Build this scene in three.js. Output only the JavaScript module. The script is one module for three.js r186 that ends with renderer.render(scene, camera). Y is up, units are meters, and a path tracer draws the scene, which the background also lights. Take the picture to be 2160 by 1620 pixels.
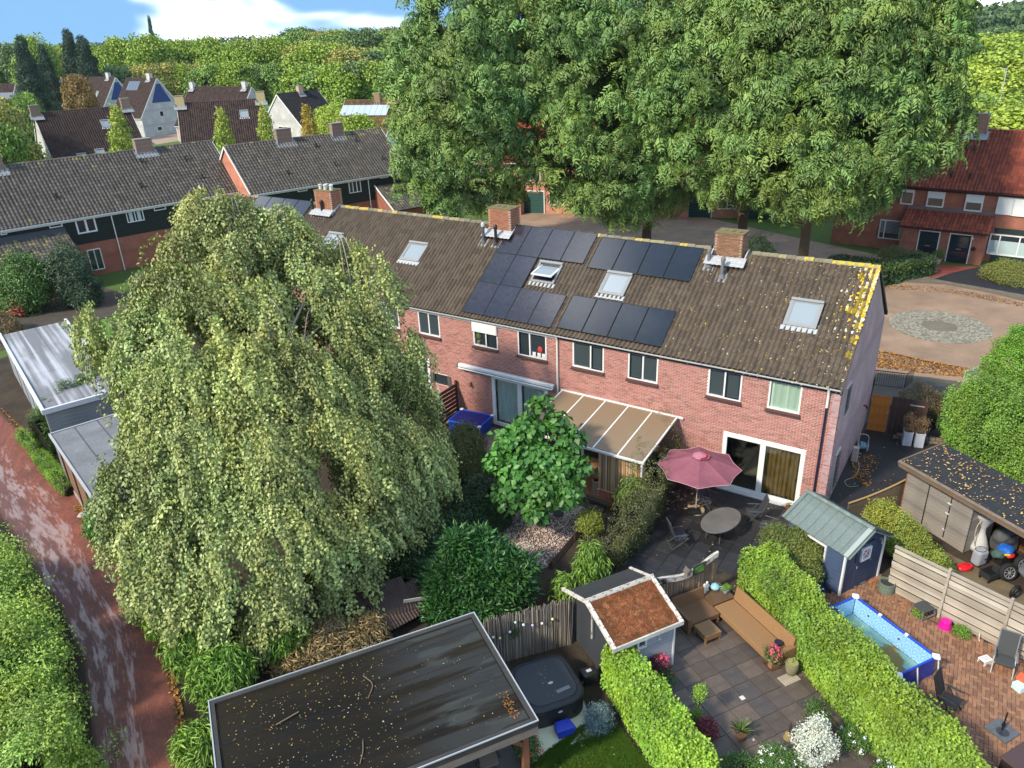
import * as THREE from 'three';
import { mergeGeometries } from 'three/addons/utils/BufferGeometryUtils.js';
import { RoundedBoxGeometry } from 'three/addons/geometries/RoundedBoxGeometry.js';

// ------------------------------------------------------------------ camera, sky, sun, exposure
const scene = new THREE.Scene();
const CAM_H = 17.8, PITCH = 24.8, ROLL = -2.3, FOC = 1604;          // FOC in pixels of the 2160 x 1620 photograph
const camera = new THREE.PerspectiveCamera(2 * Math.atan(810 / FOC) * 180 / Math.PI, 4 / 3, 0.3, 6000);
const D2R = Math.PI / 180;
camera.position.set(0, CAM_H, 0);
camera.rotation.set(-PITCH * D2R, 0, ROLL * D2R, 'XYZ');
camera.updateMatrixWorld(true);
const SUN_AZ = new THREE.Vector2(-0.80, 0.60), SUN_EL = 40 * D2R;    // horizontal direction towards the sun (x, z)
const sunDir = new THREE.Vector3(SUN_AZ.x * Math.cos(SUN_EL), Math.sin(SUN_EL), SUN_AZ.y * Math.cos(SUN_EL)).normalize();
const EXPOSURE = 1.6;
const renderer = new THREE.WebGLRenderer({ antialias: true });
renderer.setSize(1024, 768);
renderer.toneMapping = THREE.LinearToneMapping;
renderer.toneMappingExposure = EXPOSURE;
renderer.shadowMap.enabled = true;
const sun = new THREE.DirectionalLight(new THREE.Color(1.0, 0.9, 0.74), 3.0);
sun.position.copy(sunDir).multiplyScalar(150).add(new THREE.Vector3(5, 0, -40));
sun.target.position.set(5, 0, -40);
sun.castShadow = true;
sun.shadow.radius = 9;
sun.shadow.mapSize.set(4096, 4096);
Object.assign(sun.shadow.camera, { left: -110, right: 110, top: 90, bottom: -90, near: 1, far: 420 });
scene.add(sun, sun.target);

// ------------------------------------------------------------------ small tools
const rngOf = (s) => () => { s = (s + 0x6d2b79f5) | 0; let t = Math.imul(s ^ (s >>> 15), 1 | s); t = (t + Math.imul(t ^ (t >>> 7), 61 | t)) ^ t; return ((t ^ (t >>> 14)) >>> 0) / 4294967296; };
const hash = (x, y, z, s) => { let h = Math.imul(x, 374761393) ^ Math.imul(y, 668265263) ^ Math.imul(z, 2147483647) ^ Math.imul(s, 1274126177); h = Math.imul(h ^ (h >>> 13), 1274126177); return ((h ^ (h >>> 16)) >>> 0) / 4294967296; };
const sm = (t) => t * t * (3 - 2 * t);
const lerp = (a, b, t) => a + (b - a) * t;
const clamp = (x, a = 0, b = 1) => Math.max(a, Math.min(b, x));
const sstep = (a, b, x) => sm(clamp((x - a) / (b - a)));
function noise3(x, y, z, s = 0, p = 0) {                              // value noise, periodic in x and y when p > 0
  const xi = Math.floor(x), yi = Math.floor(y), zi = Math.floor(z), fx = sm(x - xi), fy = sm(y - yi), fz = sm(z - zi);
  const w = (i) => (p ? ((i % p) + p) % p : i), x0 = w(xi), x1 = w(xi + 1), y0 = w(yi), y1 = w(yi + 1);
  const a = lerp(lerp(hash(x0, y0, zi, s), hash(x1, y0, zi, s), fx), lerp(hash(x0, y1, zi, s), hash(x1, y1, zi, s), fx), fy);
  const b = lerp(lerp(hash(x0, y0, zi + 1, s), hash(x1, y0, zi + 1, s), fx), lerp(hash(x0, y1, zi + 1, s), hash(x1, y1, zi + 1, s), fx), fy);
  return lerp(a, b, fz);
}
const fbm = (x, y, z, s = 0, n = 4) => { let v = 0, a = 0.5, t = 0; for (let i = 0; i < n; i++) { v += a * noise3(x, y, z, s + i); t += a; a *= 0.5; x *= 2.03; y *= 2.03; z *= 2.03; } return v / t; };
const pfbm = (u, v, f, s = 0, n = 4) => { let o = 0, a = 0.5, t = 0; for (let i = 0; i < n; i++) { o += a * noise3(u * f, v * f, 0.5, s + i * 7, f); t += a; a *= 0.5; f *= 2; } return o / t; };   // tiles over u, v in 0..1

// the sky: blue air and broken cloud in every direction
{
  const W = 2048, H = 1024, SKY_AT = 4871.72, data = new Float32Array(W * H * 4);
  for (let j = 0; j < H; j++) for (let i = 0; i < W; i++) {
    const el = ((j + 0.5) / H - 0.5) * Math.PI, az = ((i + 0.5) / W - 0.5) * 2 * Math.PI;
    const x = Math.cos(el) * Math.cos(az), y = Math.sin(el), z = Math.cos(el) * Math.sin(az);
    const up = Math.max(y, 0), k = Math.pow(1 - up, 5);
    let r = lerp(0.2, 0.18, k), g = lerp(0.34, 0.38, k), b = lerp(0.56, 0.63, k);
    const w = fbm(x * 4 + 9 + SKY_AT, y * 9, z * 4, 11, 3) * 1.4;
    const c = sstep(0.53, 0.8, fbm(x * 5 + w + 3.1 + SKY_AT, y * 17 + w, z * 5 - 1.7, 5, 5));
    const lit = 2.1 + 0.5 * fbm(x * 9, y * 18, z * 9, 3, 3);
    r = lerp(r, lit, c * 0.92); g = lerp(g, lit * 1.005, c * 0.92); b = lerp(b, lit * 1.04, c * 0.92);
    if (y < 0) { r = 0.22; g = 0.25; b = 0.22; }
    data.set([r, g, b, 1], (j * W + i) * 4);
  }
  const sky = new THREE.DataTexture(data, W, H, THREE.RGBAFormat, THREE.FloatType);
  sky.mapping = THREE.EquirectangularReflectionMapping; sky.colorSpace = THREE.LinearSRGBColorSpace;
  sky.magFilter = sky.minFilter = THREE.LinearFilter; sky.needsUpdate = true;
  scene.background = sky; scene.environment = sky;
}
scene.fog = new THREE.FogExp2(new THREE.Color(0.62, 0.72, 0.85), 0.00007);

// pixel of the photograph -> ray, and points where it meets a level, a vertical plane or a distance
const rayOf = (px, py) => new THREE.Vector3((px - 1080) / FOC, -(py - 810) / FOC, -1).applyQuaternion(camera.quaternion);
const at = (px, py, h = 0) => { const d = rayOf(px, py), t = (h - CAM_H) / d.y; return new THREE.Vector3(d.x * t, h, d.z * t); };
const along = (px, py, dist) => rayOf(px, py).normalize().multiplyScalar(dist).add(camera.position);
const atDepth = (px, py, fwd) => { const d = rayOf(px, py), t = fwd / -d.z; return new THREE.Vector3(d.x * t, CAM_H + d.y * t, -fwd); };
function onPlane(px, py, p0, n) { const d = rayOf(px, py), t = new THREE.Vector3().subVectors(p0, camera.position).dot(n) / d.dot(n); return d.multiplyScalar(t).add(camera.position); }
const V = (x, y, z) => new THREE.Vector3(x, y, z);

// ------------------------------------------------------------------ naming and grouping
const used = {};
function numbered(n) { used[n] = (used[n] ?? -1) + 1; return used[n] ? n + '_' + String(used[n]).padStart(3, '0') : n; }
function thing(name, label, category, pos = [0, 0, 0], turn = 0, group) {
  const o = new THREE.Group(); o.name = numbered(name); scene.add(o);
  if (pos.isVector3) o.position.copy(pos); else o.position.set(...pos);
  o.rotation.y = turn; o.userData = { label, category }; if (group) o.userData.group = group;
  o.updateMatrixWorld(true);
  return o;
}
function copyOf(o, label, pos, turn, group, name) {
  const c = o.clone(); c.name = numbered(name || o.name.replace(/_\d+$/, '')); scene.add(c);
  c.userData = { ...o.userData, label }; if (group) c.userData.group = group;
  if (pos) { if (pos.isVector3) c.position.copy(pos); else c.position.set(...pos); }
  if (turn !== undefined) c.rotation.y = turn;
  return c;
}
const geoOf = (g) => (Array.isArray(g) ? merge(g) : g);
function part(name, geo, mat, parent, label) {
  const m = new THREE.Mesh(geoOf(geo), mat); m.name = name; m.castShadow = m.receiveShadow = true; parent.add(m);
  if (label) m.userData.label = label;
  return m;
}
function solo(name, geo, mat, label, category, group) {               // a thing that is one mesh
  const m = part(numbered(name), geo, mat, scene); m.userData = { label, category }; if (group) m.userData.group = group; return m;
}
function struct(name, geo, mat) { const m = part(numbered(name), geo, mat, scene); m.userData.kind = 'structure'; return m; }
const sub = (name, parent) => { const g = new THREE.Group(); g.name = name; parent.add(g); return g; };
function copies(name, geo, mat, items, parent, stuff = true) {        // items: {m: Matrix4, c: Color}
  const im = new THREE.InstancedMesh(geo, mat, items.length); im.name = name; im.castShadow = im.receiveShadow = true;
  items.forEach((it, i) => { im.setMatrixAt(i, it.m); if (it.c) im.setColorAt(i, it.c); });
  im.userData.kind = 'stuff';
  parent.add(im); return im;
}

function baked(name, geo, mat, items, parent) {                        // the same copies joined into one mesh with a colour of its own on each
  const P = geo.attributes.position, N = geo.attributes.normal, I = geo.index, nv = P.count, ni = I.count, n = items.length;
  const pos = new Float32Array(n * nv * 3), nor = new Float32Array(n * nv * 3), col = new Float32Array(n * nv * 3), idx = new Uint32Array(n * ni);
  items.forEach(({ m, c }, k) => {
    const e = m.elements; let o = k * nv * 3; const is = 1 / Math.hypot(e[0], e[1], e[2]);
    for (let i = 0; i < nv; i++, o += 3) {
      const x = P.getX(i), y = P.getY(i), z = P.getZ(i), a = N.getX(i) * is, b = N.getY(i) * is, d = N.getZ(i) * is;
      for (let q = 0; q < 3; q++) { pos[o + q] = e[q] * x + e[q + 4] * y + e[q + 8] * z + e[q + 12]; nor[o + q] = e[q] * a + e[q + 4] * b + e[q + 8] * d; }
      col[o] = c.r; col[o + 1] = c.g; col[o + 2] = c.b;
    }
    for (let i = 0; i < ni; i++) idx[k * ni + i] = I.getX(i) + k * nv;
  });
  const g = new THREE.BufferGeometry(); g.setAttribute('position', new THREE.BufferAttribute(pos, 3)); g.setAttribute('normal', new THREE.BufferAttribute(nor, 3)); g.setAttribute('color', new THREE.BufferAttribute(col, 3)); g.setIndex(new THREE.BufferAttribute(idx, 1));
  const mm = mat.clone(); mm.vertexColors = true; const o = part(name, g, mm, parent); o.userData.kind = 'stuff'; return o;
}
// ------------------------------------------------------------------ geometry
function norm(g) {                                                    // the same attributes on every geometry, so that they merge
  if (!g.index) { const n = g.attributes.position.count, ix = new (n > 65535 ? Uint32Array : Uint16Array)(n); for (let i = 0; i < n; i++) ix[i] = i; g.setIndex(new THREE.BufferAttribute(ix, 1)); }
  for (const k of Object.keys(g.attributes)) if (!['position', 'normal', 'uv'].includes(k)) g.deleteAttribute(k);
  if (!g.attributes.uv) g.setAttribute('uv', new THREE.BufferAttribute(new Float32Array(g.attributes.position.count * 2), 2));
  if (!g.attributes.normal) g.computeVertexNormals();
  return g;
}
const merge = (list) => (list.length === 1 ? list[0] : mergeGeometries(list.map(norm), false));
const put = (g, p = [0, 0, 0], r = [0, 0, 0]) => { if (r[0] || r[1] || r[2]) g.applyMatrix4(new THREE.Matrix4().makeRotationFromEuler(new THREE.Euler(...r))); return g.translate(...p); };
function box(w, h, d, p, r) {                                         // uv in metres
  const g = new THREE.BoxGeometry(w, h, d), uv = g.attributes.uv, s = [[d, h], [d, h], [w, d], [w, d], [w, h], [w, h]];
  for (let i = 0; i < 24; i++) { const [a, b] = s[i >> 2]; uv.setXY(i, uv.getX(i) * a, uv.getY(i) * b); }
  return put(g, p, r);
}
const rbox = (w, h, d, rad, p, r, seg = 2) => put(new RoundedBoxGeometry(w, h, d, seg, rad), p, r);
function cyl(r1, r2, h, p, r, seg = 12, open = false) {
  const g = new THREE.CylinderGeometry(r1, r2, h, seg, 1, open), uv = g.attributes.uv; for (let i = 0; i < uv.count; i++) uv.setXY(i, uv.getX(i) * r2 * 6.28, uv.getY(i) * h);
  return put(g, p, r);
}
function bar(a, b, w, d = w) {                                        // a square bar from a to b
  const A = V(...a), B = V(...b), L = A.distanceTo(B), g = box(w, L, d), q = new THREE.Quaternion().setFromUnitVectors(V(0, 1, 0), B.clone().sub(A).normalize());
  return g.applyQuaternion(q).translate(...A.add(B).multiplyScalar(0.5).toArray());
}
function rod(a, b, r1, r2 = r1, seg = 7) {
  const A = V(...a), B = V(...b), L = A.distanceTo(B), g = cyl(r2, r1, L, [0, 0, 0], [0, 0, 0], seg), q = new THREE.Quaternion().setFromUnitVectors(V(0, 1, 0), B.clone().sub(A).normalize());
  return g.applyQuaternion(q).translate(...A.add(B).multiplyScalar(0.5).toArray());
}
const tube = (pts, r, seg = 24, rs = 6) => new THREE.TubeGeometry(new THREE.CatmullRomCurve3(pts.map((p) => V(...p))), seg, r, rs);
function prism(pts, depth, bevel = 0) {                               // pts in x, y; extruded along +z
  const s = new THREE.Shape(pts.map((p) => new THREE.Vector2(...p)));
  return new THREE.ExtrudeGeometry(s, { depth, bevelEnabled: bevel > 0, bevelSize: bevel, bevelThickness: bevel, bevelSegments: 2, curveSegments: 10 });
}
const lathe = (pts, seg = 20) => new THREE.LatheGeometry(pts.map((p) => new THREE.Vector2(...p)), seg);
const blob = (r, sx = 1, sy = 1, sz = 1, seed = 1, amp = 0.25, det = 2) => {
  const g = new THREE.IcosahedronGeometry(r, det), p = g.attributes.position;
  for (let i = 0; i < p.count; i++) { const v = V(p.getX(i), p.getY(i), p.getZ(i)), k = 1 + amp * (fbm(v.x / r * 1.5 + seed, v.y / r * 1.5, v.z / r * 1.5, seed, 3) - 0.5) * 2; p.setXYZ(i, v.x * k * sx, v.y * k * sy, v.z * k * sz); }
  g.computeVertexNormals(); return g;
};
const groundPoly = (pts, y) => {                                      // pts: Vector3 list; a flat sheet at height y, uv in metres
  const s = new THREE.Shape(pts.map((p) => new THREE.Vector2(p.x, -p.z))), g = new THREE.ShapeGeometry(s);
  return g.rotateX(-Math.PI / 2).translate(0, y, 0);
};
const pxPoly = (list, y) => groundPoly(list.map(([a, b]) => at(a, b, y)), y);

// ------------------------------------------------------------------ textures and materials
function tex(w, h, fn, srgb = true) {                                 // fn(u, v) -> [r, g, b] in 0..255
  const d = new Uint8Array(w * h * 4);
  for (let j = 0; j < h; j++) for (let i = 0; i < w; i++) { const c = fn((i + 0.5) / w, (j + 0.5) / h), o = (j * w + i) * 4; d[o] = clamp(c[0], 0, 255); d[o + 1] = clamp(c[1], 0, 255); d[o + 2] = clamp(c[2], 0, 255); d[o + 3] = 255; }
  const t = new THREE.DataTexture(d, w, h); t.wrapS = t.wrapT = THREE.RepeatWrapping; t.magFilter = THREE.LinearFilter; t.minFilter = THREE.LinearMipmapLinearFilter; t.generateMipmaps = true;
  if (srgb) t.colorSpace = THREE.SRGBColorSpace; t.needsUpdate = true; return t;
}
const grey = (fn) => (u, v) => { const g = fn(u, v) * 255; return [g, g, g]; };
const rep = (t, sx, sy = sx) => { const c = t.clone(); c.repeat.set(1 / sx, 1 / sy); c.needsUpdate = true; return c; };
const mix3 = (a, b, t) => [lerp(a[0], b[0], t), lerp(a[1], b[1], t), lerp(a[2], b[2], t)];
const T = {
  mottle: tex(256, 256, grey((u, v) => 0.88 + 0.34 * (pfbm(u, v, 4, 1, 6) - 0.5) + 0.2 * (pfbm(u, v, 48, 9, 2) - 0.5))),
  fine: tex(256, 256, grey((u, v) => 0.5 + 0.9 * (pfbm(u, v, 40, 3, 3) - 0.5)), false),
  wood: tex(256, 256, grey((u, v) => { const w = noise3(u * 3, v * 40, 0.5, 4, 0) * 0.3 + noise3(u * 4, v * 90, 0.5, 8, 0) * 0.35 + pfbm(u, v, 5, 2, 4) * 0.5; return 0.62 + 0.42 * w; })),
  streak: tex(256, 256, grey((u, v) => 0.84 + 0.3 * (pfbm(u, v * 0.999, 5, 21, 5) - 0.5) - 0.2 * (noise3(u * 64, v * 3, 0.5, 5, 0) - 0.5))),
  weave: tex(128, 128, grey((u, v) => { const a = Math.floor(u * 16) + Math.floor(v * 32); const x = (u * 16) % 1, y = (v * 32) % 1; const e = Math.min(x, 1 - x, y * 0.8, (1 - y) * 0.8); return (a % 2 ? 0.82 : 0.72) + 0.24 * sstep(0, 0.3, e) + 0.1 * (hash(Math.floor(u * 16), Math.floor(v * 32), 1, 7) - 0.5) - 0.15; })),
};
const lin = (r, g, b) => new THREE.Color().setRGB(r / 255, g / 255, b / 255, THREE.SRGBColorSpace);
const M = (col, o = {}) => new THREE.MeshStandardMaterial({ color: Array.isArray(col) ? lin(...col) : col, roughness: 0.8, ...o });
const bumpy = (s = 1, k = 0.004) => ({ bumpMap: rep(T.fine, s), bumpScale: k });
const woodMat = (col, o = {}) => M(col, { map: rep(T.wood, 1.4, 0.5), bumpMap: rep(T.wood, 1.4, 0.5), bumpScale: 0.002, roughness: 0.85, ...o });
const mat = {
  white: M([232, 232, 228], { roughness: 0.45 }), whiteOld: M([222, 218, 208], { map: rep(T.mottle, 1.5), roughness: 0.7 }),
  glass: new THREE.MeshPhysicalMaterial({ color: lin(46, 56, 62), roughness: 0.04, metalness: 0, specularIntensity: 1, ior: 1.8 }),
  clear: new THREE.MeshPhysicalMaterial({ color: 0xf4faf8, roughness: 0.02, transmission: 1, thickness: 0, ior: 1.5 }),
  dark: M([34, 36, 38], { roughness: 0.5 }), black: M([22, 22, 23], { roughness: 0.6 }), navy: M([30, 36, 62], { roughness: 0.45 }),
  lead: M([168, 172, 176], { map: rep(T.mottle, 0.7), roughness: 0.6, metalness: 0.2 }), metal: M([150, 152, 155], { metalness: 0.7, roughness: 0.4 }),
  zinc: M([150, 152, 150], { roughness: 0.55, metalness: 0.2 }), pvc: M([86, 88, 90], { roughness: 0.5 }),
  room: M([70, 66, 60]), curtain: M([196, 205, 204], { roughness: 0.95 }), gold: M([146, 116, 62], { roughness: 0.9, map: rep(T.streak, 0.6) }),
};
const tint = (c, r, amt) => c.clone().multiplyScalar(1 + (r() - 0.5) * 2 * amt);
// ------------------------------------------------------------------ foliage: leaf clumps, strands, crowns
const leafMat = (rgb, o = {}) => new THREE.MeshStandardMaterial({ color: new THREE.Color().setRGB(...rgb).multiplyScalar(1.4), roughness: 0.5, side: THREE.DoubleSide, ...o });
const glossLeaf = (rgb, rough = 0.42) => new THREE.MeshStandardMaterial({ color: new THREE.Color().setRGB(...rgb).multiplyScalar(1.3), roughness: rough, side: THREE.DoubleSide });
function leafSet(list) {                                              // list of {p, dir, nrm, len, wid}: one folded leaf of two triangles each
  const pos = [], idx = [];
  for (const { p, dir, nrm, len, wid } of list) {
    const side = V(0, 0, 0).crossVectors(dir, nrm).normalize(), n = V(0, 0, 0).crossVectors(side, dir).normalize(), b = pos.length / 3;
    const e = (f, s, k) => { const q = p.clone().addScaledVector(dir, f * len).addScaledVector(side, s * wid).addScaledVector(n, k * len); pos.push(q.x, q.y, q.z); };
    e(0, 0, 0); e(0.42, 0.5, 0.1); e(0.42, -0.5, 0.1); e(1, 0, -0.08);
    idx.push(b, b + 1, b + 3, b, b + 3, b + 2);
  }
  const g = new THREE.BufferGeometry(); g.setAttribute('position', new THREE.Float32BufferAttribute(pos, 3)); g.setIndex(idx);
  return norm(g);
}
const ball = (r) => { for (;;) { const v = V(r() * 2 - 1, r() * 2 - 1, r() * 2 - 1); if (v.lengthSq() < 1 && v.lengthSq() > 0.01) return v; } };
function clump(n, rad, len, wid, seed, { flat = 0.6, up = 0.7, droop = 0.2 } = {}) {     // +y points out of the crown
  const r = rngOf(seed), out = [];
  for (let i = 0; i < n; i++) {
    const c = ball(r); c.y *= flat;
    const nrm = ball(r).normalize().multiplyScalar(1 - up * 0.5).add(V(0, up, 0)).normalize();
    const dir = c.clone().setY(c.y * 0.5 - droop).add(ball(r).multiplyScalar(0.7)).normalize();
    const l = len * (0.7 + 0.6 * r());
    out.push({ p: c.multiplyScalar(rad), dir, nrm, len: l, wid: wid * (0.8 + 0.4 * r()) });
  }
  return leafSet(out);
}
function spray(stems, perStem, stemLen, len, wid, seed) {             // drooping feathered leaves hanging from a twig tip
  const r = rngOf(seed), out = [];
  for (let s = 0; s < stems; s++) {
    const a = r() * 6.28, o = V(Math.cos(a), 0.25 + 0.5 * r(), Math.sin(a)), st = ball(r).multiplyScalar(0.35);
    for (let i = 1; i <= perStem; i++) {
      const t = i / perStem, p = st.clone().add(V(o.x * t * stemLen * 0.8, (o.y * t - 1.0 * t * t) * stemLen, o.z * t * stemLen * 0.8));
      for (const k of [-1, 1]) {
        const dir = V(o.x * 0.3 + k * -o.z * 0.9, -0.45 - 0.5 * r(), o.z * 0.3 + k * o.x * 0.9).add(ball(r).multiplyScalar(0.25)).normalize();
        const nrm = V(o.x * 0.7, 0.8, o.z * 0.7).add(ball(r).multiplyScalar(0.5)).normalize();
        out.push({ p, dir, nrm, len: len * (0.75 + 0.5 * r()), wid: wid * (0.8 + 0.4 * r()) });
      }
    }
  }
  return leafSet(out);
}
function strand(L, n, len, wid, seed, bow = 0.35) {                   // a hanging twig: starts at the origin going outwards along +x, falls along -y
  const r = rngOf(seed), out = [];
  for (let i = 0; i < n; i++) {
    const t = (i + r()) / n, p = V(bow * (1 - Math.exp(-t * 4)) + 0.06 * Math.sin(t * 9 + seed), -t * t * L * 0.4 - t * L * 0.6, 0.06 * Math.cos(t * 7 + seed)).add(ball(r).multiplyScalar(0.15));
    const dir = V(0.5 * (r() - 0.3), -0.7, r() - 0.5).add(ball(r).multiplyScalar(0.7)).normalize();
    out.push({ p, dir, nrm: V(0.75, 0.55, 0).add(ball(r).multiplyScalar(0.9)).normalize(), len: len * (0.7 + 0.6 * r()), wid: wid * (0.75 + 0.5 * r()) });
  }
  return leafSet(out);
}
const Q = new THREE.Quaternion(), UPV = V(0, 1, 0);
function outwards(p, dir, spin, s) {                                  // +y of the copy to dir, turned by spin
  const q = new THREE.Quaternion().setFromUnitVectors(UPV, dir.clone().normalize()).multiply(Q.setFromAxisAngle(UPV, spin));
  return new THREE.Matrix4().compose(p, q, V(s, s, s));
}
const yawed = (p, a, s, sy = s) => new THREE.Matrix4().compose(p, new THREE.Quaternion().setFromAxisAngle(UPV, a), V(s, sy, s));
// blobs: {c, r, ry}: ellipsoid lobes; n clumps on them; colours vary with place
function crownItems(blobs, n, seed, { inner = 0.72, low = -0.75, size = 1, rug: opts_b = 0.6, upMix = 0.35, tones, tone = 0.4, hue = 0.12, keep, freq = 0.6 }) {
  const r = rngOf(seed), w = blobs.map((b) => b.r * (b.ry ?? b.r)), W = w.reduce((a, b) => a + b, 0), items = [];
  let guard = 0;
  while (items.length < n && guard++ < n * 20) {
    let k = 0, x = r() * W; while ((x -= w[k]) > 0 && k < w.length - 1) k++;
    const b = blobs[k], d = ball(r).normalize(); if (d.y < low) continue;
    const bump = (opts_b) + (2 - 2 * opts_b) * fbm(d.x * 2.2 + k, d.y * 2.2, d.z * 2.2, seed, 3);
    const f = lerp(inner, 1, Math.sqrt(r())) * bump * (1 + 0.3 * r() ** 8), ry = b.ry ?? b.r;
    const p = V(b.c.x + d.x * b.r * f, b.c.y + d.y * ry * f, b.c.z + d.z * b.r * f);
    if (p.y < 0.12 || (keep && !keep(p))) continue;
    if (blobs.some((o, j) => j !== k && ((p.x - o.c.x) ** 2 + (p.z - o.c.z) ** 2) / o.r ** 2 + (p.y - o.c.y) ** 2 / (o.ry ?? o.r) ** 2 < 0.5)) continue;
    const dir = d.clone().multiplyScalar(1 - upMix).add(V(0, upMix, 0)).add(ball(r).multiplyScalar(0.35));
    const v = 1 + tone * 2 * (fbm(p.x * freq, p.y * freq, p.z * freq, seed + 5, 3) - 0.5) + tone * (r() - 0.5), h = hue * (fbm(p.x * freq * 0.6, p.y * freq * 0.6, p.z * freq * 0.6, seed + 9, 2) - 0.5) * 2 + hue * (r() - 0.5);
    items.push({ m: outwards(p, dir, r() * 6.28, size * (0.75 + 0.5 * r())), c: new THREE.Color(v * (1 + h * 1.6), v * (1 + h * 0.3), v * (1 - h)), p });
  }
  return items;
}
const barkMat = M([104, 92, 76], { map: rep(T.streak, 0.5, 1.2), roughness: 0.95, ...bumpy(0.4, 0.02) });
const birchBark = M([196, 190, 176], { map: rep(T.streak, 0.6, 0.4), roughness: 0.85 });
// a trunk that tapers, with limbs that reach into the lobes
function trunkGeo(base, top, r0, r1, limbs, seed) {
  const r = rngOf(seed), mid = base.clone().lerp(top, 0.5).add(V((r() - 0.5) * r0 * 1.5, 0, (r() - 0.5) * r0 * 1.5)), list = [];
  const seg = (a, b, ra, rb) => list.push(rod(a.toArray(), b.toArray(), ra, rb, 8));
  seg(base.clone().setY(base.y - 0.15), base.clone().lerp(mid, 0.12), r0 * 1.35, r0); seg(base.clone().lerp(mid, 0.1), mid, r0, (r0 + r1) / 2); seg(mid, top, (r0 + r1) / 2, r1);
  for (const e of limbs) {
    const t = 0.35 + 0.5 * r(), s = base.clone().lerp(mid, Math.min(1, t * 2)).lerp(top, Math.max(0, t * 2 - 1)), m = s.clone().lerp(e, 0.5).add(V(0, e.distanceTo(s) * 0.12, 0)), rr = lerp(r0, r1, t) * 0.45;
    seg(s, m, rr, rr * 0.6); seg(m, e, rr * 0.6, rr * 0.22);
  }
  return merge(list);
}
function tree({ name = 'broadleaf_tree', label, category = 'tree', group, base, height, blobs, n, geo, m, seed, size = 1, r0 = 0.3, bark = barkMat, opts = {} }) {
  const t = thing(name, label, category, base, 0, group), local = blobs.map((b) => ({ ...b, c: b.c.clone().sub(base) }));
  part('trunk', trunkGeo(V(0, 0, 0), V(0, height * 0.72, 0), r0, r0 * 0.35, local.map((b) => b.c), seed), bark, t);
  (opts.bake ? baked : copies)('crown', geo, m, crownItems(local, n, seed, { size, ...opts }), t);
  return t;
}
function shrub(name, label, category, base, blobs, n, geo, m, seed, opts = {}, group) {  // blobs in the plant's own axes
  const t = thing(name, label, category, base, 0, group), r = rngOf(seed + 77), list = [];
  for (const b of blobs) for (let k = 0; k < 3; k++) list.push(rod([(r() - 0.5) * 0.2, 0, (r() - 0.5) * 0.2], [b.c.x + (r() - 0.5) * b.r, Math.max(0.1, b.c.y + (b.ry ?? b.r) * 0.4 * r()), b.c.z + (r() - 0.5) * b.r], 0.02 + b.r * 0.015, 0.008, 5));
  part('stem', merge(list), barkMat, t);
  copies('foliage', geo, m, crownItems(blobs, n, seed, opts), t, false);
  return t;
}
const G = {
  ash: spray(7, 5, 0.75, 0.34, 0.11, 3), ash2: spray(7, 5, 0.75, 0.32, 0.10, 8),
  broad: clump(34, 0.42, 0.13, 0.09, 4), far: clump(60, 1.0, 0.36, 0.25, 5, { up: 0.6 }), farNeedle: clump(44, 0.8, 0.55, 0.12, 6, { droop: 0.5 }),
  ivy: clump(34, 0.2, 0.066, 0.058, 7, { up: 0.9, flat: 0.45 }), laurel: clump(26, 0.32, 0.2, 0.065, 9, { up: 0.45, droop: -0.35 }), small: clump(40, 0.24, 0.06, 0.035, 10),
  maple: clump(18, 0.34, 0.25, 0.22, 12, { up: 0.75, flat: 0.5, droop: 0.35 }), tiny: clump(30, 0.14, 0.045, 0.03, 13), bamboo: clump(26, 0.3, 0.3, 0.045, 14, { droop: 0.7, up: 0.5 }),
  spruce: clump(44, 0.28, 0.12, 0.025, 15, { droop: 0.2 }), petal: clump(14, 0.08, 0.06, 0.055, 16),
};
const L = {
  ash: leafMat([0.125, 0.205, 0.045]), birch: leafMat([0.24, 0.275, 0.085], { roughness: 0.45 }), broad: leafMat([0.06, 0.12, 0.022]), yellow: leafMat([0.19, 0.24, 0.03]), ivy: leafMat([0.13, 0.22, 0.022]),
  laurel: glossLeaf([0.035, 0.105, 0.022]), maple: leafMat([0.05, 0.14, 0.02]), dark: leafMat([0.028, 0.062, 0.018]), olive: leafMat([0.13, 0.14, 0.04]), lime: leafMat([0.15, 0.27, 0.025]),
  blue: leafMat([0.14, 0.2, 0.19]), silver: leafMat([0.4, 0.46, 0.42]), rust: leafMat([0.16, 0.1, 0.035]), red: leafMat([0.45, 0.05, 0.06]), pink: leafMat([0.7, 0.09, 0.16]), wine: leafMat([0.1, 0.02, 0.03]), brown: leafMat([0.14, 0.085, 0.04]), gold: leafMat([0.5, 0.36, 0.03]), bamboo: leafMat([0.16, 0.28, 0.04]), petal: leafMat([0.75, 0.74, 0.7]),
};
// ------------------------------------------------------------------ building blocks: brick walls, tiled roofs, windows
const brickGeos = [0.205, 0.205, 0.205].map((l, i) => box(l, 0.048, 0.05 + i * 0.003));
const brickCols = (base, n, seed, amt = 0.2) => { const r = rngOf(seed); return Array.from({ length: n }, () => { const c = lin(...base), k = 1 + (r() - 0.5) * 2 * amt; return c.multiplyScalar(k).multiply(new THREE.Color(1, 1 + (r() - 0.5) * 0.12, 1 + (r() - 0.5) * 0.12)); }); };
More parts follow.
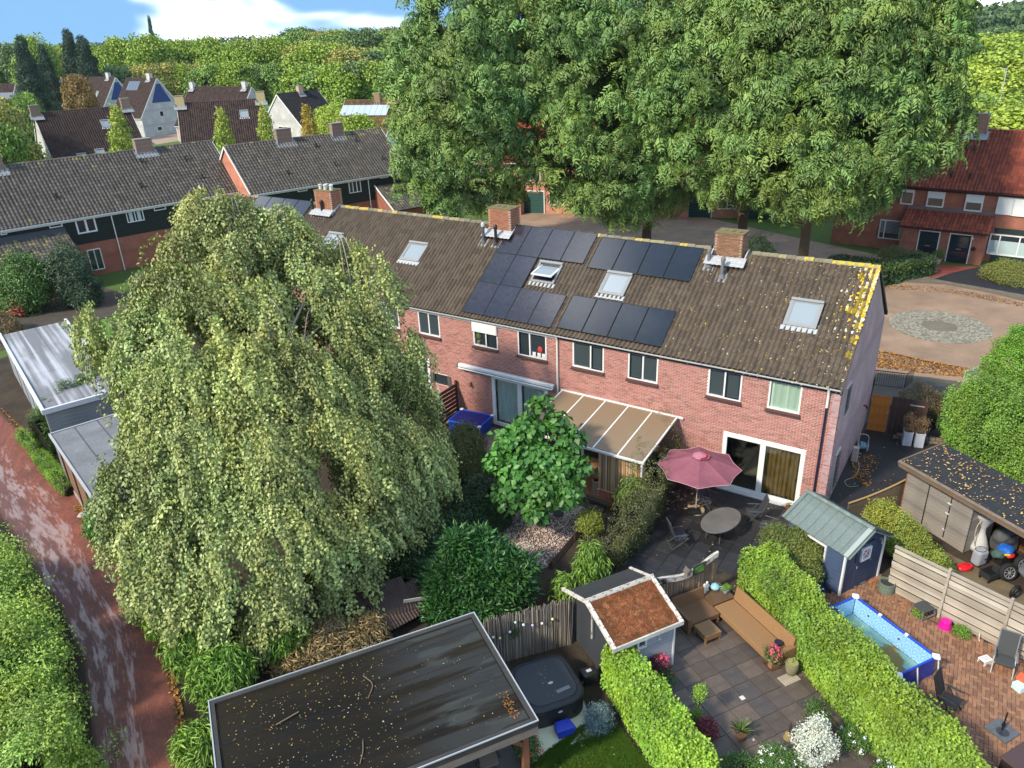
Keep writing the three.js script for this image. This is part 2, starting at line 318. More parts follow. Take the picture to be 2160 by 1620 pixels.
// bricks in the plane z = 0 of `parent`, x0..x1, y0..y1, standing proud; holes are [x0, x1, y0, y1]; the `most` nearest to the camera are single bricks
function brickwork(parent, x0, x1, y0, y1, holes, cols, most, { L = 0.22, C = 0.0625, z = 0, turn = 0, origin = [0, 0, 0], seed = 5 } = {}) {
  const mats = cols.map((c) => M(c, { roughness: 0.9, ...bumpy(0.3, 0.003) })), r = rngOf(seed), frame = new THREE.Matrix4().makeRotationY(turn).setPosition(...origin), list = [];
  parent.updateWorldMatrix(true, false);
  const P = V(0, 0, 0);
  for (let j = 0, y = y0 + C / 2; y < y1; j++, y += C) for (let i = 0, x = x0 + (j % 2 ? L * 0.5 : L * 0) + L / 2; x < x1 - 0.06; i++, x += L) {
    let a = x - L / 2 + 0.009, b = Math.min(x + L / 2 - 0.009, x1);
    let skip = false;
    for (const h of holes) if (y + C / 2 > h[2] && y - C / 2 < h[3]) { if (a > h[0] - 0.01 && b < h[1] + 0.01) skip = true; else if (a < h[0] && b > h[0]) b = h[0]; else if (a < h[1] && b > h[1]) a = h[1]; }
    if (skip || b - a < 0.03) continue;
    const m = new THREE.Matrix4().compose(V((a + b) / 2, y, z + (r() - 0.5) * 0.008), new THREE.Quaternion(), V((b - a) / 0.205, 1, 1)).premultiply(frame);
    P.setFromMatrixPosition(m).applyMatrix4(parent.matrixWorld);
    list.push({ m, d: P.distanceTo(camera.position), k: Math.floor(r() * cols.length) });
  }
  list.sort((p, q) => p.d - q.d);
  list.slice(0, most).forEach((b) => { const o = part('brick', brickGeos[0], mats[b.k], parent); o.applyMatrix4(b.m); });
  if (list.length > most) copies('brickwork', brickGeos[0], M(0xffffff, { roughness: 0.9 }), list.slice(most).map((b) => ({ m: b.m, c: cols[b.k] })), parent);
}
// a pan tile: a roll and a hollow, w wide, laid down the slope along -y, lifted at its lower edge
function panTile(w, len, hgt = 0.05) {
  const prof = [[0, 0.3], [0.1, 0.8], [0.24, 1], [0.4, 0.95], [0.54, 0.7], [0.66, 0.15], [0.8, 0], [0.93, 0.0], [1, 0.12]], pos = [], idx = [], th = 0.018;
  prof.forEach(([x, z]) => { const X = (x - 0.5) * w, Z = z * hgt; pos.push(X, len / 2, Z - 0.01, X, -len / 2, Z + 0.03, X, -len / 2, Z + 0.03 - th); });
  for (let i = 0; i < prof.length - 1; i++) { const a = i * 3, b = a + 3; idx.push(a, a + 1, b, b, a + 1, b + 1, a + 1, a + 2, b + 1, b + 1, a + 2, b + 2); }
  const e = (prof.length - 1) * 3; idx.push(e, e + 1, e + 2, 0, 2, 1);
  const g = new THREE.BufferGeometry(); g.setAttribute('position', new THREE.Float32BufferAttribute(pos, 3)); g.setIndex(idx); g.computeVertexNormals(); return norm(g);
}
// tiles over a slope: `slope` is a Group whose x runs along the eaves, y up the slope, z out of it
function tiling(slope, x0, x1, len, { w = 0.21, gauge = 0.33, most = 300, cols, lichen, skip, y0 = 0, vary = 0.12, seed = 1, hgt = 0.05, rough = 0.85 }) {
  const g = panTile(w, gauge + 0.06, hgt), r = rngOf(seed), nx = Math.round((x1 - x0) / w), ny = Math.round(len / gauge), list = [], P = V(0, 0, 0), wx = (x1 - x0) / nx, gy = len / ny;
  slope.updateWorldMatrix(true, false);
  const mats = cols.map((c) => M(c, { roughness: rough, ...bumpy(0.2, 0.004), map: T.mottle }));
  for (let j = 0; j < ny; j++) for (let i = 0; i < nx; i++) {
    const x = x0 + (i + 0.5) * wx, y = y0 + (j + 0.5) * gy;
    if (skip && skip(x, y)) continue;
    const m = new THREE.Matrix4().compose(V(x, y, 0.02), new THREE.Quaternion().setFromEuler(new THREE.Euler((r() - 0.5) * 0.01, 0, (r() - 0.5) * 0.02)), V(wx / w, 1, 1));
    P.set(x, y, 0).applyMatrix4(slope.matrixWorld);
    let k = Math.floor(r() * (cols.length - (lichen ? 1 : 0))); if (lichen && r() < lichen(x, y)) k = cols.length - 1;
    list.push({ m, d: P.distanceTo(camera.position), k });
  }
  list.sort((a, b) => a.d - b.d);
  list.slice(0, most).forEach((b) => part('roof_tile', g, mats[b.k], slope).applyMatrix4(b.m));
  if (list.length > most) copies('roof_tiling', g, M(0xffffff, { roughness: rough, map: T.mottle, ...bumpy(0.2, 0.004) }), list.slice(most).map((b) => ({ m: b.m, c: tint(cols[b.k], r, vary) })), slope);
}
// a window in the plane z = 0: frame, one or two lights, sill; x, y of its lower left corner
const paneOf = (w, h, p) => box(w, h, 0.012, p);
function windowAt(parent, x0, x1, y0, y1, { name = 'window', z = -0.06, fr = mat.white, sash, split = 0.5, t = 0.065, sill, glass = mat.glass, room = true, label, inner } = {}) {
  const w = x1 - x0, h = y1 - y0, g = sub(name, parent); g.position.set((x0 + x1) / 2, (y0 + y1) / 2, z); if (label) g.userData.label = label;
  const d = 0.11, f = [box(t, h, d, [-w / 2 + t / 2, 0, 0]), box(t, h, d, [w / 2 - t / 2, 0, 0]), box(w - 2 * t, t, d, [0, h / 2 - t / 2, 0]), box(w - 2 * t, t, d, [0, -h / 2 + t / 2, 0])];
  const xs = split === null ? [] : Array.isArray(split) ? split : [split];
  const cuts = [-w / 2 + t, ...xs.map((s) => -w / 2 + w * s), w / 2 - t];
  xs.forEach((s) => f.push(box(t, h - 2 * t, d, [-w / 2 + w * s, 0, 0])));
  part('frame', f, fr, g);
  for (let i = 0; i < cuts.length - 1; i++) {
    const a = cuts[i] + (i ? t / 2 : 0), b = cuts[i + 1] - (i < cuts.length - 2 ? t / 2 : 0), m = (a + b) / 2, ww = b - a, hh = h - 2 * t, s = sash && sash[i];
    if (s) part('sash', [box(0.05, hh, 0.07, [a + 0.025, 0, 0.02]), box(0.05, hh, 0.07, [b - 0.025, 0, 0.02]), box(ww - 0.1, 0.05, 0.07, [m, hh / 2 - 0.025, 0.02]), box(ww - 0.1, 0.05, 0.07, [m, -hh / 2 + 0.025, 0.02])], s, g);
    part('pane', paneOf(ww, hh, [m, 0, s ? 0.0 : -0.02]), glass, g);
    if (inner && inner[i]) part(inner[i].name || 'curtain', inner[i].geo(m, ww, hh), inner[i].m, g);
  }
  if (sill) part('sill', sill(w, h), sill.m || mat.white, g);
  return g;
}
const curtain = (x, w, h, z = -0.16, folds = 7, amp = 0.03) => { const g = new THREE.PlaneGeometry(w, h, folds * 6, 1), p = g.attributes.position; for (let i = 0; i < p.count; i++) p.setZ(i, Math.sin((p.getX(i) / w) * folds * 6.28) * amp + Math.sin((p.getX(i) / w) * folds * 2.9) * amp * 0.6); g.computeVertexNormals(); return g.translate(x, 0, z); };
const brickSill = (m) => Object.assign((w, h) => { const l = []; const n = Math.round((w + 0.1) / 0.11); for (let i = 0; i < n; i++) l.push(box((w + 0.1) / n - 0.01, 0.07, 0.2, [-w / 2 - 0.05 + (i + 0.5) * (w + 0.1) / n, -h / 2 - 0.045, 0.1], [0.25, 0, 0])); return merge(l); }, { m });
const wallWithHoles = (x0, x1, y0, y1, holes, depth) => { const s = new THREE.Shape([[x0, y0], [x1, y0], [x1, y1], [x0, y1]].map((p) => new THREE.Vector2(...p))); for (const [a, b, c, d] of holes) s.holes.push(new THREE.Path([[a, c], [a, d], [b, d], [b, c]].map((p) => new THREE.Vector2(...p)))); return new THREE.ExtrudeGeometry(s, { depth, bevelEnabled: false }); };
function slopeGroup(parent, name, x, y, z, ang, back = false) { const g = sub(name, parent); g.position.set(x, y, z); g.rotation.order = 'YXZ'; g.rotation.y = back ? Math.PI : 0; g.rotation.x = ang - Math.PI / 2; g.updateMatrixWorld(true); return g; }
const roofWin = (parent, x0, x1, y0, y1, label, open) => {             // a roof window with grey cladding, a pane and a lead apron, on a slope
  const g = sub('roof_window', parent), w = x1 - x0, h = y1 - y0, t = 0.1; g.position.set((x0 + x1) / 2, (y0 + y1) / 2, 0.06); if (label) g.userData.label = label;
  const fr = (W, H, T2, z, d) => [box(T2, H, d, [-W / 2 + T2 / 2, 0, z]), box(T2, H, d, [W / 2 - T2 / 2, 0, z]), box(W - 2 * T2, T2, d, [0, H / 2 - T2 / 2, z]), box(W - 2 * T2, T2, d, [0, -H / 2 + T2 / 2, z])];
  part('frame', [...fr(w, h, t, 0.03, 0.14), box(w - 0.02, 0.12, 0.06, [0, h / 2 - 0.06, 0.13])], mat.zinc, g);
  if (open) part('shaft', box(w - 2 * t, h - 2 * t, 0.02, [0, 0, -0.02]), mat.navy, g); else part('blind', box(w - 2 * t, h - 2 * t, 0.01, [0, 0, 0.005]), M([206, 208, 206]), g);
  const sash = part('sash', fr(w - 0.16, h - 0.16, 0.075, 0.06, 0.06), open ? mat.white : mat.zinc, g); if (open) sash.geometry.rotateX(-0.42).translate(0, 0.02, 0.1);
  const pane = part('pane', box(w - 0.3, h - 0.3, 0.012, [0, 0, 0.06]), roofGlass, g); if (open) pane.geometry.rotateX(-0.42).translate(0, 0.02, 0.1);
  const ap = new THREE.PlaneGeometry(w + 0.16, 0.24, 24, 2), p = ap.attributes.position; for (let i = 0; i < p.count; i++) p.setZ(i, 0.045 + 0.022 * Math.sin(p.getX(i) / 0.21 * 6.28)); ap.computeVertexNormals();
  part('lead_apron', ap.translate(0, -h / 2 - 0.1, 0.0), M([176, 180, 184], { roughness: 0.5, side: THREE.DoubleSide }), g);
  return g;
};
const roofGlass = new THREE.MeshPhysicalMaterial({ color: lin(150, 160, 166), roughness: 0.08, ior: 1.7, specularIntensity: 1 });
function chimney(parent, x, y0, y1, z, w, d, cols, most, seed) {
  const g = sub('chimney', parent); g.position.set(x, 0, z); g.updateMatrixWorld(true);
  part('core', box(w - 0.05, y1 - y0, d - 0.05, [0, (y0 + y1) / 2, 0]), M([190, 170, 156]), g);
  brickwork(g, -w / 2, w / 2, y0, y1, [], cols, most, { origin: [0, 0, d / 2 - 0.02], seed });
  brickwork(g, -d / 2, d / 2, y0, y1, [], cols, most, { origin: [w / 2 - 0.02, 0, 0], turn: Math.PI / 2, seed: seed + 1 });
  brickwork(g, -d / 2, d / 2, y0, y1, [], cols, 0, { origin: [-w / 2 + 0.02, 0, 0], turn: -Math.PI / 2, seed: seed + 2 });
  brickwork(g, -w / 2, w / 2, y0, y1, [], cols, 0, { origin: [0, 0, -d / 2 + 0.02], turn: Math.PI, seed: seed + 3 });
  part('cap', [box(w + 0.03, 0.05, d + 0.03, [0, y1 + 0.025, 0]), ...[-1, 0, 1].map((k) => blob(0.13, 1.3, 0.35, 1, seed + k + 5, 0.5, 1).translate(k * w * 0.27, y1 + 0.06, k * 0.05))], M([132, 122, 84], { map: rep(T.mottle, 0.4), roughness: 1 }), g);
  return g;
}
function lichenOn(slope, n, seed, where, cols, zz = 0.075) {           // flat crusts of lichen, each with an outline of its own
  const geo = new THREE.CircleGeometry(0.05, 7), r = rngOf(seed), list = []; const p = geo.attributes.position; for (let i = 1; i < p.count; i++) { const k = 0.6 + 0.8 * hash(i, 2, 3, seed); p.setXY(i, p.getX(i) * k, p.getY(i) * k); } norm(geo);
  for (let i = 0; i < n; i++) { const [x, y, s] = where(r); list.push({ m: new THREE.Matrix4().compose(V(x, y, zz + r() * 0.012), new THREE.Quaternion().setFromEuler(new THREE.Euler((r() - 0.5) * 0.3, (r() - 0.5) * 0.6, r() * 6.28)), V(s, s * (0.7 + 0.8 * r()), 1)), c: cols[Math.floor(r() * cols.length)] }); }
  copies('lichen', geo, M(0xffffff, { roughness: 1 }), list, slope);
}
// ------------------------------------------------------------------ the brick terrace in the middle
const HO = at(1734, 1085), HT = -33.9 * D2R;                           // its front right corner, and its turn
const house = thing('terraced_house', 'long brick terrace with solar panels, roof windows and yellow lichen on its brown tiled roof', 'terraced house', HO, HT);
const hp = (x, y, z) => house.localToWorld(V(x, y, z));
const pinkBricks = brickCols([170, 116, 104], 6, 3, 0.26);
{
  const LEN = 37.6, DEP = 9.1, EY = 5.42, RY = 8.85, EZ = 0.36;
  const holes = [
    [-2.6, -1.37, 4.1, 5.33], [-5.02, -3.65, 4.1, 5.33], [-8.55, -7.18, 4.1, 5.33], [-11.25, -9.7, 4.1, 5.33],
    [-14.15, -12.6, 4.1, 5.33], [-16.7, -15.28, 4.1, 5.33], [-20.1, -18.75, 4.1, 5.33], [-23.0, -21.4, 4.1, 5.33],
    [-4.2, -0.93, 0.04, 2.62], [-15.75, -12.55, 0.04, 2.72], [-22.2, -19.6, 0.04, 2.75], [-19.38, -18.5, 1.5, 2.05], [-10.6, -7.4, 0.04, 2.4]];
  const mortar = M([240, 224, 212], { roughness: 0.95, ...bumpy(0.3, 0.004) });
  const front = part('front_wall', wallWithHoles(-LEN, 0, 0, EY + 0.08, holes, 0.24).translate(0, 0, -0.262), mortar, house);
  brickwork(front, -LEN, 0, 0, EY - 0.1, holes, pinkBricks, 300, { z: -0.026, seed: 12, C: 0.07, L: 0.23 });
  // the right-hand gable, plastered mauve
  const gb = [[0, 0], [DEP, 0], [DEP, EY - 0.1], [DEP / 2, RY - 0.14], [0, EY - 0.1]];
  const plaster = M([206, 172, 172], { map: rep(T.mottle, 3), roughness: 0.95, ...bumpy(0.5, 0.012) });
  const gable = part('gable_wall', prism(gb, 0.26).rotateY(Math.PI / 2).translate(-0.26, 0, 0).scale(1, 1, 1), plaster, house, 'mauve plastered gable wall');
  part('gable_wall', prism(gb, 0.26).rotateY(Math.PI / 2).translate(-LEN, 0, 0), M([170, 108, 92], { map: rep(T.mottle, 2) }), house);
  part('back_wall', box(LEN - 0.56, EY - 0.1, 0.24, [-LEN / 2, (EY - 0.1) / 2, -DEP + 0.12]), M([170, 108, 92], { map: rep(T.mottle, 2) }), house);
  part('upper_floor', box(LEN - 0.6, 0.2, DEP - 0.55, [-LEN / 2, 3.0, -DEP / 2]), mat.room, house);
  for (const x of [-5.9, -11.95, -17.9, -23.9, -29.9]) part('party_wall', box(0.2, EY - 0.3, DEP - 0.55, [x, (EY - 0.3) / 2, -DEP / 2]), M([205, 200, 190]), house);
  for (let i = 0; i < 9; i++) part('quoin_brick', box(0.05, 0.05, 0.2, [-0.0, 0.4 + i * 0.55, -0.12]), M(pinkBricks[i % 6]), house);
  // windows of the upper floor
  const SILL = brickSill(M([92, 62, 56], { roughness: 0.9 }));
  const dk = M([38, 44, 56], { roughness: 0.4 });
  const inRoom = M([58, 66, 68], { roughness: 0.95 });
  const lightCurtain = { name: 'curtain', m: M([206, 216, 200], { roughness: 0.95 }), geo: (m, w, h) => curtain(m, w * 0.98, h, -0.05, 4, 0.02) };
  const glassU = new THREE.MeshPhysicalMaterial({ color: lin(66, 76, 80), roughness: 0.04, ior: 1.7 });
  const seeThrough = new THREE.MeshPhysicalMaterial({ color: 0xeef4f2, roughness: 0.02, transmission: 1, thickness: 0, ior: 1.5 });
  windowAt(front, -2.6, -1.37, 4.1, 5.33, { split: null, sill: SILL, glass: seeThrough, inner: [lightCurtain], label: 'single window with pale curtain' });
  windowAt(front, -5.02, -3.65, 4.1, 5.33, { sash: [null, mat.navy], sill: SILL, glass: glassU });
  windowAt(front, -8.55, -7.18, 4.1, 5.33, { sash: [dk, null], sill: SILL, glass: glassU });
  windowAt(front, -11.25, -9.7, 4.1, 5.33, { split: 0.58, sash: [null, dk], sill: SILL, glass: glassU });
  const w5 = windowAt(front, -14.15, -12.6, 4.1, 5.33, { split: 0.42, sash: [dk, null], sill: SILL, glass: mat.glass });
  for (const k of [0.1, 0.36, 0.6]) part('picture_frame', [box(0.17, 0.2, 0.02, [k, -0.43, 0.03]), box(0.06, 0.07, 0.01, [k, -0.43, 0.046])], mat.white, w5);
  part('cloth', blob(0.12, 1, 1.2, 0.25, 4, 0.5, 2).translate(0.42, -0.16, 0.02), M([190, 60, 60]), w5);
  const w6 = windowAt(front, -16.7, -15.28, 4.1, 5.33, { split: 0.52, sash: [null, dk], sill: SILL, glass: mat.glass, label: 'window with half lowered white roller shutter' });
  part('roller_shutter', [box(1.42, 0.5, 0.1, [0, 0.4, 0.1]), ...Array.from({ length: 8 }, (_, i) => box(1.36, 0.045, 0.02, [0, 0.61 - i * 0.055, 0.155]))], M([238, 238, 232]), w6);
  part('house_plant', blob(0.12, 1, 1.3, 0.4, 5, 0.6, 2).translate(-0.42, -0.1, 0.03), M([78, 98, 30]), w6);
  part('plant_pot', cyl(0.08, 0.06, 0.14, [-0.4, -0.4, 0.06]), M([150, 130, 110]), w6);
  windowAt(front, -20.1, -18.75, 4.1, 5.33, { split: 0.5, sill: SILL, glass: glassU });
  windowAt(front, -23.0, -21.4, 4.1, 5.33, { split: 0.5, sill: SILL, glass: glassU });
  // sliding doors
  const d1 = windowAt(front, -4.2, -0.93, 0.04, 2.62, { name: 'sliding_door', t: 0.12, z: -0.04, split: 0.5, sash: [mat.white, mat.white], glass: mat.clear, label: 'white sliding door with ochre curtain' });
  part('curtain', curtain(0.78, 1.4, 2.3, -0.2, 8, 0.05), new THREE.MeshStandardMaterial({ color: lin(140, 106, 52), roughness: 0.95, side: THREE.DoubleSide, map: rep(T.streak, 0.8) }), d1, 'ochre curtain');
  part('threshold', box(3.4, 0.08, 0.3, [0, -1.3, 0.14]), M([190, 190, 188]), d1);
  const d2 = windowAt(front, -15.75, -12.55, 0.04, 2.72, { name: 'sliding_door', t: 0.13, z: -0.04, split: 0.5, sash: [mat.white, mat.white], glass: mat.clear, label: 'white sliding door with pale grey curtains' });
  for (const x of [-0.75, 0.78]) part('curtain', curtain(x, 1.42, 2.36, -0.2, 9, 0.05), new THREE.MeshStandardMaterial({ color: lin(206, 214, 212), roughness: 0.95, side: THREE.DoubleSide }), d2);
  windowAt(front, -22.2, -19.6, 0.04, 2.75, { name: 'sliding_door', t: 0.12, z: -0.04, split: 0.5, sash: [mat.white, mat.white], glass: glassU });
  windowAt(front, -10.6, -7.4, 0.04, 2.4, { name: 'sliding_door', t: 0.12, z: -0.04, split: 0.5, glass: glassU });
  const sw = windowAt(front, -19.38, -18.5, 1.5, 2.05, { split: null, t: 0.04, glass: mat.glass, fr: M([60, 60, 60]) });
  part('shutter', [box(0.2, 0.56, 0.03, [-0.56, 0, 0.08]), box(0.2, 0.56, 0.03, [0.56, 0, 0.08])], M([84, 84, 84]), sw);
  // furniture seen through the right-hand door
  part('inner_floor', box(3.6, 0.06, 4, [-2.4, 0.05, -2.4]), M([96, 82, 62]), house);
  // eaves: fascia in three colours, gutter, downpipes
  part('fascia', box(6.1, 0.22, 0.04, [-3.0, EY - 0.01, 0.04]), mat.navy, house, 'dark blue fascia');
  part('fascia', box(6.0, 0.22, 0.04, [-9.06, EY - 0.01, 0.04]), mat.dark, house);
  part('fascia', box(25.4, 0.22, 0.04, [-24.8, EY - 0.01, 0.04]), mat.white, house, 'white fascia');
  part('soffit', box(LEN, 0.03, 0.12, [-LEN / 2, EY + 0.1, 0.06]), M([60, 60, 70]), house);
  const gut = new THREE.Shape(); gut.absarc(0, 0, 0.075, Math.PI, 2 * Math.PI); gut.absarc(0, 0, 0.06, 2 * Math.PI, Math.PI, true);
  const gutM = M([196, 200, 200], { roughness: 0.5, side: THREE.DoubleSide });
  for (const [a, b] of [[-6.0, 0.05], [-12.0, -6.02], [-24, -12.02], [-37.6, -24.02]]) part('gutter', new THREE.ExtrudeGeometry(gut, { depth: b - a, bevelEnabled: false }).rotateY(Math.PI / 2).translate(a, EY + 0.09, 0.17), gutM, house);
  part('downpipe', [rod([-12.0, EY + 0.03, 0.15], [-12.0, EY - 0.2, 0.07], 0.045), rod([-12.0, EY - 0.2, 0.07], [-12.0, 0, 0.07], 0.045, 0.045, 10)], M([226, 222, 214], { roughness: 0.5 }), house, 'white downpipe');
  part('downpipe', [rod([-0.42, EY + 0.03, 0.15], [-0.42, EY - 0.2, 0.08], 0.05), rod([-0.42, EY - 0.2, 0.08], [-0.42, EY - 0.75, 0.08], 0.05)], mat.white, house);
  part('downpipe', rod([-0.42, EY - 0.72, 0.08], [-0.42, 0, 0.08], 0.04, 0.04, 10), mat.navy, house, 'dark blue downpipe');
  part('downpipe', rod([-23.9, EY - 0.2, 0.08], [-23.9, 0, 0.08], 0.04), M([226, 222, 214]), house);
  part('wall_lamp', [cyl(0.05, 0.09, 0.16, [-17.0, 1.95, 0.12]), box(0.06, 0.12, 0.1, [-17.0, 2.0, 0.05])], M([150, 86, 70]), house);
  // security bars and trim on the gable's windows
  for (const [z0, y0, y1] of [[-0.95, 3.9, 5.1], [-0.95, 0.5, 2.2]]) {
    const w = sub('gable_window', house); w.position.set(0, 0, 0);
    part('frame', [box(0.09, y1 - y0, 0.06, [0.02, (y0 + y1) / 2, z0]), box(0.09, y1 - y0, 0.06, [0.02, (y0 + y1) / 2, z0 - 0.8]), box(0.09, 0.06, 0.86, [0.02, y1, z0 - 0.4]), box(0.12, 0.06, 0.9, [0.03, y0, z0 - 0.4])], M([196, 184, 180]), w);
    part('pane', box(0.02, y1 - y0, 0.76, [0.012, (y0 + y1) / 2, z0 - 0.4]), mat.glass, w);
    part('bars', Array.from({ length: 9 }, (_, i) => rod([0.09, y0 + 0.1 + i * (y1 - y0 - 0.1) / 9, z0], [0.09, y0 + 0.1 + i * (y1 - y0 - 0.1) / 9, z0 - 0.8], 0.012, 0.012, 5)), mat.dark, w);
  }
  part('security_camera', [cyl(0.04, 0.05, 0.14, [0.16, 1.75, -6.9], [0.9, 0, 0]), box(0.12, 0.05, 0.05, [0.08, 1.82, -6.9])], mat.black, house);
  // roof
  const ang = Math.atan2(RY - EY, DEP / 2 + EZ), SL = Math.hypot(RY - EY, DEP / 2 + EZ);
  const roof = sub('roof', house);
  const fs = slopeGroup(house, 'front_slope', -LEN / 2, EY, EZ, ang), X = LEN / 2;   // x in the slope = house x + LEN / 2
  house.remove(fs); house.add(fs);
  part('roof_boarding', [box(LEN + 0.1, SL - 0.22, 0.05, [0, SL / 2 + 0.11, -0.03])], M([74, 66, 58]), fs);
  const panels = [];
  const pw = 1.19, A = (x, y, w, h, k) => panels.push([x, y, w, h, k]);
  for (let i = 0; i < 4; i++) { A(-17.2 + i * 1.225, 0.42, 1.2, 1.85, 0); A(-17.2 + i * 1.225, 4.16, 1.2, 1.87, 0); if (i < 2) A(-17.2 + i * 1.225, 2.29, 1.2, 1.85, 0); }
  for (let i = 0; i < 4; i++) { A(-12.02 + i * 1.24, 0.5, 1.215, 1.86, 1); A(-12.02 + i * 1.24, 3.98, 1.215, 1.88, 1); }
  for (let i = 0; i < 4; i++) A(-36.3 + i * 1.22, 4.3, 1.2, 1.75, 1);
  const wins = [[-22.7, -21.42, 2.87, 4.12], [-14.55, -13.28, 2.78, 4.02], [-10.95, -9.7, 2.7, 3.97], [-2.77, -1.52, 2.58, 3.9], [-28.6, -27.4, 2.75, 4.0], [-33.2, -32.0, 2.75, 4.0]];
  const covered = (x, y) => { const h = x - X; return panels.some(([a, b, w, d]) => h > a + 0.2 && h < a + w - 0.2 && y > b + 0.25 && y < b + d - 0.25) || wins.some(([a, b, c, d]) => h > a + 0.05 && h < b - 0.05 && y > c + 0.1 && y < d - 0.05); };
  const cols = [[114, 99, 83], [107, 93, 77], [118, 103, 86], [102, 89, 74], [122, 107, 89], [172, 148, 46]].map((c) => lin(...c));
  const verge = (x, y) => { const h = x - X; return (h > -0.85 ? 0.8 * sstep(1.0, 4.4, y) * sstep(-0.62, -0.3, h) : 0) * (fbm(h * 3, y * 1.3, 1, 4, 2) > 0.42 ? 1 : 0.25) + 0; };
  tiling(fs, -X, X, SL - 0.22, { y0: 0.22, vary: 0.07, cols, most: 300, skip: covered, lichen: verge, seed: 4, hgt: 0.085 });
  const LC = [[214, 178, 30], [226, 190, 44], [196, 160, 40], [206, 202, 178], [190, 184, 160]].map((c) => lin(...c));
  lichenOn(fs, 1050, 7, (r) => { const t = r(); if (t < 0.45) { const d = r() * r() * r() * 1.4; return [X - d, SL * (0.35 + 0.65 * Math.sqrt(r())), 0.5 + r() * 1.1]; } if (t < 0.92) return [X - 7 * Math.pow(r(), 1.3), SL * r(), 0.2 + r() * r() * 0.7]; return [X - 37 * r(), SL * r(), 0.2 + 0.4 * r()]; }, LC);
  lichenOn(fs, 600, 17, (r) => [X - 12.5 * r() * r(), SL * r(), 0.15 + r() * r() * 0.5], [[176, 168, 148], [200, 192, 168], [158, 150, 130]].map((c) => lin(...c)));
  const lichenTex = tex(64, 64, (u, v) => mix3([150, 142, 116], [214, 180, 44], sstep(0.42, 0.56, pfbm(u, v, 4, 5, 4))));
  // ridge tiles, yellow in places
  const rg = new THREE.CylinderGeometry(0.13, 0.15, 0.36, 10, 1, true, -Math.PI / 2, Math.PI).rotateX(-Math.PI / 2).rotateY(Math.PI / 2).rotateX(0); const rr = rngOf(22);
  const rm = [[150, 142, 118], [136, 128, 106], [168, 158, 120], [206, 172, 34], [216, 184, 40]].map((c, i) => M(i > 2 ? 0xffffff : c, { map: i > 2 ? lichenTex : rep(T.mottle, 0.5), roughness: 1, side: THREE.DoubleSide }));
  for (let i = 0; i < Math.floor(LEN / 0.36); i++) { const x = -0.15 - i * 0.36; if ([[-6.75, -5.15], [-18.45, -16.8], [-30.8, -29.3]].some(([a, b]) => x > a && x < b)) continue; const k = x > -1.8 ? (rr() < 0.7 ? 3 + (rr() > 0.5) : 2) : rr() < 0.2 ? 3 : Math.floor(rr() * 3); part('ridge_tile', rg, rm[k], roof).position.set(x, RY - 0.0 + 0.01 * (i % 2) + (rr() - 0.5) * 0.015, -DEP / 2); }
  part('verge_tile', Array.from({ length: 18 }, (_, i) => box(0.05, 0.36, 0.12, [X + 0.03, 0.17 + i * 0.335, 0.0])), M([98, 88, 74], { map: rep(T.mottle, 0.5) }), fs);
  const bs = slopeGroup(house, 'back_slope', -LEN / 2, EY, -DEP - EZ, ang, true);
  part('roof_boarding', box(LEN + 0.1, SL, 0.08, [0, SL / 2, -0.02]), M([84, 76, 66], { map: rep(T.mottle, 1) }), bs);
  part('verge_tile', Array.from({ length: 18 }, (_, i) => box(0.05, 0.36, 0.12, [-X - 0.03, 0.17 + i * 0.335, 0.02])), M([80, 72, 62]), bs);
  // solar panels
  const cellTex = (a, b, line) => tex(128, 192, (u, v) => { const gx = (u * 6) % 1, gy = (v * 20) % 1, e = Math.min(gx, 1 - gx) < 0.03 || Math.min(gy, 1 - gy) < 0.05; const n = 10 * (hash(Math.floor(u * 6), Math.floor(v * 10), 1, 3) - 0.5); return e ? line : mix3(a, b, v).map((c) => c + n); });
  const pvM = [new THREE.MeshPhysicalMaterial({ map: cellTex([42, 41, 47], [52, 50, 56], [36, 35, 40]), roughness: 0.2, clearcoat: 0.8, clearcoatRoughness: 0.1 }), new THREE.MeshPhysicalMaterial({ map: cellTex([22, 27, 35], [28, 34, 42], [23, 28, 36]), roughness: 0.2, clearcoat: 0.8, clearcoatRoughness: 0.1 })];
  const tints = [pvM[0], pvM[0].clone(), pvM[0].clone()]; tints[1].color.setRGB(0.95, 0.97, 1.12); tints[2].color.setRGB(1.1, 1.02, 1.05);
  const pr = rngOf(5);
  for (const [x, y, w, h, k] of panels) {
    const g = sub('solar_panel', fs); g.position.set(x + X + w / 2, y + h / 2, 0.15);
    const cell = new THREE.BoxGeometry(w - 0.03, h - 0.03, 0.03); part('cells', cell, k ? pvM[1] : tints[Math.floor(pr() * 3)], g);
    part('frame', [box(0.02, h, 0.045, [-w / 2 + 0.01, 0, 0]), box(0.02, h, 0.045, [w / 2 - 0.01, 0, 0]), box(w - 0.04, 0.02, 0.045, [0, h / 2 - 0.01, 0]), box(w - 0.04, 0.02, 0.045, [0, -h / 2 + 0.01, 0])], k ? mat.black : M([60, 60, 66], { roughness: 0.4, metalness: 0.3 }), g);
  }
  part('panel_rail', [[-14.75, 4.95], [-14.75, 4.95]].flatMap(([c, w]) => [0.8, 1.9, 4.5, 5.6].map((y) => box(w, 0.04, 0.06, [c + X, y, 0.1]))).slice(0, 4).concat([0.9, 1.95, 4.4, 5.5].map((y) => box(5.0, 0.04, 0.06, [-9.55 + X, y, 0.1]))), mat.metal, fs);
  wins.forEach(([a, b, c, d], i) => roofWin(fs, a + X, b + X, c, d, i === 1 ? 'roof window tilted open' : undefined, i === 1));
  // chimneys with lead flashing, and flues
  const cc = brickCols([170, 116, 88], 5, 31, 0.18), cl = brickCols([150, 112, 84], 5, 33, 0.24);
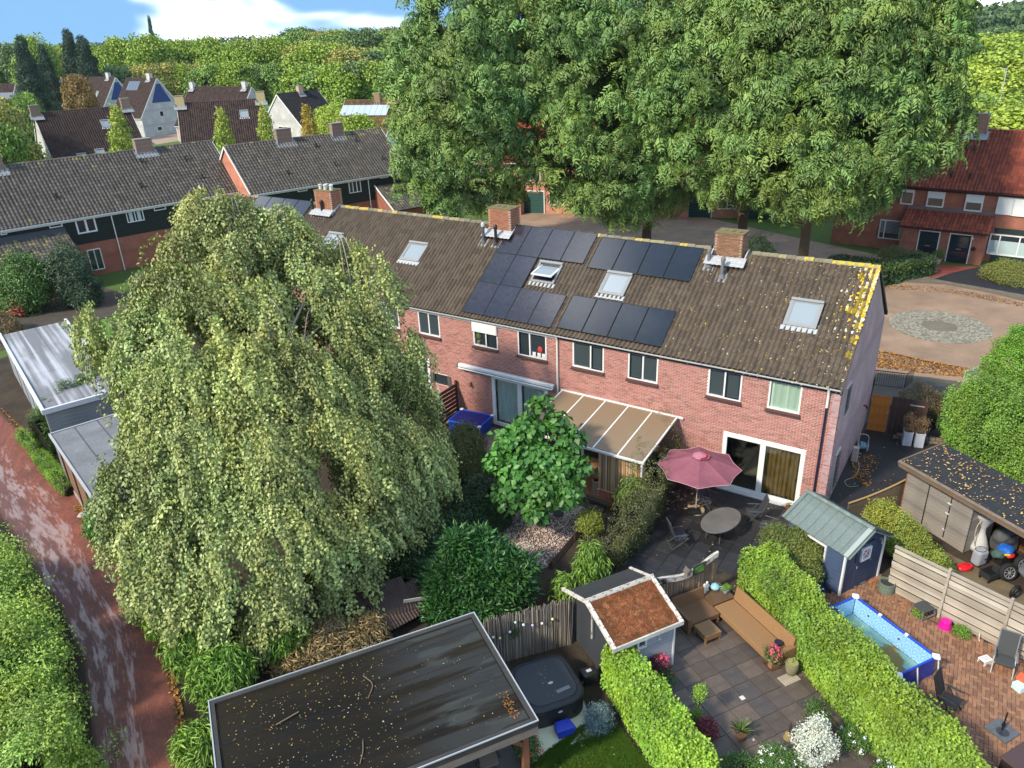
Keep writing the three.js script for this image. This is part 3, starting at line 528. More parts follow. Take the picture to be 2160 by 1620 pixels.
  chimney(house, -5.92, RY - 0.55, RY + 0.88, -DEP / 2 + 0.1, 1.22, 0.86, cl, 150, 41);
  chimney(house, -17.62, RY - 0.6, RY + 0.95, -DEP / 2 + 0.1, 1.36, 0.92, cc, 150, 42);
  const c3 = chimney(house, -30.05, RY - 0.6, RY + 0.95, -DEP / 2 + 0.1, 1.36, 0.92, cc, 0, 43);
  part('chimney_pot', [[-0.45, 0.1], [-0.2, -0.15], [0.0, 0.15], [0.25, -0.1], [0.45, 0.12]].map(([x, z]) => merge([cyl(0.09, 0.1, 0.26, [x, RY + 1.1, z]), cyl(0.12, 0.12, 0.05, [x, RY + 1.25, z])])), M([206, 204, 196]), c3);
  for (const x of [-5.92, -17.62, -30.05]) {
    const g = sub('chimney_flashing', house), r = rngOf(Math.round(-x));
    const apron = new THREE.PlaneGeometry(1.75, 0.5, 26, 3), p = apron.attributes.position; for (let i = 0; i < p.count; i++) p.setZ(i, 0.085 + 0.02 * Math.sin(p.getX(i) / 0.21 * 6.28) + 0.012 * r()); apron.computeVertexNormals();
    part('lead_apron', apron.rotateX(ang - Math.PI / 2).translate(x, RY - 0.28, -DEP / 2 + 0.78), M([196, 198, 200], { roughness: 0.6, side: THREE.DoubleSide, map: rep(T.mottle, 0.5) }), g);
    for (const s of [-1, 1]) part('lead_soaker', prism([[-0.05, -0.42], [0.75, -0.42 - 0.0], [0.72, -0.22], [0.1, 0.16], [-0.05, 0.2]], 0.05).rotateY(-Math.PI / 2).translate(x + s * 0.74 + 0.02, RY - 0.02, -DEP / 2 - 0.02), M([186, 188, 192], { roughness: 0.6 }), g);
  }
  const flue = (x, y, tall, m, cap) => { const g = sub('flue', fs); g.position.set(x + X, y, 0.06); g.rotation.x = Math.PI / 2 - ang; part('pipe', [cyl(0.075, 0.075, tall, [0, tall / 2, 0], [0, 0, 0], 14), cyl(0.11, 0.16, 0.16, [0, 0.06, 0], [0, 0, 0], 14)], m, g); part('cowl', [cyl(0.1, 0.1, 0.12, [0, tall + 0.03, 0], [0, 0, 0], 14), cyl(0.05, 0.1, 0.1, [0, tall + 0.14, 0], [0, 0, 0], 14)], cap, g); part('lead_slate', box(0.5, 0.02, 0.5, [0, 0.0, 0], [ang, 0, 0]), mat.lead, g); };
  flue(-18.28, 4.72, 0.85, mat.pvc, M([190, 192, 192])); flue(-17.52, 4.72, 0.8, mat.dark, mat.dark);
  flue(-6.6, 5.0, 0.7, M([112, 114, 116]), M([130, 122, 116])); flue(-5.85, 4.5, 0.75, M([112, 114, 116]), M([130, 122, 116]));
  flue(-30.85, 5.2, 0.7, mat.dark, mat.dark); flue(-30.1, 5.2, 0.7, mat.dark, mat.dark);
  // the awning cassette above the left sliding door
  const aw = sub('awning', house); part('cassette', [rbox(5.5, 0.2, 0.2, 0.06, [-14.85, 2.95, 0.16]), rbox(5.4, 0.07, 0.1, 0.03, [-14.85, 2.84, 0.28])], mat.white, aw); part('end_cap', [rbox(0.06, 0.24, 0.24, 0.02, [-12.08, 2.94, 0.17]), rbox(0.06, 0.24, 0.24, 0.02, [-17.62, 2.94, 0.17])], M([120, 110, 106]), aw); part('fabric_edge', box(5.3, 0.012, 0.03, [-14.85, 2.885, 0.28]), mat.dark, aw);
}
// ------------------------------------------------------------------ the ground and what is laid on it
{
  const grassTex = tex(512, 512, (u, v) => { const n = pfbm(u, v, 6, 31, 6), m = pfbm(u, v, 60, 5, 2); return mix3([58, 84, 30], [96, 118, 44], n * 1.3 - 0.15 + (m - 0.5) * 0.5); });
  struct('ground', new THREE.PlaneGeometry(5200, 3000).rotateX(-Math.PI / 2).translate(0, -0.02, -1400), M(0xffffff, { map: rep(grassTex, 1 / 260, 1 / 150), roughness: 1 }));
  // soil of the gardens
  const soilTex = tex(512, 512, (u, v) => { const n = pfbm(u, v, 8, 41, 6), m = pfbm(u, v, 80, 9, 2); return mix3([42, 34, 26], [86, 72, 54], n * 1.2 - 0.1 + (m - 0.5) * 0.7); });
  const soilM = M(0xffffff, { map: rep(soilTex, 6), roughness: 1, ...bumpy(1, 0.03) });
  struct('soil', groundPoly([V(-34, 0, -44), V(-14, 0, -13), V(-8, 0, -6), V(24, 0, -6), V(24, 0, -36), V(10, 0, -40), V(-20, 0, -62)], 0), soilM);
  // the red cycle path along the gardens
  const right = [[-60, 800], [0, 868], [120, 985], [205, 1060], [250, 1180], [330, 1300], [362, 1440], [397, 1620], [405, 1760]].map(([a, b]) => at(a, b));
  const left = [[-150, 960], [-60, 1010], [0, 1085], [60, 1180], [125, 1280], [175, 1390], [190, 1500], [200, 1620], [200, 1760]].map(([a, b]) => at(a, b));
  const pos = [], uv = [], idx = [], N = right.length; let acc = 0;
  for (let i = 0; i < N; i++) { if (i) acc += right[i].distanceTo(right[i - 1]); for (let k = 0; k <= 6; k++) { const p = left[i].clone().lerp(right[i], k / 6); pos.push(p.x, 0.006, p.z); uv.push(k / 6, acc / 30); if (i && k) { const b = i * 7 + k; idx.push(b - 8, b - 1, b - 7, b - 7, b - 1, b); } } }
  const pg = new THREE.BufferGeometry(); pg.setAttribute('position', new THREE.Float32BufferAttribute(pos, 3)); pg.setAttribute('uv', new THREE.Float32BufferAttribute(uv, 2)); pg.setIndex(idx); pg.computeVertexNormals(); if (pg.attributes.normal.getY(0) < 0) { pg.index.array.reverse(); pg.computeVertexNormals(); }
  const wetSheen = (u, v) => sstep(0.5, 0.72, fbm(u * 13, v * 22, 2, 61, 5) * 0.65 + 0.35 * fbm(u * 60, v * 90, 2, 66, 3) + 0.10 * Math.exp(-(((u - 0.36) / 0.2) ** 2)) - 0.22 * sstep(0.55, 0.85, u));  // pale sky reflections on the wet path, put into its colour
  const pathTex = tex(512, 2048, (u, v) => { const n = fbm(u * 7, v * 70, 0, 51, 4), f = fbm(u * 90, v * 500, 0, 55, 2); let c = mix3([106, 62, 50], [144, 82, 62], n * 1.3 - 0.15); c = c.map((x) => x * (0.84 + 0.32 * f)); c = mix3(c, [96, 74, 72], 0.6 * sstep(0.55, 0.2, u)); const w = wetSheen(u, v); c = mix3(c, [192, 176, 170], w * 0.55); const e = Math.min(u, 1 - u) + 0.05 * (n - 0.5); return mix3([78, 52, 40], c, sstep(0, 0.06, e)); });
  const rough = tex(256, 1024, grey((u, v) => 0.75 - 0.5 * wetSheen(u, v)), false);
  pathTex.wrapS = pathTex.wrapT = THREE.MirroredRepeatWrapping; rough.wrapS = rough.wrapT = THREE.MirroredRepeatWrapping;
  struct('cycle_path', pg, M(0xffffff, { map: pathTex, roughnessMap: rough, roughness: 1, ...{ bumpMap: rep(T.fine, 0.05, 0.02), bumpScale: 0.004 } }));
  // fallen leaves and litter along its right edge
  const lr = rngOf(71), litter = [], lg = leafSet([{ p: V(-0.05, 0, 0), dir: V(1, 0.1, 0).normalize(), nrm: V(0, 1, 0), len: 0.1, wid: 0.07 }]);
  const LCOL = [[168, 112, 50], [190, 146, 70], [120, 78, 40], [150, 96, 40], [96, 64, 36]].map((c) => lin(...c));
  globalThis.leafLitter = (n, where, cols = LCOL, s = 1) => { const l = []; for (let i = 0; i < n; i++) { const p = where(lr); l.push({ m: new THREE.Matrix4().compose(p.add(V(0, 0.015 + 0.03 * lr(), 0)), new THREE.Quaternion().setFromEuler(new THREE.Euler((lr() - 0.5) * 0.9, lr() * 6.28, (lr() - 0.5) * 0.9)), V(1, 1, 1).multiplyScalar(s * (0.5 + lr()))), c: cols[Math.floor(lr() * cols.length)] }); } return l; };
  const polyPick = (list) => { const P = list.map(([a, b]) => at(a, b)); return (r) => { const i = 1 + Math.floor(r() * (P.length - 2)); let a = r(), b = r(); if (a + b > 1) { a = 1 - a; b = 1 - b; } return P[0].clone().multiplyScalar(1 - a - b).addScaledVector(P[i], a).addScaledVector(P[i + 1], b); }; };
  globalThis.polyPick = polyPick; globalThis.leafGeo = lg; globalThis.LCOL = LCOL;
  const litterM = new THREE.MeshStandardMaterial({ color: 0xffffff, roughness: 0.9, side: THREE.DoubleSide }); globalThis.litterM = litterM;
  const drop = (label, items) => { const im = copies(numbered('fallen_leaves'), lg, litterM, items, scene); im.userData = { kind: 'stuff', label, category: 'leaves' }; return im; }; globalThis.drop = drop;
  drop('brown fallen leaves along the right edge of the red path', leafLitter(1500, (r) => { const i = Math.floor(r() * 6) + 1, t = r(); const e = right[i].clone().lerp(right[i + 1], t); return e.lerp(left[i].clone().lerp(left[i + 1], t), 0.12 * r() * r() - 0.06); }).concat(leafLitter(500, polyPick([[150, 1065], [205, 1075], [210, 1120], [180, 1110]]))));
  // dark slabs of the terrace behind the right-hand house
  const slabCols = [[52, 52, 54], [60, 60, 61], [46, 46, 49], [56, 57, 60]].map((c) => M(c, { map: rep(T.mottle, 0.9), roughness: 0.55, ...bumpy(0.3, 0.003) }));
  const slabs = (name, o, ux, uz, nx, nz, s, mats, y, inside, seed, parent) => {   // a grid of single slabs
    const r = rngOf(seed), g = rbox(s - 0.012, 0.06, s - 0.012, 0.006, [0, 0, 0], [0, 0, 0], 1);
    for (let i = 0; i < nx; i++) for (let j = 0; j < nz; j++) { const p = o.clone().addScaledVector(ux, (i + 0.5) * s).addScaledVector(uz, (j + 0.5) * s); if (!inside(p)) continue; const m = part(name, g, mats[Math.floor(r() * mats.length)], parent); m.position.set(p.x, y - 0.03 + (r() - 0.5) * 0.006, p.z); m.rotation.set((r() - 0.5) * 0.008, Math.atan2(-ux.z, ux.x), (r() - 0.5) * 0.008); }
  };
  const inPoly = (list) => { const P = list.map(([a, b]) => at(a, b)); return (p) => { let c = false; for (let i = 0, j = P.length - 1; i < P.length; j = i++) if ((P[i].z > p.z) !== (P[j].z > p.z) && p.x < (P[j].x - P[i].x) * (p.z - P[i].z) / (P[j].z - P[i].z) + P[i].x) c = !c; return c; }; };
  const terr = [[1345, 1180], [1392, 1010], [1440, 985], [1530, 1020], [1745, 1085], [1700, 1170], [1540, 1200], [1450, 1240], [1240, 1260], [1240, 1225]];
  const t1 = struct('terrace', pxPoly(terr, 0.006), M([38, 36, 36], { roughness: 0.9 }));
  slabs('slab', HO.clone(), V(-0.83, 0, -0.5577), V(-0.5577, 0, 0.83), 20, 18, 0.6, slabCols, 0.03, inPoly(terr), 81, t1);
  drop('pale fallen leaves on the dark terrace under the parasol', leafLitter(260, polyPick([[1395, 1010], [1500, 1020], [1490, 1075], [1400, 1080]]), [[150, 130, 110], [110, 80, 60], [180, 160, 140], [80, 58, 44]].map((c) => lin(...c)), 1.1).concat(leafLitter(90, polyPick([[1340, 1180], [1400, 1010], [1640, 1080], [1450, 1220]]), [[150, 140, 120], [120, 96, 70]].map((c) => lin(...c)), 0.7)));
  // the side yard beyond the gable
  struct('side_yard', pxPoly([[1740, 1085], [1830, 870], [2010, 905], [2010, 960], [1930, 975], [1915, 1050], [1790, 1130], [1720, 1120]], 0.01), M([44, 44, 46], { map: rep(T.mottle, 1.3), roughness: 0.6, ...bumpy(0.3, 0.006) }));
  drop('scattered leaves and twigs on the dark yard beside the gable', leafLitter(420, polyPick([[1800, 960], [1860, 960], [1835, 1030], [1795, 1010]]), undefined, 0.8).concat(leafLitter(120, polyPick([[1760, 1080], [1830, 880], [2000, 930], [1900, 1040]]), undefined, 0.7)));
  // gravel, boarded steps and bed edging in the middle garden
  const grav = struct('gravel_bed', pxPoly([[1060, 1100], [1130, 1060], [1190, 1050], [1255, 1085], [1160, 1195], [1050, 1240]], 0.012), M([120, 104, 92], { map: rep(T.mottle, 0.7), roughness: 1 }));
  { const r = rngOf(91), pick = polyPick([[1060, 1100], [1130, 1060], [1190, 1050], [1255, 1085], [1160, 1195], [1050, 1240]]), l = [], C = [[214, 196, 182], [190, 168, 154], [160, 136, 122], [226, 214, 204], [130, 104, 92]].map((c) => lin(...c)); for (let i = 0; i < 9000; i++) { const p = pick(r); p.y = 0.025 + 0.02 * r(); l.push({ m: new THREE.Matrix4().compose(p, new THREE.Quaternion().setFromEuler(new THREE.Euler(r() * 3, r() * 3, r() * 3)), V(1, 0.6, 0.8).multiplyScalar(0.5 + r())), c: C[Math.floor(r() * 5)] }); } const im = copies(numbered('gravel'), new THREE.IcosahedronGeometry(0.028, 0), M(0xffffff, { roughness: 0.9 }), l, scene); im.userData = { kind: 'stuff', label: 'pale pinkish gravel around the stepping stones', category: 'gravel' }; }
  for (const [a, b, lab] of [[1198, 1072, 'dark round stepping stone nearest the wooden steps'], [1178, 1086, 'dark round stepping stone in the middle of the gravel'], [1150, 1104, 'dark round stepping stone nearest the young maple trunk']]) { const s = solo('stepping_stone', cyl(0.22, 0.23, 0.06, [0, 0.05, 0], [0, 0, 0], 18), M([66, 66, 66], { map: rep(T.mottle, 0.5), roughness: 0.9 }), lab, 'stepping stone', 'stepping stones in the gravel'); s.position.copy(at(a, b)); }
  // brown paving under the glass roof
  struct('brick_terrace', pxPoly([[1190, 1010], [1230, 960], [1400, 1000], [1345, 1065], [1300, 1068], [1215, 1046]], 0.008), M([176, 128, 84], { map: rep(T.mottle, 0.8), roughness: 0.9 }));
  struct('garden_paving', pxPoly([[930, 880], [1060, 905], [1110, 930], [1070, 960], [1000, 950]], 0.01), M([150, 128, 108], { map: rep(T.mottle, 0.8), roughness: 0.9 }));
  // square slabs of the lounge garden
  const loungeP = [[1395, 1330], [1480, 1250], [1640, 1330], [1860, 1520], [1960, 1640], [1500, 1640], [1430, 1500], [1380, 1400]];
  const lo = struct('lounge_patio', pxPoly(loungeP, 0.006), M([92, 74, 60], { roughness: 1 }));
  const lm = [[104, 92, 84], [112, 98, 88], [94, 86, 82], [118, 102, 90], [98, 86, 76]].map((c) => M(c, { map: rep(T.mottle, 0.8), roughness: 0.5, ...bumpy(0.25, 0.003) }));
  const A = at(1508, 1411), dir = V(0.405, 0, 0.914).normalize();
  slabs('slab', A.clone().addScaledVector(dir, -6), V(dir.z, 0, -dir.x).multiplyScalar(1), dir, 8, 18, 0.62, lm, 0.03, inPoly(loungeP), 95, lo);
  slabs('slab', A.clone().addScaledVector(dir, -6), V(-dir.z, 0, dir.x), dir, 6, 18, 0.62, lm, 0.03, inPoly(loungeP), 96, lo);
  const dm = solo('drain_cover', box(0.14, 0.012, 0.14, [0, 0, 0]), M([206, 204, 196]), 'small square white drain cover in the lounge patio', 'drain cover'); dm.position.copy(at(1566, 1472, 0.04)); dm.rotation.y = 0.42;
  // herringbone bricks of the pool yard
  const poolP = [[1730, 1260], [1850, 1210], [1900, 1250], [2010, 1320], [2160, 1395], [2300, 1480], [2260, 1700], [2060, 1640], [1930, 1560]];
  const py = struct('pool_yard', pxPoly(poolP, 0.008), M([104, 76, 56], { map: rep(T.mottle, 0.6), roughness: 1 }));
  { const r = rngOf(97), inn = inPoly(poolP), C = [[140, 100, 74], [150, 110, 82], [130, 92, 70], [156, 114, 84], [122, 88, 68], [140, 106, 82]].map((c) => lin(...c)), ms = C.map((c) => M(c, { roughness: 0.8, ...bumpy(0.2, 0.003) })), g = rbox(0.203, 0.06, 0.098, 0.008, [0, 0, 0], [0, 0, 0], 1), o = at(1950, 1420), list = [], th = 0.55, w = 0.105;
    for (let i = -60; i < 60; i++) for (let j = -60; j < 60; j++) {      // herringbone: which way a brick lies follows from its cell
      const s = (((i - j) % 4) + 4) % 4; if (s % 2) continue; const k = s === 2, x = (k ? i + 0.5 : i + 1) * w, y = (k ? j : j + 0.5) * w;
      const p = V(o.x + x * Math.cos(th) - y * Math.sin(th), 0.022 + (r() - 0.5) * 0.008, o.z + x * Math.sin(th) + y * Math.cos(th)); if (!inn(p)) continue;
      list.push({ m: new THREE.Matrix4().compose(p, new THREE.Quaternion().setFromEuler(new THREE.Euler((r() - 0.5) * 0.03, -th + (k ? Math.PI / 2 : 0), (r() - 0.5) * 0.03)), V(1, 1, 1)), d: p.distanceTo(camera.position), k: Math.floor(r() * 6) });
    }
    list.sort((a, b) => a.d - b.d); list.slice(0, 300).forEach((b) => part('paving_brick', g, ms[b.k], py).applyMatrix4(b.m)); copies('paving_bricks', g, M(0xffffff, { roughness: 0.8 }), list.slice(300).map((b) => ({ m: b.m, c: C[b.k] })), py); }
  drop('dry brown leaves on the brick yard beside the green barrel planter', leafLitter(500, polyPick([[1870, 1255], [1930, 1270], [1940, 1310], [1860, 1290]]), undefined, 0.8).concat(leafLitter(160, polyPick([[1820, 1260], [2040, 1350], [2130, 1440], [1960, 1400]]), undefined, 0.6)));
  // yard of the wooden shed
  struct('shed_yard', pxPoly([[1925, 1120], [2015, 1175], [2160, 1245], [2300, 1300], [2300, 1450], [2160, 1380], [1990, 1300], [1880, 1200]], 0.008), M([128, 112, 84], { map: rep(T.mottle, 1.2), roughness: 1, ...bumpy(0.4, 0.01) }));
  // lawn in front
  struct('lawn', pxPoly([[1235, 1530], [1290, 1520], [1440, 1700], [1050, 1700], [1140, 1600]], 0.012), M([54, 74, 22], { map: rep(T.mottle, 0.8), roughness: 1 }));
  { const r = rngOf(98), pick = polyPick([[1235, 1530], [1290, 1520], [1400, 1660], [1120, 1660], [1140, 1600]]), l = [], g = leafSet(Array.from({ length: 14 }, (_, i) => ({ p: V((r() - 0.5) * 0.1, 0, (r() - 0.5) * 0.1), dir: V((r() - 0.5) * 0.9, 1, (r() - 0.5) * 0.9).normalize(), nrm: V(r() - 0.5, 0.3, r() - 0.5).normalize(), len: 0.06, wid: 0.012 }))); for (let i = 0; i < 5000; i++) l.push({ m: yawed(pick(r).setY(0.012), r() * 6.28, 0.7 + 0.6 * r()), c: new THREE.Color(0.8 + 0.5 * r(), 0.9 + 0.3 * r(), 0.8) }); const im = copies(numbered('grass'), g, leafMat([0.07, 0.14, 0.02]), l, scene); im.userData = { kind: 'stuff', label: 'short green grass beside the hot tub mat', category: 'grass' }; }
  drop('small yellow leaves fallen on the front lawn', leafLitter(120, polyPick([[1235, 1540], [1290, 1530], [1400, 1660], [1140, 1640]]), [[190, 170, 80], [150, 120, 60]].map((c) => lin(...c)), 0.6));
  // street, cobbled circle and pavements behind
  const streetTex = tex(512, 512, (u, v) => { const n = pfbm(u, v, 5, 101, 6), f = pfbm(u, v, 90, 3, 2); const b = ((Math.floor(v * 96) % 2) * 0.5 + u * 48) % 1 < 0.08 || (v * 96) % 1 < 0.12; return mix3([128, 106, 88], [176, 148, 122], n * 1.3 - 0.15 + (f - 0.5) * 0.4).map((c) => c * (b ? 0.88 : 1)); });
  const st = struct('street', groundPoly([V(6, 0, -90), V(-8, 0, -70), V(4, 0, -52), V(15, 0, -41), V(22, 0, -36), V(30, 0, -36), V(40, 0, -30), V(52, 0, -30), V(48, 0, -46), V(37, 0, -55), V(31, 0, -60.5), V(26, 0, -68), V(16, 0, -84)], 0.006), M(0xffffff, { map: rep(streetTex, 5), roughness: 0.9 }));
  const rc = at(1982, 688, 0.02);
  const ring = struct('cobble_circle', new THREE.CircleGeometry(2.9, 48).rotateX(-Math.PI / 2).translate(rc.x, 0.012, rc.z), M([128, 122, 104], { map: rep(T.mottle, 1.5), roughness: 1 }));
  { const r = rngOf(103), l = [], C = [[146, 142, 126], [128, 124, 110], [160, 156, 140], [116, 112, 98]].map((c) => lin(...c)), g = rbox(0.13, 0.05, 0.1, 0.012, [0, 0, 0], [0, 0, 0], 1), ms = C.map((c) => M(c, { roughness: 0.85 })); for (let k = 0; k < 19; k++) { const R = 1.05 + k * 0.1, n = Math.floor(R * 6.28 / 0.145), o = r(); for (let i = 0; i < n; i++) { const a = (i + o) / n * 6.283, p = V(rc.x + R * Math.cos(a), 0.02 + (r() - 0.5) * 0.012, rc.z + R * Math.sin(a)); l.push({ m: new THREE.Matrix4().compose(p, new THREE.Quaternion().setFromAxisAngle(UPV, -a + Math.PI / 2), V(1, 1, 1)), k: Math.floor(r() * 4), d: p.distanceTo(camera.position) }); } } l.sort((a, b) => a.d - b.d); l.slice(0, 250).forEach((b) => part('cobble', g, ms[b.k], ring).applyMatrix4(b.m)); copies('cobbles', g, M(0xffffff, { roughness: 0.85 }), l.slice(250).map((b) => ({ m: b.m, c: C[b.k] })), ring); }
  const kerb = (name, list, h, col) => struct(name, new THREE.ExtrudeGeometry(new THREE.Shape(list.map(([a, b]) => { const p = at(a, b); return new THREE.Vector2(p.x, -p.z); })), { depth: h, bevelEnabled: false }).rotateX(-Math.PI / 2), M(col, { map: rep(T.mottle, 1.2), roughness: 0.9 }));
  kerb('pavement', [[1700, 570], [1800, 590], [1990, 600], [2090, 618], [2300, 670], [2300, 640], [2120, 590], [1960, 575], [1860, 565]], 0.12, [128, 118, 102]);
  kerb('pavement', [[1835, 850], [1990, 880], [2080, 880], [2200, 900], [2100, 820], [1960, 800], [1850, 790]], 0.12, [104, 98, 88]);
  struct('driveway', pxPoly([[1970, 588], [2180, 625], [2300, 640], [2300, 570], [2080, 560], [2040, 565]], 0.126), M([42, 42, 46], { roughness: 0.8, map: rep(T.mottle, 1) }));
  struct('front_path', pxPoly([[1948, 583], [1966, 586], [2040, 568], [2065, 563], [1950, 556]], 0.13), M([150, 70, 52], { roughness: 0.9, map: rep(T.mottle, 0.7) }));
  drop('drift of brown leaves along the near kerb of the street', leafLitter(2600, polyPick([[1842, 740], [1880, 745], [1960, 765], [2050, 780], [2080, 800], [1960, 790], [1850, 775]]), undefined, 1.2));
  drop('brown leaves along the far kerb of the street', leafLitter(700, (r) => { const t = r(); return at(1860 + 300 * t, 606 + 40 * t * t + (r() - 0.5) * 10); }, undefined, 1));
  kerb('pavement', [[1085, 400], [1200, 405], [1215, 425], [1090, 412]], 0.12, [140, 132, 120]);
  // lawn far left and the garden path by the left row
  struct('lawn', pxPoly([[150, 700], [215, 675], [260, 700], [190, 730]], 0.008), M([90, 140, 30], { roughness: 1, map: rep(T.mottle, 1) }));
  struct('garden_path', pxPoly([[0, 660], [200, 600], [330, 640], [100, 705], [0, 740]], 0.006), M([86, 78, 68], { roughness: 1, map: rep(T.mottle, 1) }));
  struct('parking', pxPoly([[300, 285], [400, 270], [420, 290], [330, 305]], 0.01), M([160, 140, 118], { roughness: 1 }));
}
// ------------------------------------------------------------------ the great trees, the birch, the hedges and the garden plants
{
  // weeping birch: lobes given by where they stand, each hung with curtains of twigs
  const base = V(-8.3, 0, -22.9), t = thing('weeping_birch', 'huge weeping birch with pale hanging twigs between the red path and the terrace', 'birch tree', base);
  const lobes = [[440, 450, 29.2, 0.9, 0.8], [500, 470, 29.3, 0.8, 0.8], [590, 490, 29.2, 0.8, 0.8], [415, 545, 28.7, 1.1, 1.2], [500, 570, 28.8, 1.7, 1.6], [620, 590, 28.8, 1.5, 1.5], [720, 560, 29.2, 1.0, 1.2], [790, 580, 29.5, 0.8, 1.2], [770, 660, 29, 1.4, 1.6],
    [352, 650, 28.3, 1.15, 1.3], [255, 735, 28.2, 0.65, 1.0], [430, 690, 27.6, 1.9, 1.9], [560, 710, 27.4, 1.8, 1.9], [680, 720, 28, 1.7, 1.8], [830, 740, 28.9, 0.9, 1.5], [315, 790, 27.7, 1.25, 1.6], [400, 830, 26.8, 1.8, 2.0], [520, 840, 26.4, 1.8, 2.2], [640, 850, 26.8, 1.8, 2.1], [770, 830, 28, 1.7, 2.0], [860, 870, 28.8, 1.0, 1.6],
    [345, 920, 27, 1.1, 1.5], [420, 980, 26, 1.7, 2.0], [560, 990, 25.5, 1.8, 2.0], [690, 980, 26.3, 1.8, 2.0], [810, 960, 27.8, 1.5, 1.9], [890, 970, 28.8, 0.9, 1.7], [290, 1030, 26.8, 0.9, 1.1], [330, 1110, 26.4, 1.4, 1.6], [450, 1130, 25.5, 1.6, 1.8], [590, 1130, 25.2, 1.6, 1.8], [710, 1100, 26.2, 1.5, 1.7], [820, 1070, 27.8, 1.1, 1.7], [880, 1060, 28.8, 0.6, 1.4],
    [380, 1210, 26.2, 1.2, 1.3], [500, 1240, 25.7, 1.3, 1.3], [620, 1230, 25.8, 1.3, 1.3], [720, 1190, 26.6, 1.0, 1.2], [560, 1300, 26.3, 0.9, 0.8], [430, 1280, 26.6, 0.8, 0.9]].map(([x, y, d, r, ry]) => ({ c: along(x, y, d).sub(base), r: r * 0.92, ry: ry * 0.95 }));
  const r = rngOf(201), geos = [strand(1.0, 58, 0.105, 0.08, 21), strand(1.35, 74, 0.105, 0.08, 22), strand(0.75, 46, 0.1, 0.075, 23, 0.22)], lists = [[], [], []];
  const inside = (p, k) => lobes.some((o, j) => j !== k && ((p.x - o.c.x) ** 2 + (p.z - o.c.z) ** 2) / o.r ** 2 + (p.y - o.c.y) ** 2 / o.ry ** 2 < 0.42);
  const W = lobes.map((b) => b.r * b.ry), WS = W.reduce((a, b) => a + b, 0); let n = 0, guard = 0;
  while (n < 6800 && guard++ < 90000) {
    let k = 0, x = r() * WS; while ((x -= W[k]) > 0 && k < W.length - 1) k++;
    const b = lobes[k], d = ball(r).normalize(); if (d.y < -0.45) continue;
    const f = 0.7 + 0.42 * r() * (0.6 + 0.8 * fbm(d.x * 3 + k, d.y * 1.2, d.z * 3, 31, 2)), p = V(b.c.x + d.x * b.r * f, b.c.y + d.y * b.ry * f + 0.25, b.c.z + d.z * b.r * f);
    if (p.y < 0.9 || inside(p, k) || noise3(p.x * 0.95, p.y * 0.7, p.z * 0.95, 77) < 0.38) continue;
    const i = Math.min(2, Math.floor(r() * 3)), v = 0.35 + 1.3 * fbm(p.x * 0.8, p.y * 0.8, p.z * 0.8, 41, 3) + 0.6 * (r() - 0.5), h = 0.32 * (fbm(p.x * 0.35, p.y * 0.35, p.z * 0.35, 47, 2) - 0.5) + 0.12 * (r() - 0.5);
    const tw = new THREE.Matrix4().makeRotationFromEuler(new THREE.Euler((r() - 0.5) * 0.7, 0, (r() - 0.5) * 0.7)); lists[i].push({ m: yawed(p, -Math.atan2(d.z + (r() - 0.5) * 0.8, d.x + (r() - 0.5) * 0.8), 0.85 + 0.4 * r(), Math.min(0.8 + 0.5 * r(), p.y / [1.1, 1.5, 0.8][i])).multiply(tw), c: new THREE.Color(v * (1 + h), v, v * (1 - h * 0.8)) }); n++;
  }
  // long loose tails at the edges
  for (const [px, py, d] of [[150, 690, 28], [170, 660, 27.8], [205, 700, 27.8], [180, 650, 28.2], [880, 880, 28.6], [930, 900, 28.8], [945, 980, 28.8], [232, 980, 26.8], [275, 1180, 26.5], [300, 1220, 26.6]]) for (let k = 0; k < 5; k++) lists[1].push({ m: yawed(along(px, py, d).sub(base).add(ball(r).multiplyScalar(0.25)), r() * 6.28, 0.9, 0.9 + 0.4 * r()), c: new THREE.Color(1, 1, 0.9) });
  const crown = sub('crown', t); lists.forEach((l, i) => baked('twigs', geos[i], L.birch, l, crown));
  part('trunk', trunkGeo(V(0, 0, 0), V(0.4, 9.5, -0.5), 0.28, 0.1, lobes.slice(0, 18).map((b) => b.c), 6), birchBark, t);
  const arcs = []; for (let i = 0; i < 46; i++) { const b = lobes[Math.floor(r() * 18)], a = r() * 6.28, s = b.c.clone().add(V(0, b.ry * 0.8, 0)), e = b.c.clone().add(V(Math.cos(a) * b.r * 1.12, b.ry * 0.25, Math.sin(a) * b.r * 1.12)), m = s.clone().lerp(e, 0.5).add(V(0, 0.55, 0)), f = e.clone().add(V(Math.cos(a) * 0.15, -0.8, Math.sin(a) * 0.15)); arcs.push(tube([s.toArray(), m.toArray(), e.toArray(), f.toArray()], 0.009 + 0.009 * r(), 12, 5)); }
  part('branches', merge(arcs), birchBark, crown);
}
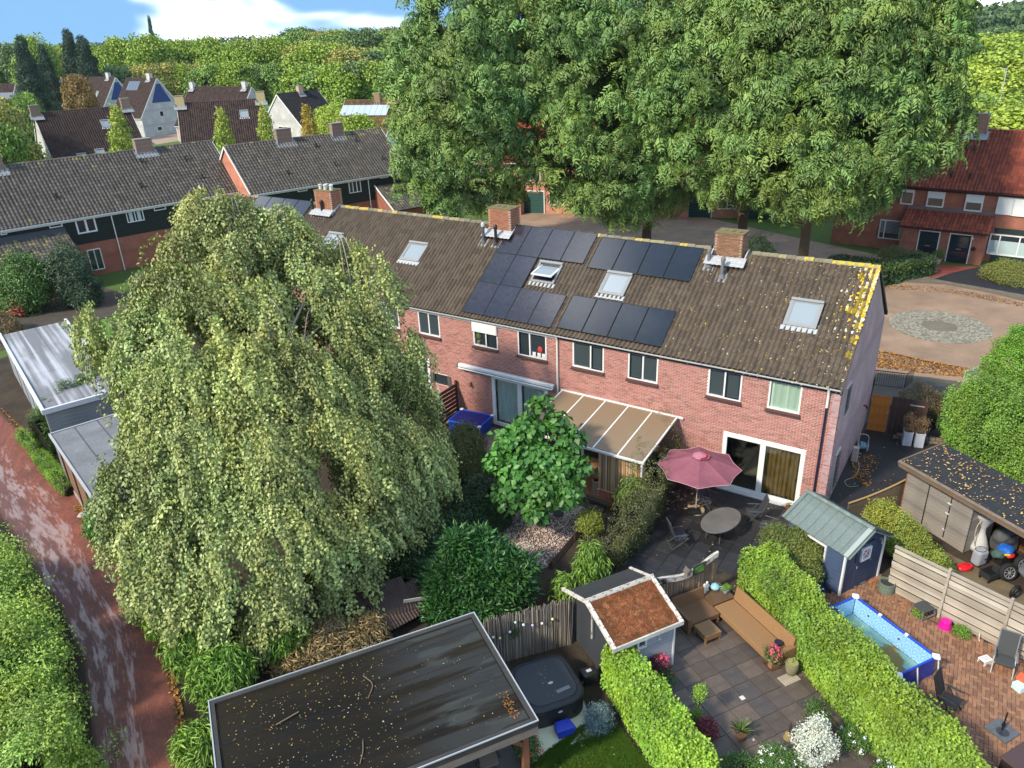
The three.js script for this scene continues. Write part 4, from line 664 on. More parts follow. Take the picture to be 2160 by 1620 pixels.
{
  // the row of tall street trees behind the terrace
  const big = (label, trunk, lobes, n, seed, h) => { const base = trunk.clone(); return tree({ name: 'street_tree', label, group: 'tall trees along the street behind the terrace', base, height: h, blobs: lobes.map(([x, y, fwd, r, ry]) => ({ c: atDepth(x, y, fwd), r, ry: ry ?? r })), n, geo: G.ash, m: L.ash, seed, size: 1.0, r0: 0.42, opts: { inner: 0.7, upMix: 0.6, tone: 0.55, hue: 0.18, freq: 0.28, low: -0.6, rug: 0.5, bake: true, keep: (p) => noise3(p.x * 0.42, p.y * 0.42, p.z * 0.42, seed) > 0.3 } }); };
  big('leftmost of the tall street trees, darker, reaching down beside the far grey roof', atDepth(958, 470, 66).setY(0), [[960, 10, 66, 3.2], [1010, 90, 65, 3.6], [905, 110, 66, 2.8], [980, 200, 64, 4.2], [885, 240, 65, 2.6], [1060, 190, 65, 3.0], [930, 310, 64, 3.4], [1020, 320, 64, 3.6], [1075, 290, 65, 2.6], [880, 370, 65, 2.2], [960, 395, 64, 2.8], [1040, 390, 64.5, 2.4], [915, -60, 67, 2.4], [1090, 60, 68, 3.4]], 1500, 301, 22);
  big('second tall street tree from the left, light green, in front of the pink houses', atDepth(1362, 520, 66).setY(0), [[1240, -20, 66, 4.2], [1340, 20, 66, 4.2], [1200, 90, 65, 3.8], [1300, 130, 64, 4.4], [1170, 190, 65, 3.2], [1260, 240, 63.5, 4.0], [1370, 200, 64, 4.0], [1220, 320, 64, 3.2], [1310, 350, 63.5, 3.6], [1380, 330, 64, 3.0], [1250, 410, 64, 2.4], [1330, 430, 64, 2.4], [1200, 395, 65, 1.6], [1400, 400, 65, 2.2], [1300, -70, 67, 3.6], [1150, 20, 68, 2.6], [1385, 450, 65, 1.0]], 2300, 302, 23);
  big('third tall street tree from the left, above the round hedge bushes', atDepth(1560, 520, 62).setY(0), [[1470, -30, 63, 3.8], [1560, 10, 62, 4.2], [1440, 80, 62, 3.6], [1530, 130, 60.5, 4.4], [1450, 210, 61, 3.6], [1560, 230, 60, 4.0], [1480, 300, 60, 3.2], [1570, 330, 59.5, 3.4], [1530, 380, 60, 2.0], [1600, 385, 60, 2.0], [1620, 150, 61, 3.6], [1540, -80, 64, 3.6]], 1900, 303, 23);
  big('rightmost and broadest tall street tree, hanging over the red roofed house', atDepth(1692, 560, 56).setY(0), [[1690, -40, 58, 4.0], [1800, -10, 57, 4.2], [1900, 30, 57, 3.8], [1670, 80, 56, 3.8], [1790, 110, 55, 4.2], [1900, 140, 55, 3.8], [1965, 110, 57, 2.3], [1690, 220, 54.5, 3.8], [1800, 240, 54, 4.0], [1910, 260, 54.5, 3.4], [1975, 210, 57, 1.9], [1660, 340, 54, 3.0], [1750, 360, 53.5, 3.4], [1850, 350, 54, 2.4], [1925, 320, 55, 1.8], [1690, 415, 54, 2.0], [1770, 420, 53.5, 1.9], [1840, 410, 54, 1.2], [1640, 400, 55, 1.6], [1920, -60, 60, 2.6]], 2500, 304, 23);
}
{
  // hedges: an uneven block of leaves along a line; pts [px, py, half width, height] on the ground
  const hedge = (name, label, pts, n, geo, m, seed, opts = {}) => {
    const P = pts.map(([x, y, w, h]) => ({ p: at(x, y), w, h })), o = P[0].p.clone(), t = thing(name, label, opts.cat || 'hedge', o), r = rngOf(seed), items = [], core = [];
    for (let i = 0; i < P.length - 1; i++) {
      const a = P[i], b = P[i + 1], len = a.p.distanceTo(b.p), d = b.p.clone().sub(a.p).normalize(), s = V(-d.z, 0, d.x), cnt = Math.round(n * len / P.slice(1).reduce((q, e, k) => q + e.p.distanceTo(P[k].p), 0));
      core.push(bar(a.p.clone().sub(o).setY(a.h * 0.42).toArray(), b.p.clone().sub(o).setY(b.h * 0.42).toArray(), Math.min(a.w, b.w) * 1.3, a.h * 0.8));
      for (let q = 0; q < cnt; q++) {
        const f = r() * 1.04 - 0.02, w = lerp(a.w, b.w, f), h = lerp(a.h, b.h, f), c = a.p.clone().lerp(b.p, f), per = 2 * h + 2 * w, u = r() * per; let off, y, nr;
        const g = 1 + 0.32 * (fbm(c.x * 1.1, c.z * 1.1, u * 0.6, seed, 3) - 0.5) * 2 * (opts.rough ?? 1);
        if (u < h) { off = -w; y = u; nr = s.clone().negate(); } else if (u < h + 2 * w) { off = u - h - w; y = h; nr = UPV.clone(); } else { off = w; y = u - h - 2 * w; nr = s.clone(); }
        const rd = sstep(0.75, 1, Math.abs(off) / w) * sstep(0.8, 1, y / h); nr.add(UPV.clone().multiplyScalar(0.35)).add(ball(r).multiplyScalar(0.5));
        const k = (0.9 + 0.18 * r() + (opts.sprout ?? 0.12) * r() ** 6) * g * (1 - 0.1 * rd), p = c.clone().addScaledVector(s, off * k).sub(o).setY(Math.max(0.06, y * k));
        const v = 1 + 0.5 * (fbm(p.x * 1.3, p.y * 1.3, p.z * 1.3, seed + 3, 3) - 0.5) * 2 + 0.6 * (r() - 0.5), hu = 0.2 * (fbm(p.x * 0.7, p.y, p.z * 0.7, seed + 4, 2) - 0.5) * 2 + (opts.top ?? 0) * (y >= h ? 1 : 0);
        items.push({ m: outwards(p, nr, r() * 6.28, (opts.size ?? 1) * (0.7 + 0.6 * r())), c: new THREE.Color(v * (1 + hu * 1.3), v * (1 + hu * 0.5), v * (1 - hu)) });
      }
    }
    part('dark_core', merge(core), M([30, 32, 16], { roughness: 1 }), t); copies('foliage', geo, m, items, t, false); return t;  // solid dark core, stands in for the shade between the leaves
  };
  globalThis.hedge = hedge;
  hedge('ivy_hedge', 'broad ivy hedge between the lounge patio and the blue pool', [[1590, 1250, 0.48, 1.72], [1690, 1365, 0.48, 1.72], [1800, 1490, 0.5, 1.7], [1940, 1635, 0.52, 1.7], [2040, 1750, 0.55, 1.7]], 9000, G.ivy, L.ivy, 401, { top: 0.14 });  // top: sunlight on the upper leaves, put into their colour
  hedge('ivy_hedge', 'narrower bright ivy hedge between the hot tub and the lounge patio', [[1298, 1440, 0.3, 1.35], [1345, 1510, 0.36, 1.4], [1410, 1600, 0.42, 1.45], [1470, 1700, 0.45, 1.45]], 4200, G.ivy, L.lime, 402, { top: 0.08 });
  hedge('field_hedge', 'wide unkempt green hedge on the left side of the red path', [[-190, 1160, 0.8, 0.9], [-85, 1285, 1.15, 1.3], [-35, 1410, 1.35, 1.7], [0, 1540, 1.5, 1.9], [-5, 1760, 1.5, 1.9]], 7600, G.small, leafMat([0.2, 0.3, 0.05]), 403, { rough: 2.4, size: 1.5, top: 0.05, sprout: 0.45 });
  hedge('ivy_hedge', 'dark ivy growing on the side of the white roofed carport', [[235, 880, 0.3, 2.4], [165, 915, 0.3, 2.45], [100, 960, 0.3, 2.0]], 1100, G.ivy, L.broad, 404);
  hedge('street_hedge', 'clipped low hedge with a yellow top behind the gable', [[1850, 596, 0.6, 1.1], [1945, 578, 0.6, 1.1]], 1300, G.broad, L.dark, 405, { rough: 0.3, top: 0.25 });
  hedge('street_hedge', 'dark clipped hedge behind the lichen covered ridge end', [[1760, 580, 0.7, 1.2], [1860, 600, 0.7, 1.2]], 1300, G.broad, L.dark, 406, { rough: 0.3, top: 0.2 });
  hedge('picket_ivy', 'ragged ivy and climbers over the picket fence beside the dark terrace', [[1398, 1010, 0.3, 1.5], [1370, 1090, 0.35, 1.3], [1320, 1160, 0.35, 1.2], [1280, 1200, 0.3, 0.8]], 1500, G.tiny, leafMat([0.075, 0.085, 0.03]), 407, { cat: 'climber', rough: 3.2, size: 1.25, sprout: 0.9 });
  hedge('bordering_weeds', 'bright green weeds at the foot of the carport wall', [[50, 925, 0.25, 0.5], [110, 1000, 0.3, 0.55], [150, 1045, 0.25, 0.4]], 500, G.tiny, L.lime, 408, { cat: 'plants' });
  const S = (x, y, h = 0) => at(x, y, h), b = (x, y, z, r, ry) => ({ c: V(x, y, z), r, ry: ry ?? r });
  // shrubs of the middle garden
  shrub('laurel_bush', 'glossy dark green cherry laurel behind the flat black roof', 'bush', S(1010, 1262), [b(0, 1.0, 0, 0.9, 0.9), b(-0.95, 0.8, 0.3, 0.7, 0.75), b(0.95, 0.9, 0.25, 0.75, 0.8), b(-0.25, 1.85, -0.2, 0.5), b(0.6, 1.65, -0.2, 0.45), b(-1.35, 0.55, -0.3, 0.5, 0.55), b(0.2, 0.5, 0.9, 0.7, 0.6), b(-0.65, 2.3, 0.0, 0.28, 0.4), b(1.4, 0.8, -0.2, 0.4), b(0.15, 2.1, -0.3, 0.3, 0.4), b(-0.9, 0.4, 0.9, 0.5), b(1.1, 1.5, 0, 0.3)], 1250, G.laurel, L.laurel, 411, { upMix: 0.5, low: -0.4, tone: 0.5, rug: 0.3 });
  tree({ name: 'maple_tree', label: 'young broad leaved maple with a thin trunk on the gravel', base: S(1136, 1110), height: 4.2, blobs: [[1135, 965, 29.3, 0.62], [1085, 985, 29.2, 0.55], [1185, 985, 29.3, 0.55], [1112, 905, 29.5, 0.42], [1172, 895, 29.5, 0.36], [1140, 858, 29.7, 0.26], [1072, 930, 29.4, 0.36], [1206, 925, 29.4, 0.34], [1140, 1035, 29, 0.55], [1070, 1040, 29, 0.45], [1195, 1035, 29.1, 0.4], [1225, 985, 29.2, 0.26], [1048, 975, 29.1, 0.28], [1130, 1080, 28.9, 0.3]].map(([x, y, d, r]) => ({ c: along(x, y, d), r, ry: r * 0.9 })), n: 520, geo: G.maple, m: L.maple, seed: 412, r0: 0.07, opts: { upMix: 0.45, low: -0.8, tone: 0.6, inner: 0.5 } });
  shrub('garden_shrub', 'dark olive conifer shrub beside the small blue paddling pool', 'bush', S(985, 1000), [b(0, 1.2, 0, 0.75, 1.1), b(0.35, 0.7, 0.4, 0.6), b(-0.4, 0.8, 0.2, 0.6)], 420, G.spruce, L.olive, 413, { size: 1.2 });
  shrub('garden_shrub', 'yellow green trailing vine shrub right of the birch', 'bush', S(935, 1080), [b(0, 1.2, 0, 0.45, 1.3), b(0.1, 0.6, 0.2, 0.5)], 260, G.broad, L.olive, 414, { size: 0.55 });
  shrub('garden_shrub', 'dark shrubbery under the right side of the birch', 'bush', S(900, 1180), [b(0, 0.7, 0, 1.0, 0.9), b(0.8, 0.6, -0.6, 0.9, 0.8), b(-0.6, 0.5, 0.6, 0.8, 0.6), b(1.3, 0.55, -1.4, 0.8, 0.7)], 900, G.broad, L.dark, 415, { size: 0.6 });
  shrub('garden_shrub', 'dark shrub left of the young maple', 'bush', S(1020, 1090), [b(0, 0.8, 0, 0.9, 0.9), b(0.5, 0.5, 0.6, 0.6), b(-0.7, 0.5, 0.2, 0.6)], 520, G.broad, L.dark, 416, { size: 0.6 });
  shrub('garden_shrub', 'light green bush under the birch edge near the wire ball', 'bush', S(820, 1165), [b(0, 0.9, 0, 0.6, 0.9), b(0.5, 0.6, 0.3, 0.55)], 300, G.broad, L.lime, 417, { size: 0.5, tone: 0.4 });
  shrub('fern', 'small feathery conifer left of the gravel', 'bush', S(1040, 1115), [b(0, 0.4, 0, 0.45, 0.4)], 120, G.spruce, L.dark, 418);
  // bamboo
  const bamboo = (label, p, h, rad, n, seed, m = L.bamboo, group) => { const t = thing('bamboo', label, 'bamboo', p, 0, group), r = rngOf(seed), c = []; for (let i = 0; i < Math.max(5, n / 30); i++) { const a = r() * 6.28, q = rad * Math.sqrt(r()) * 0.6; c.push(rod([q * Math.cos(a), 0, q * Math.sin(a)], [q * 1.5 * Math.cos(a), h * (0.7 + 0.3 * r()), q * 1.5 * Math.sin(a)], 0.012, 0.005, 5)); } part('cane', merge(c), M([150, 150, 70]), t); copies('foliage', G.bamboo, m, crownItems([{ c: V(0, h * 0.6, 0), r: rad, ry: h * 0.45 }], n, seed, { upMix: 0.6, low: -0.7, tone: 0.35, inner: 0.3, size: 0.9 }), t, false); return t; };
  globalThis.bamboo = bamboo;
  bamboo('bright green bamboo in front of the reed screen', S(1330, 1085), 1.6, 0.42, 90, 421);
  bamboo('bright green bamboo behind the small moss roofed shed', S(1245, 1252), 1.9, 0.4, 110, 422);
  bamboo('low bamboo shoots left of the moss roofed shed', S(1190, 1262), 0.9, 0.28, 40, 423);
  bamboo('broad bamboo thicket at the right edge of the path under the birch', S(430, 1400), 1.9, 1.0, 420, 424);
  bamboo('bamboo clump next to the left corner of the flat black roof', S(480, 1470), 1.6, 0.8, 300, 425);
  bamboo('bamboo clump at the foot of the birch near the corrugated sheets', S(600, 1385), 1.5, 0.7, 240, 426);
  bamboo('bamboo hanging over the path below the birch', S(370, 1340), 1.4, 0.6, 220, 427, L.lime);
  bamboo('low bamboo between path and black roof at the bottom edge', S(425, 1600), 1.0, 0.5, 160, 428);
  shrub('path_shrub', 'deep green bush at the path edge below the slatted shed', 'bush', S(232, 1140), [b(0, 0.9, 0, 0.6, 0.9), b(0.4, 0.5, 0.5, 0.5)], 360, G.broad, leafMat([0.05, 0.14, 0.02]), 431, { size: 0.5 });
  shrub('path_shrub', 'leafy suckers reaching over the path left of the bamboo', 'bush', S(300, 1270), [b(0, 0.5, 0, 0.6, 0.5), b(0.6, 0.5, 0.8, 0.6, 0.5)], 260, G.broad, L.birch, 432, { size: 0.5 });
  { const t = shrub('blue_spruce', 'blue grey spruce between the carport and the birch', 'spruce', S(345, 985), [b(0, 1.0, 0, 1.15, 0.9), b(0, 2.0, 0, 0.85, 0.9), b(0, 3.1, 0, 0.55, 0.9)], 700, G.spruce, L.blue, 433, { tone: 0.3 }); }
  // right side: garden maple and thick climbers beyond the wooden shed
  hedge('climber_thicket', 'tall climber covered thicket behind the wooden shed', [[2010, 925, 0.7, 2.2], [2090, 960, 1.3, 2.6], [2230, 1000, 1.6, 2.6]], 3600, G.broad, leafMat([0.12, 0.22, 0.028]), 434, { size: 0.6, rough: 2.6, cat: 'bush', sprout: 0.4 });
  shrub('garden_tree', 'bright green bushy tree at the right edge beyond the cobbled circle', 'tree', S(2150, 850), [b(0, 2.9, 0, 1.1), b(-1.1, 2.3, 0.5, 0.9), b(-1.6, 1.6, 0.2, 0.6), b(1.2, 3.0, 0.3, 1.1), b(0, 1.7, 0.9, 1.0), b(-0.6, 3.4, -0.3, 0.6), b(0.5, 3.8, 0, 0.6), b(-0.8, 1.0, 0.9, 0.8), b(1.2, 1.6, 0.8, 1.1), b(-1.3, 2.9, -0.2, 0.45), b(-1.9, 2.2, 0, 0.35)], 1500, G.broad, leafMat([0.11, 0.24, 0.02]), 435, { size: 0.62, tone: 0.5, rug: 0.35 });
  shrub('climber_bush', 'yellowing climber bush on the curved fence beside the wooden shed', 'bush', S(1870, 1170), [b(0, 1.1, 0, 0.7, 0.8), b(0.5, 0.7, 0.5, 0.65, 0.7), b(-0.2, 1.4, -0.5, 0.5), b(1.0, 0.5, 1.1, 0.5, 0.5)], 620, G.broad, leafMat([0.17, 0.2, 0.025]), 436, { size: 0.45, hue: 0.3 });
  shrub('climber_bush', 'climbing plant covering the window side of the blue garden shed', 'bush', S(1690, 1240), [b(0, 0.7, 0, 0.45, 0.7), b(-0.3, 0.8, -0.6, 0.5, 0.75), b(-0.5, 0.95, -1.2, 0.5, 0.7), b(0.1, 1.35, -1.0, 0.35, 0.4), b(0.35, 1.1, -0.4, 0.3, 0.4), b(0.5, 1.6, -1.2, 0.25, 0.3)], 900, G.small, leafMat([0.11, 0.14, 0.028]), 437, { hue: 0.2 });
  shrub('planter_bush', 'withered brown green bush growing above the two tall planters', 'bush', S(1925, 900), [b(0, 1.3, 0, 0.7, 0.9), b(-0.5, 1.1, 0, 0.5, 0.8), b(0.8, 1.0, -0.2, 0.6, 0.7)], 380, G.tiny, leafMat([0.12, 0.09, 0.04]), 438, { size: 1.2 });
  shrub('ivy_mound', 'dark ivy mound between the planters and the climber thicket', 'bush', S(2000, 905), [b(0, 0.6, 0, 0.7, 0.8), b(0.4, 0.9, -0.7, 0.7)], 340, G.ivy, L.broad, 439);
  // flowers and small plants by the lounge patio
  const flower = (label, p, n, m, seed, R = 0.3, h = 0.35, cat = 'flowers') => shrub('flowering_plant', label, cat, p, [b(0, h, 0, R, h)], n, G.tiny, m, seed, {});
  { const f = flower('wine red and green shrub with pink blooms beside the small shed', S(1385, 1432), 120, L.wine, 441, 0.35, 0.4); copies('leaves', G.tiny, L.broad, crownItems([b(0.12, 0.3, 0.25, 0.32)], 90, 442, {}), f); copies('blossom', G.petal, L.pink, crownItems([b(0.2, 0.6, -0.05, 0.22), b(0.3, 0.35, 0.1, 0.2)], 22, 443, {}), f); }
  { const f = flower('white flowers at the top of the bright ivy hedge', S(1345, 1408), 40, L.broad, 444, 0.22, 0.3); copies('blossom', G.petal, L.petal, crownItems([b(0, 0.42, 0, 0.22)], 16, 445, {}), f); }
  { const f = flower('thin climbing stem with light leaves at the left edge of the patio', S(1470, 1520), 14, L.lime, 446, 0.12, 0.2); copies('leaves', G.tiny, L.lime, crownItems([b(0.02, 1.0, 0, 0.15, 0.35)], 26, 447, {}), f); part('stake', rod([0, 0, 0], [0.03, 1.3, 0], 0.012), mat.dark, f); }
  flower('small wine red maple at the edge of the bright ivy hedge', S(1490, 1550), 90, L.wine, 448, 0.26, 0.25, 'bush');
  { const f = shrub('silver_plant', 'silvery white spiky shrub at the bottom edge of the lounge patio', 'bush', S(1712, 1600), [b(0, 0.5, 0, 0.5, 0.55), b(0.05, 1.0, 0, 0.2, 0.5)], 170, G.tiny, L.silver, 449, { size: 1.2 }); }
  { const f = shrub('flower_bed', 'green border with small white flowers at the bottom edge', 'flowers', S(1640, 1640), [b(0, 0.25, 0, 0.7, 0.35), b(-0.9, 0.2, 0.1, 0.6, 0.3)], 380, G.tiny, L.broad, 450, {}); copies('blossom', G.petal, L.petal, crownItems([b(0, 0.35, 0, 0.65, 0.3)], 60, 451, { size: 0.5 }), f); }
  { const f = shrub('flower_bed', 'loose white flowers along the patio side of the broad ivy hedge', 'flowers', S(1800, 1570), [b(0, 0.15, 0, 0.4, 0.3), b(-0.6, 0.12, -1, 0.35, 0.25), b(0.5, 0.12, 1, 0.4, 0.25)], 160, G.tiny, L.broad, 452, {}); copies('blossom', G.petal, L.petal, crownItems([b(0, 0.3, 0, 0.4, 0.2), b(0.5, 0.2, 1, 0.4, 0.25)], 30, 453, { size: 0.5 }), f); }
  shrub('lavender_bush', 'grey green lavender bush between the hot tub mat and the bright hedge', 'bush', S(1262, 1530), [b(0, 0.25, 0, 0.3, 0.35)], 70, G.spruce, L.blue, 454, { size: 0.7 });
  { const f = flower('red flowering fuchsia at the post of the flat roofed garden room', S(1115, 1600), 110, L.broad, 455, 0.28, 0.45); copies('blossom', G.petal, L.red, crownItems([b(0.1, 0.4, 0.05, 0.28, 0.4)], 26, 456, { size: 0.6 }), f); }
  shrub('lily_clump', 'patch of weeds at the foot of the slatted fence beside the pink bucket', 'plants', S(2025, 1340), [b(0, 0.1, 0, 0.22, 0.18), b(-0.9, 0.1, -0.9, 0.15, 0.15)], 60, G.tiny, L.lime, 457, {});
  shrub('straw_heap', 'heap of dry straw and bamboo clippings behind the flat black roof', 'straw', S(700, 1375), [b(0, 0.4, 0, 0.9, 0.6), b(1.0, 0.4, -0.3, 0.8, 0.5), b(-1.0, 0.3, 0.4, 0.8, 0.5)], 420, G.bamboo, leafMat([0.3, 0.22, 0.1]), 458, { upMix: 0.2, size: 0.7 });
  // left: shrubs in front of the far row
  shrub('round_shrub', 'dark green rounded shrub in front of the lean-to roof, with red flowers beside it', 'bush', S(75, 655), [b(0, 2.1, 0, 1.6, 2.1), b(-0.5, 1.0, 0.5, 1.3, 1.0)], 620, G.broad, L.broad, 461, { size: 1.0, tone: 0.4 });
  shrub('round_shrub', 'dusky green shrub right of the rounded one, before the lean-to roof', 'bush', S(165, 645), [b(0, 2.3, 0, 1.4, 2.3), b(0.8, 1.2, 0.2, 1.2, 1.2)], 560, G.broad, leafMat([0.045, 0.08, 0.035]), 462, { size: 0.9 });
  { const f = flower('coral red flowering bush at the left picture edge', S(42, 668), 60, L.broad, 463, 0.5, 0.5); copies('blossom', G.petal, L.red, crownItems([b(0, 0.7, 0, 0.5)], 60, 464, { size: 2 }), f); }
  shrub('autumn_bush', 'brown and yellow autumn bush at the left picture edge above the carport', 'bush', S(10, 715), [b(0, 0.6, 0, 1.2, 0.7), b(-1, 0.7, -1, 1.2, 0.9)], 260, G.broad, L.rust, 465, { size: 0.7, hue: 0.3 });
  shrub('golden_shrub', 'golden yellow upright shrub behind the ridge beside the left chimney', 'bush', at(800, 470).lerp(V(0, 0, 0), 0.0), [b(0, 2.0, 0, 0.7, 2.0), b(0.9, 2.6, 0, 0.5, 2.4)], 170, G.broad, L.gold, 466, { size: 0.9 });
}
// ------------------------------------------------------------------ the other buildings near by
const faceAt = (g, z, px, py) => { g.updateWorldMatrix(true, false); const n = V(0, 0, 1).transformDirection(g.matrixWorld); return g.worldToLocal(onPlane(px, py, g.localToWorld(V(0, 0, z)), n)); };
const winPx = (g, z, [a, b, c, d], o = {}) => { const p = faceAt(g, z, a, b), q = faceAt(g, z, c, d), g2 = sub('window_bay', g); g.remove(g2); return windowAt(g, Math.min(p.x, q.x), Math.max(p.x, q.x), Math.min(p.y, q.y), Math.max(p.y, q.y), { z: z + 0.04, t: 0.07, ...o }); };
const greyTiles = [[108, 101, 92], [102, 95, 87], [114, 107, 98], [96, 90, 82], [120, 113, 103], [150, 142, 96]].map((c) => lin(...c));
const redTiles = [[162, 82, 58], [150, 74, 54], [170, 88, 62], [140, 68, 52], [176, 88, 56]].map((c) => lin(...c));
// a house under a pitched roof: ridge along x at z = 0, walls at z = +-w, local ground at y = 0
function pitched(g, x0, x1, w, he, hr, { over = 0.35, wall, gableL, gableR, cols = greyTiles, tw = 0.3, gauge = 0.36, most = 0, roofMat, back = true, seed = 1, trim = mat.white, gutter = true, lichen }) {
  const ang = Math.atan2(hr - he, w + over), SL = Math.hypot(hr - he, w + over), k = (hr - he) / (w + over), ye = he + over * k - 0.08;
  part('wall', box(x1 - x0 - 0.4, ye - 0.1, 0.25, [(x0 + x1) / 2, (ye - 0.1) / 2, w - 0.125]), wall, g); part('wall', box(x1 - x0 - 0.4, ye - 0.1, 0.25, [(x0 + x1) / 2, (ye - 0.1) / 2, -w + 0.125]), wall, g);
  const gp = [[-w, 0], [w, 0], [w, ye], [0, hr - 0.16], [-w, ye]];
  part('gable', prism(gp, 0.2).rotateY(Math.PI / 2).translate(x0, 0, 0), gableL || wall, g); part('gable', prism(gp, 0.2).rotateY(Math.PI / 2).translate(x1 - 0.2, 0, 0), gableR || wall, g);
  for (const [s, n] of [[1, 'front_slope'], [-1, 'back_slope']]) {
    const f = slopeGroup(g, n, (x0 + x1) / 2, he, s * (w + over), ang, s < 0); const X = (x1 - x0) / 2 + 0.12;
    if (roofMat) { part('roof_covering', box(2 * X, SL, 0.1, [0, SL / 2, -0.02]), roofMat, f); continue; }
    part('roof_boarding', box(2 * X, SL, 0.06, [0, SL / 2, -0.05]), M(cols[1], { roughness: 0.95 }), f);
    if (s > 0) tiling(f, -X, X, SL, { w: tw, gauge, cols, most, seed, hgt: 0.085, lichen: lichen && ((x, y) => lichen(x, y, SL)) });
    g[n] = f;
  }
  const rg = new THREE.CylinderGeometry(0.14, 0.14, 0.4, 8, 1, true, -Math.PI / 2, Math.PI).rotateX(-Math.PI / 2).rotateY(Math.PI / 2), rr = rngOf(seed + 3), rm = cols.map((c) => M(c, { side: THREE.DoubleSide, map: T.mottle }));
  const n = Math.floor((x1 - x0 + 0.2) / 0.4), cell = [];
  for (let i = 0; i < n; i++) { const q = rg.clone().translate(x0 - 0.1 + (i + 0.5) * (x1 - x0 + 0.2) / n, hr - 0.02 + rr() * 0.015, 0); if (most) part('ridge_tile', q, rm[Math.floor(rr() * rm.length)], g); else cell.push(q); }
  if (!most) part('ridge', merge(cell), rm[0], g);
  if (gutter) part('gutter', [rbox(x1 - x0 + 0.2, 0.12, 0.14, 0.04, [(x0 + x1) / 2, he - 0.06, w + over]), box(x1 - x0 + 0.1, 0.2, 0.03, [(x0 + x1) / 2, he - 0.16, w + over - 0.12])], trim, g);
  for (const [x, s] of [[x0 - 0.13, 1], [x1 + 0.11, -1]]) for (const f of [1, -1]) part('verge_board', bar([x, he - 0.06, f * (w + over)], [x, hr - 0.06, 0], 0.05, 0.2), trim, g);
  return { ang, SL };
}
const simpleChimney = (g, x, hr, z = 0, w = 0.9, h = 1.1, m) => { const c = sub('chimney', g); c.position.set(x, hr, z); const mm = m || M([166, 140, 122], { map: rep(T.mottle, 0.4) }); part('stack', [box(w, h + 0.5, 0.7, [0, h / 2 - 0.25, 0])], mm, c); part('cap', [box(w + 0.08, 0.07, 0.78, [0, h + 0.035, 0])], M([150, 144, 130]), c); part('flashing', [box(w + 0.5, 0.04, 0.9, [0, -0.28, 0.5], [0.7, 0, 0]), box(0.06, 0.5, 0.9, [w / 2 + 0.03, -0.02, 0]), box(0.06, 0.5, 0.9, [-w / 2 - 0.03, -0.02, 0])], mat.lead, c); return c; };
const ventPipe = (f, x, y) => { const v = sub('roof_vent', f); v.position.set(x, y, 0.04); part('pipe', [cyl(0.08, 0.1, 0.4, [0, 0.16, 0.14], [0.75, 0, 0]), cyl(0.12, 0.12, 0.1, [0, 0.28, 0.28], [0.75, 0, 0])], mat.dark, v); };
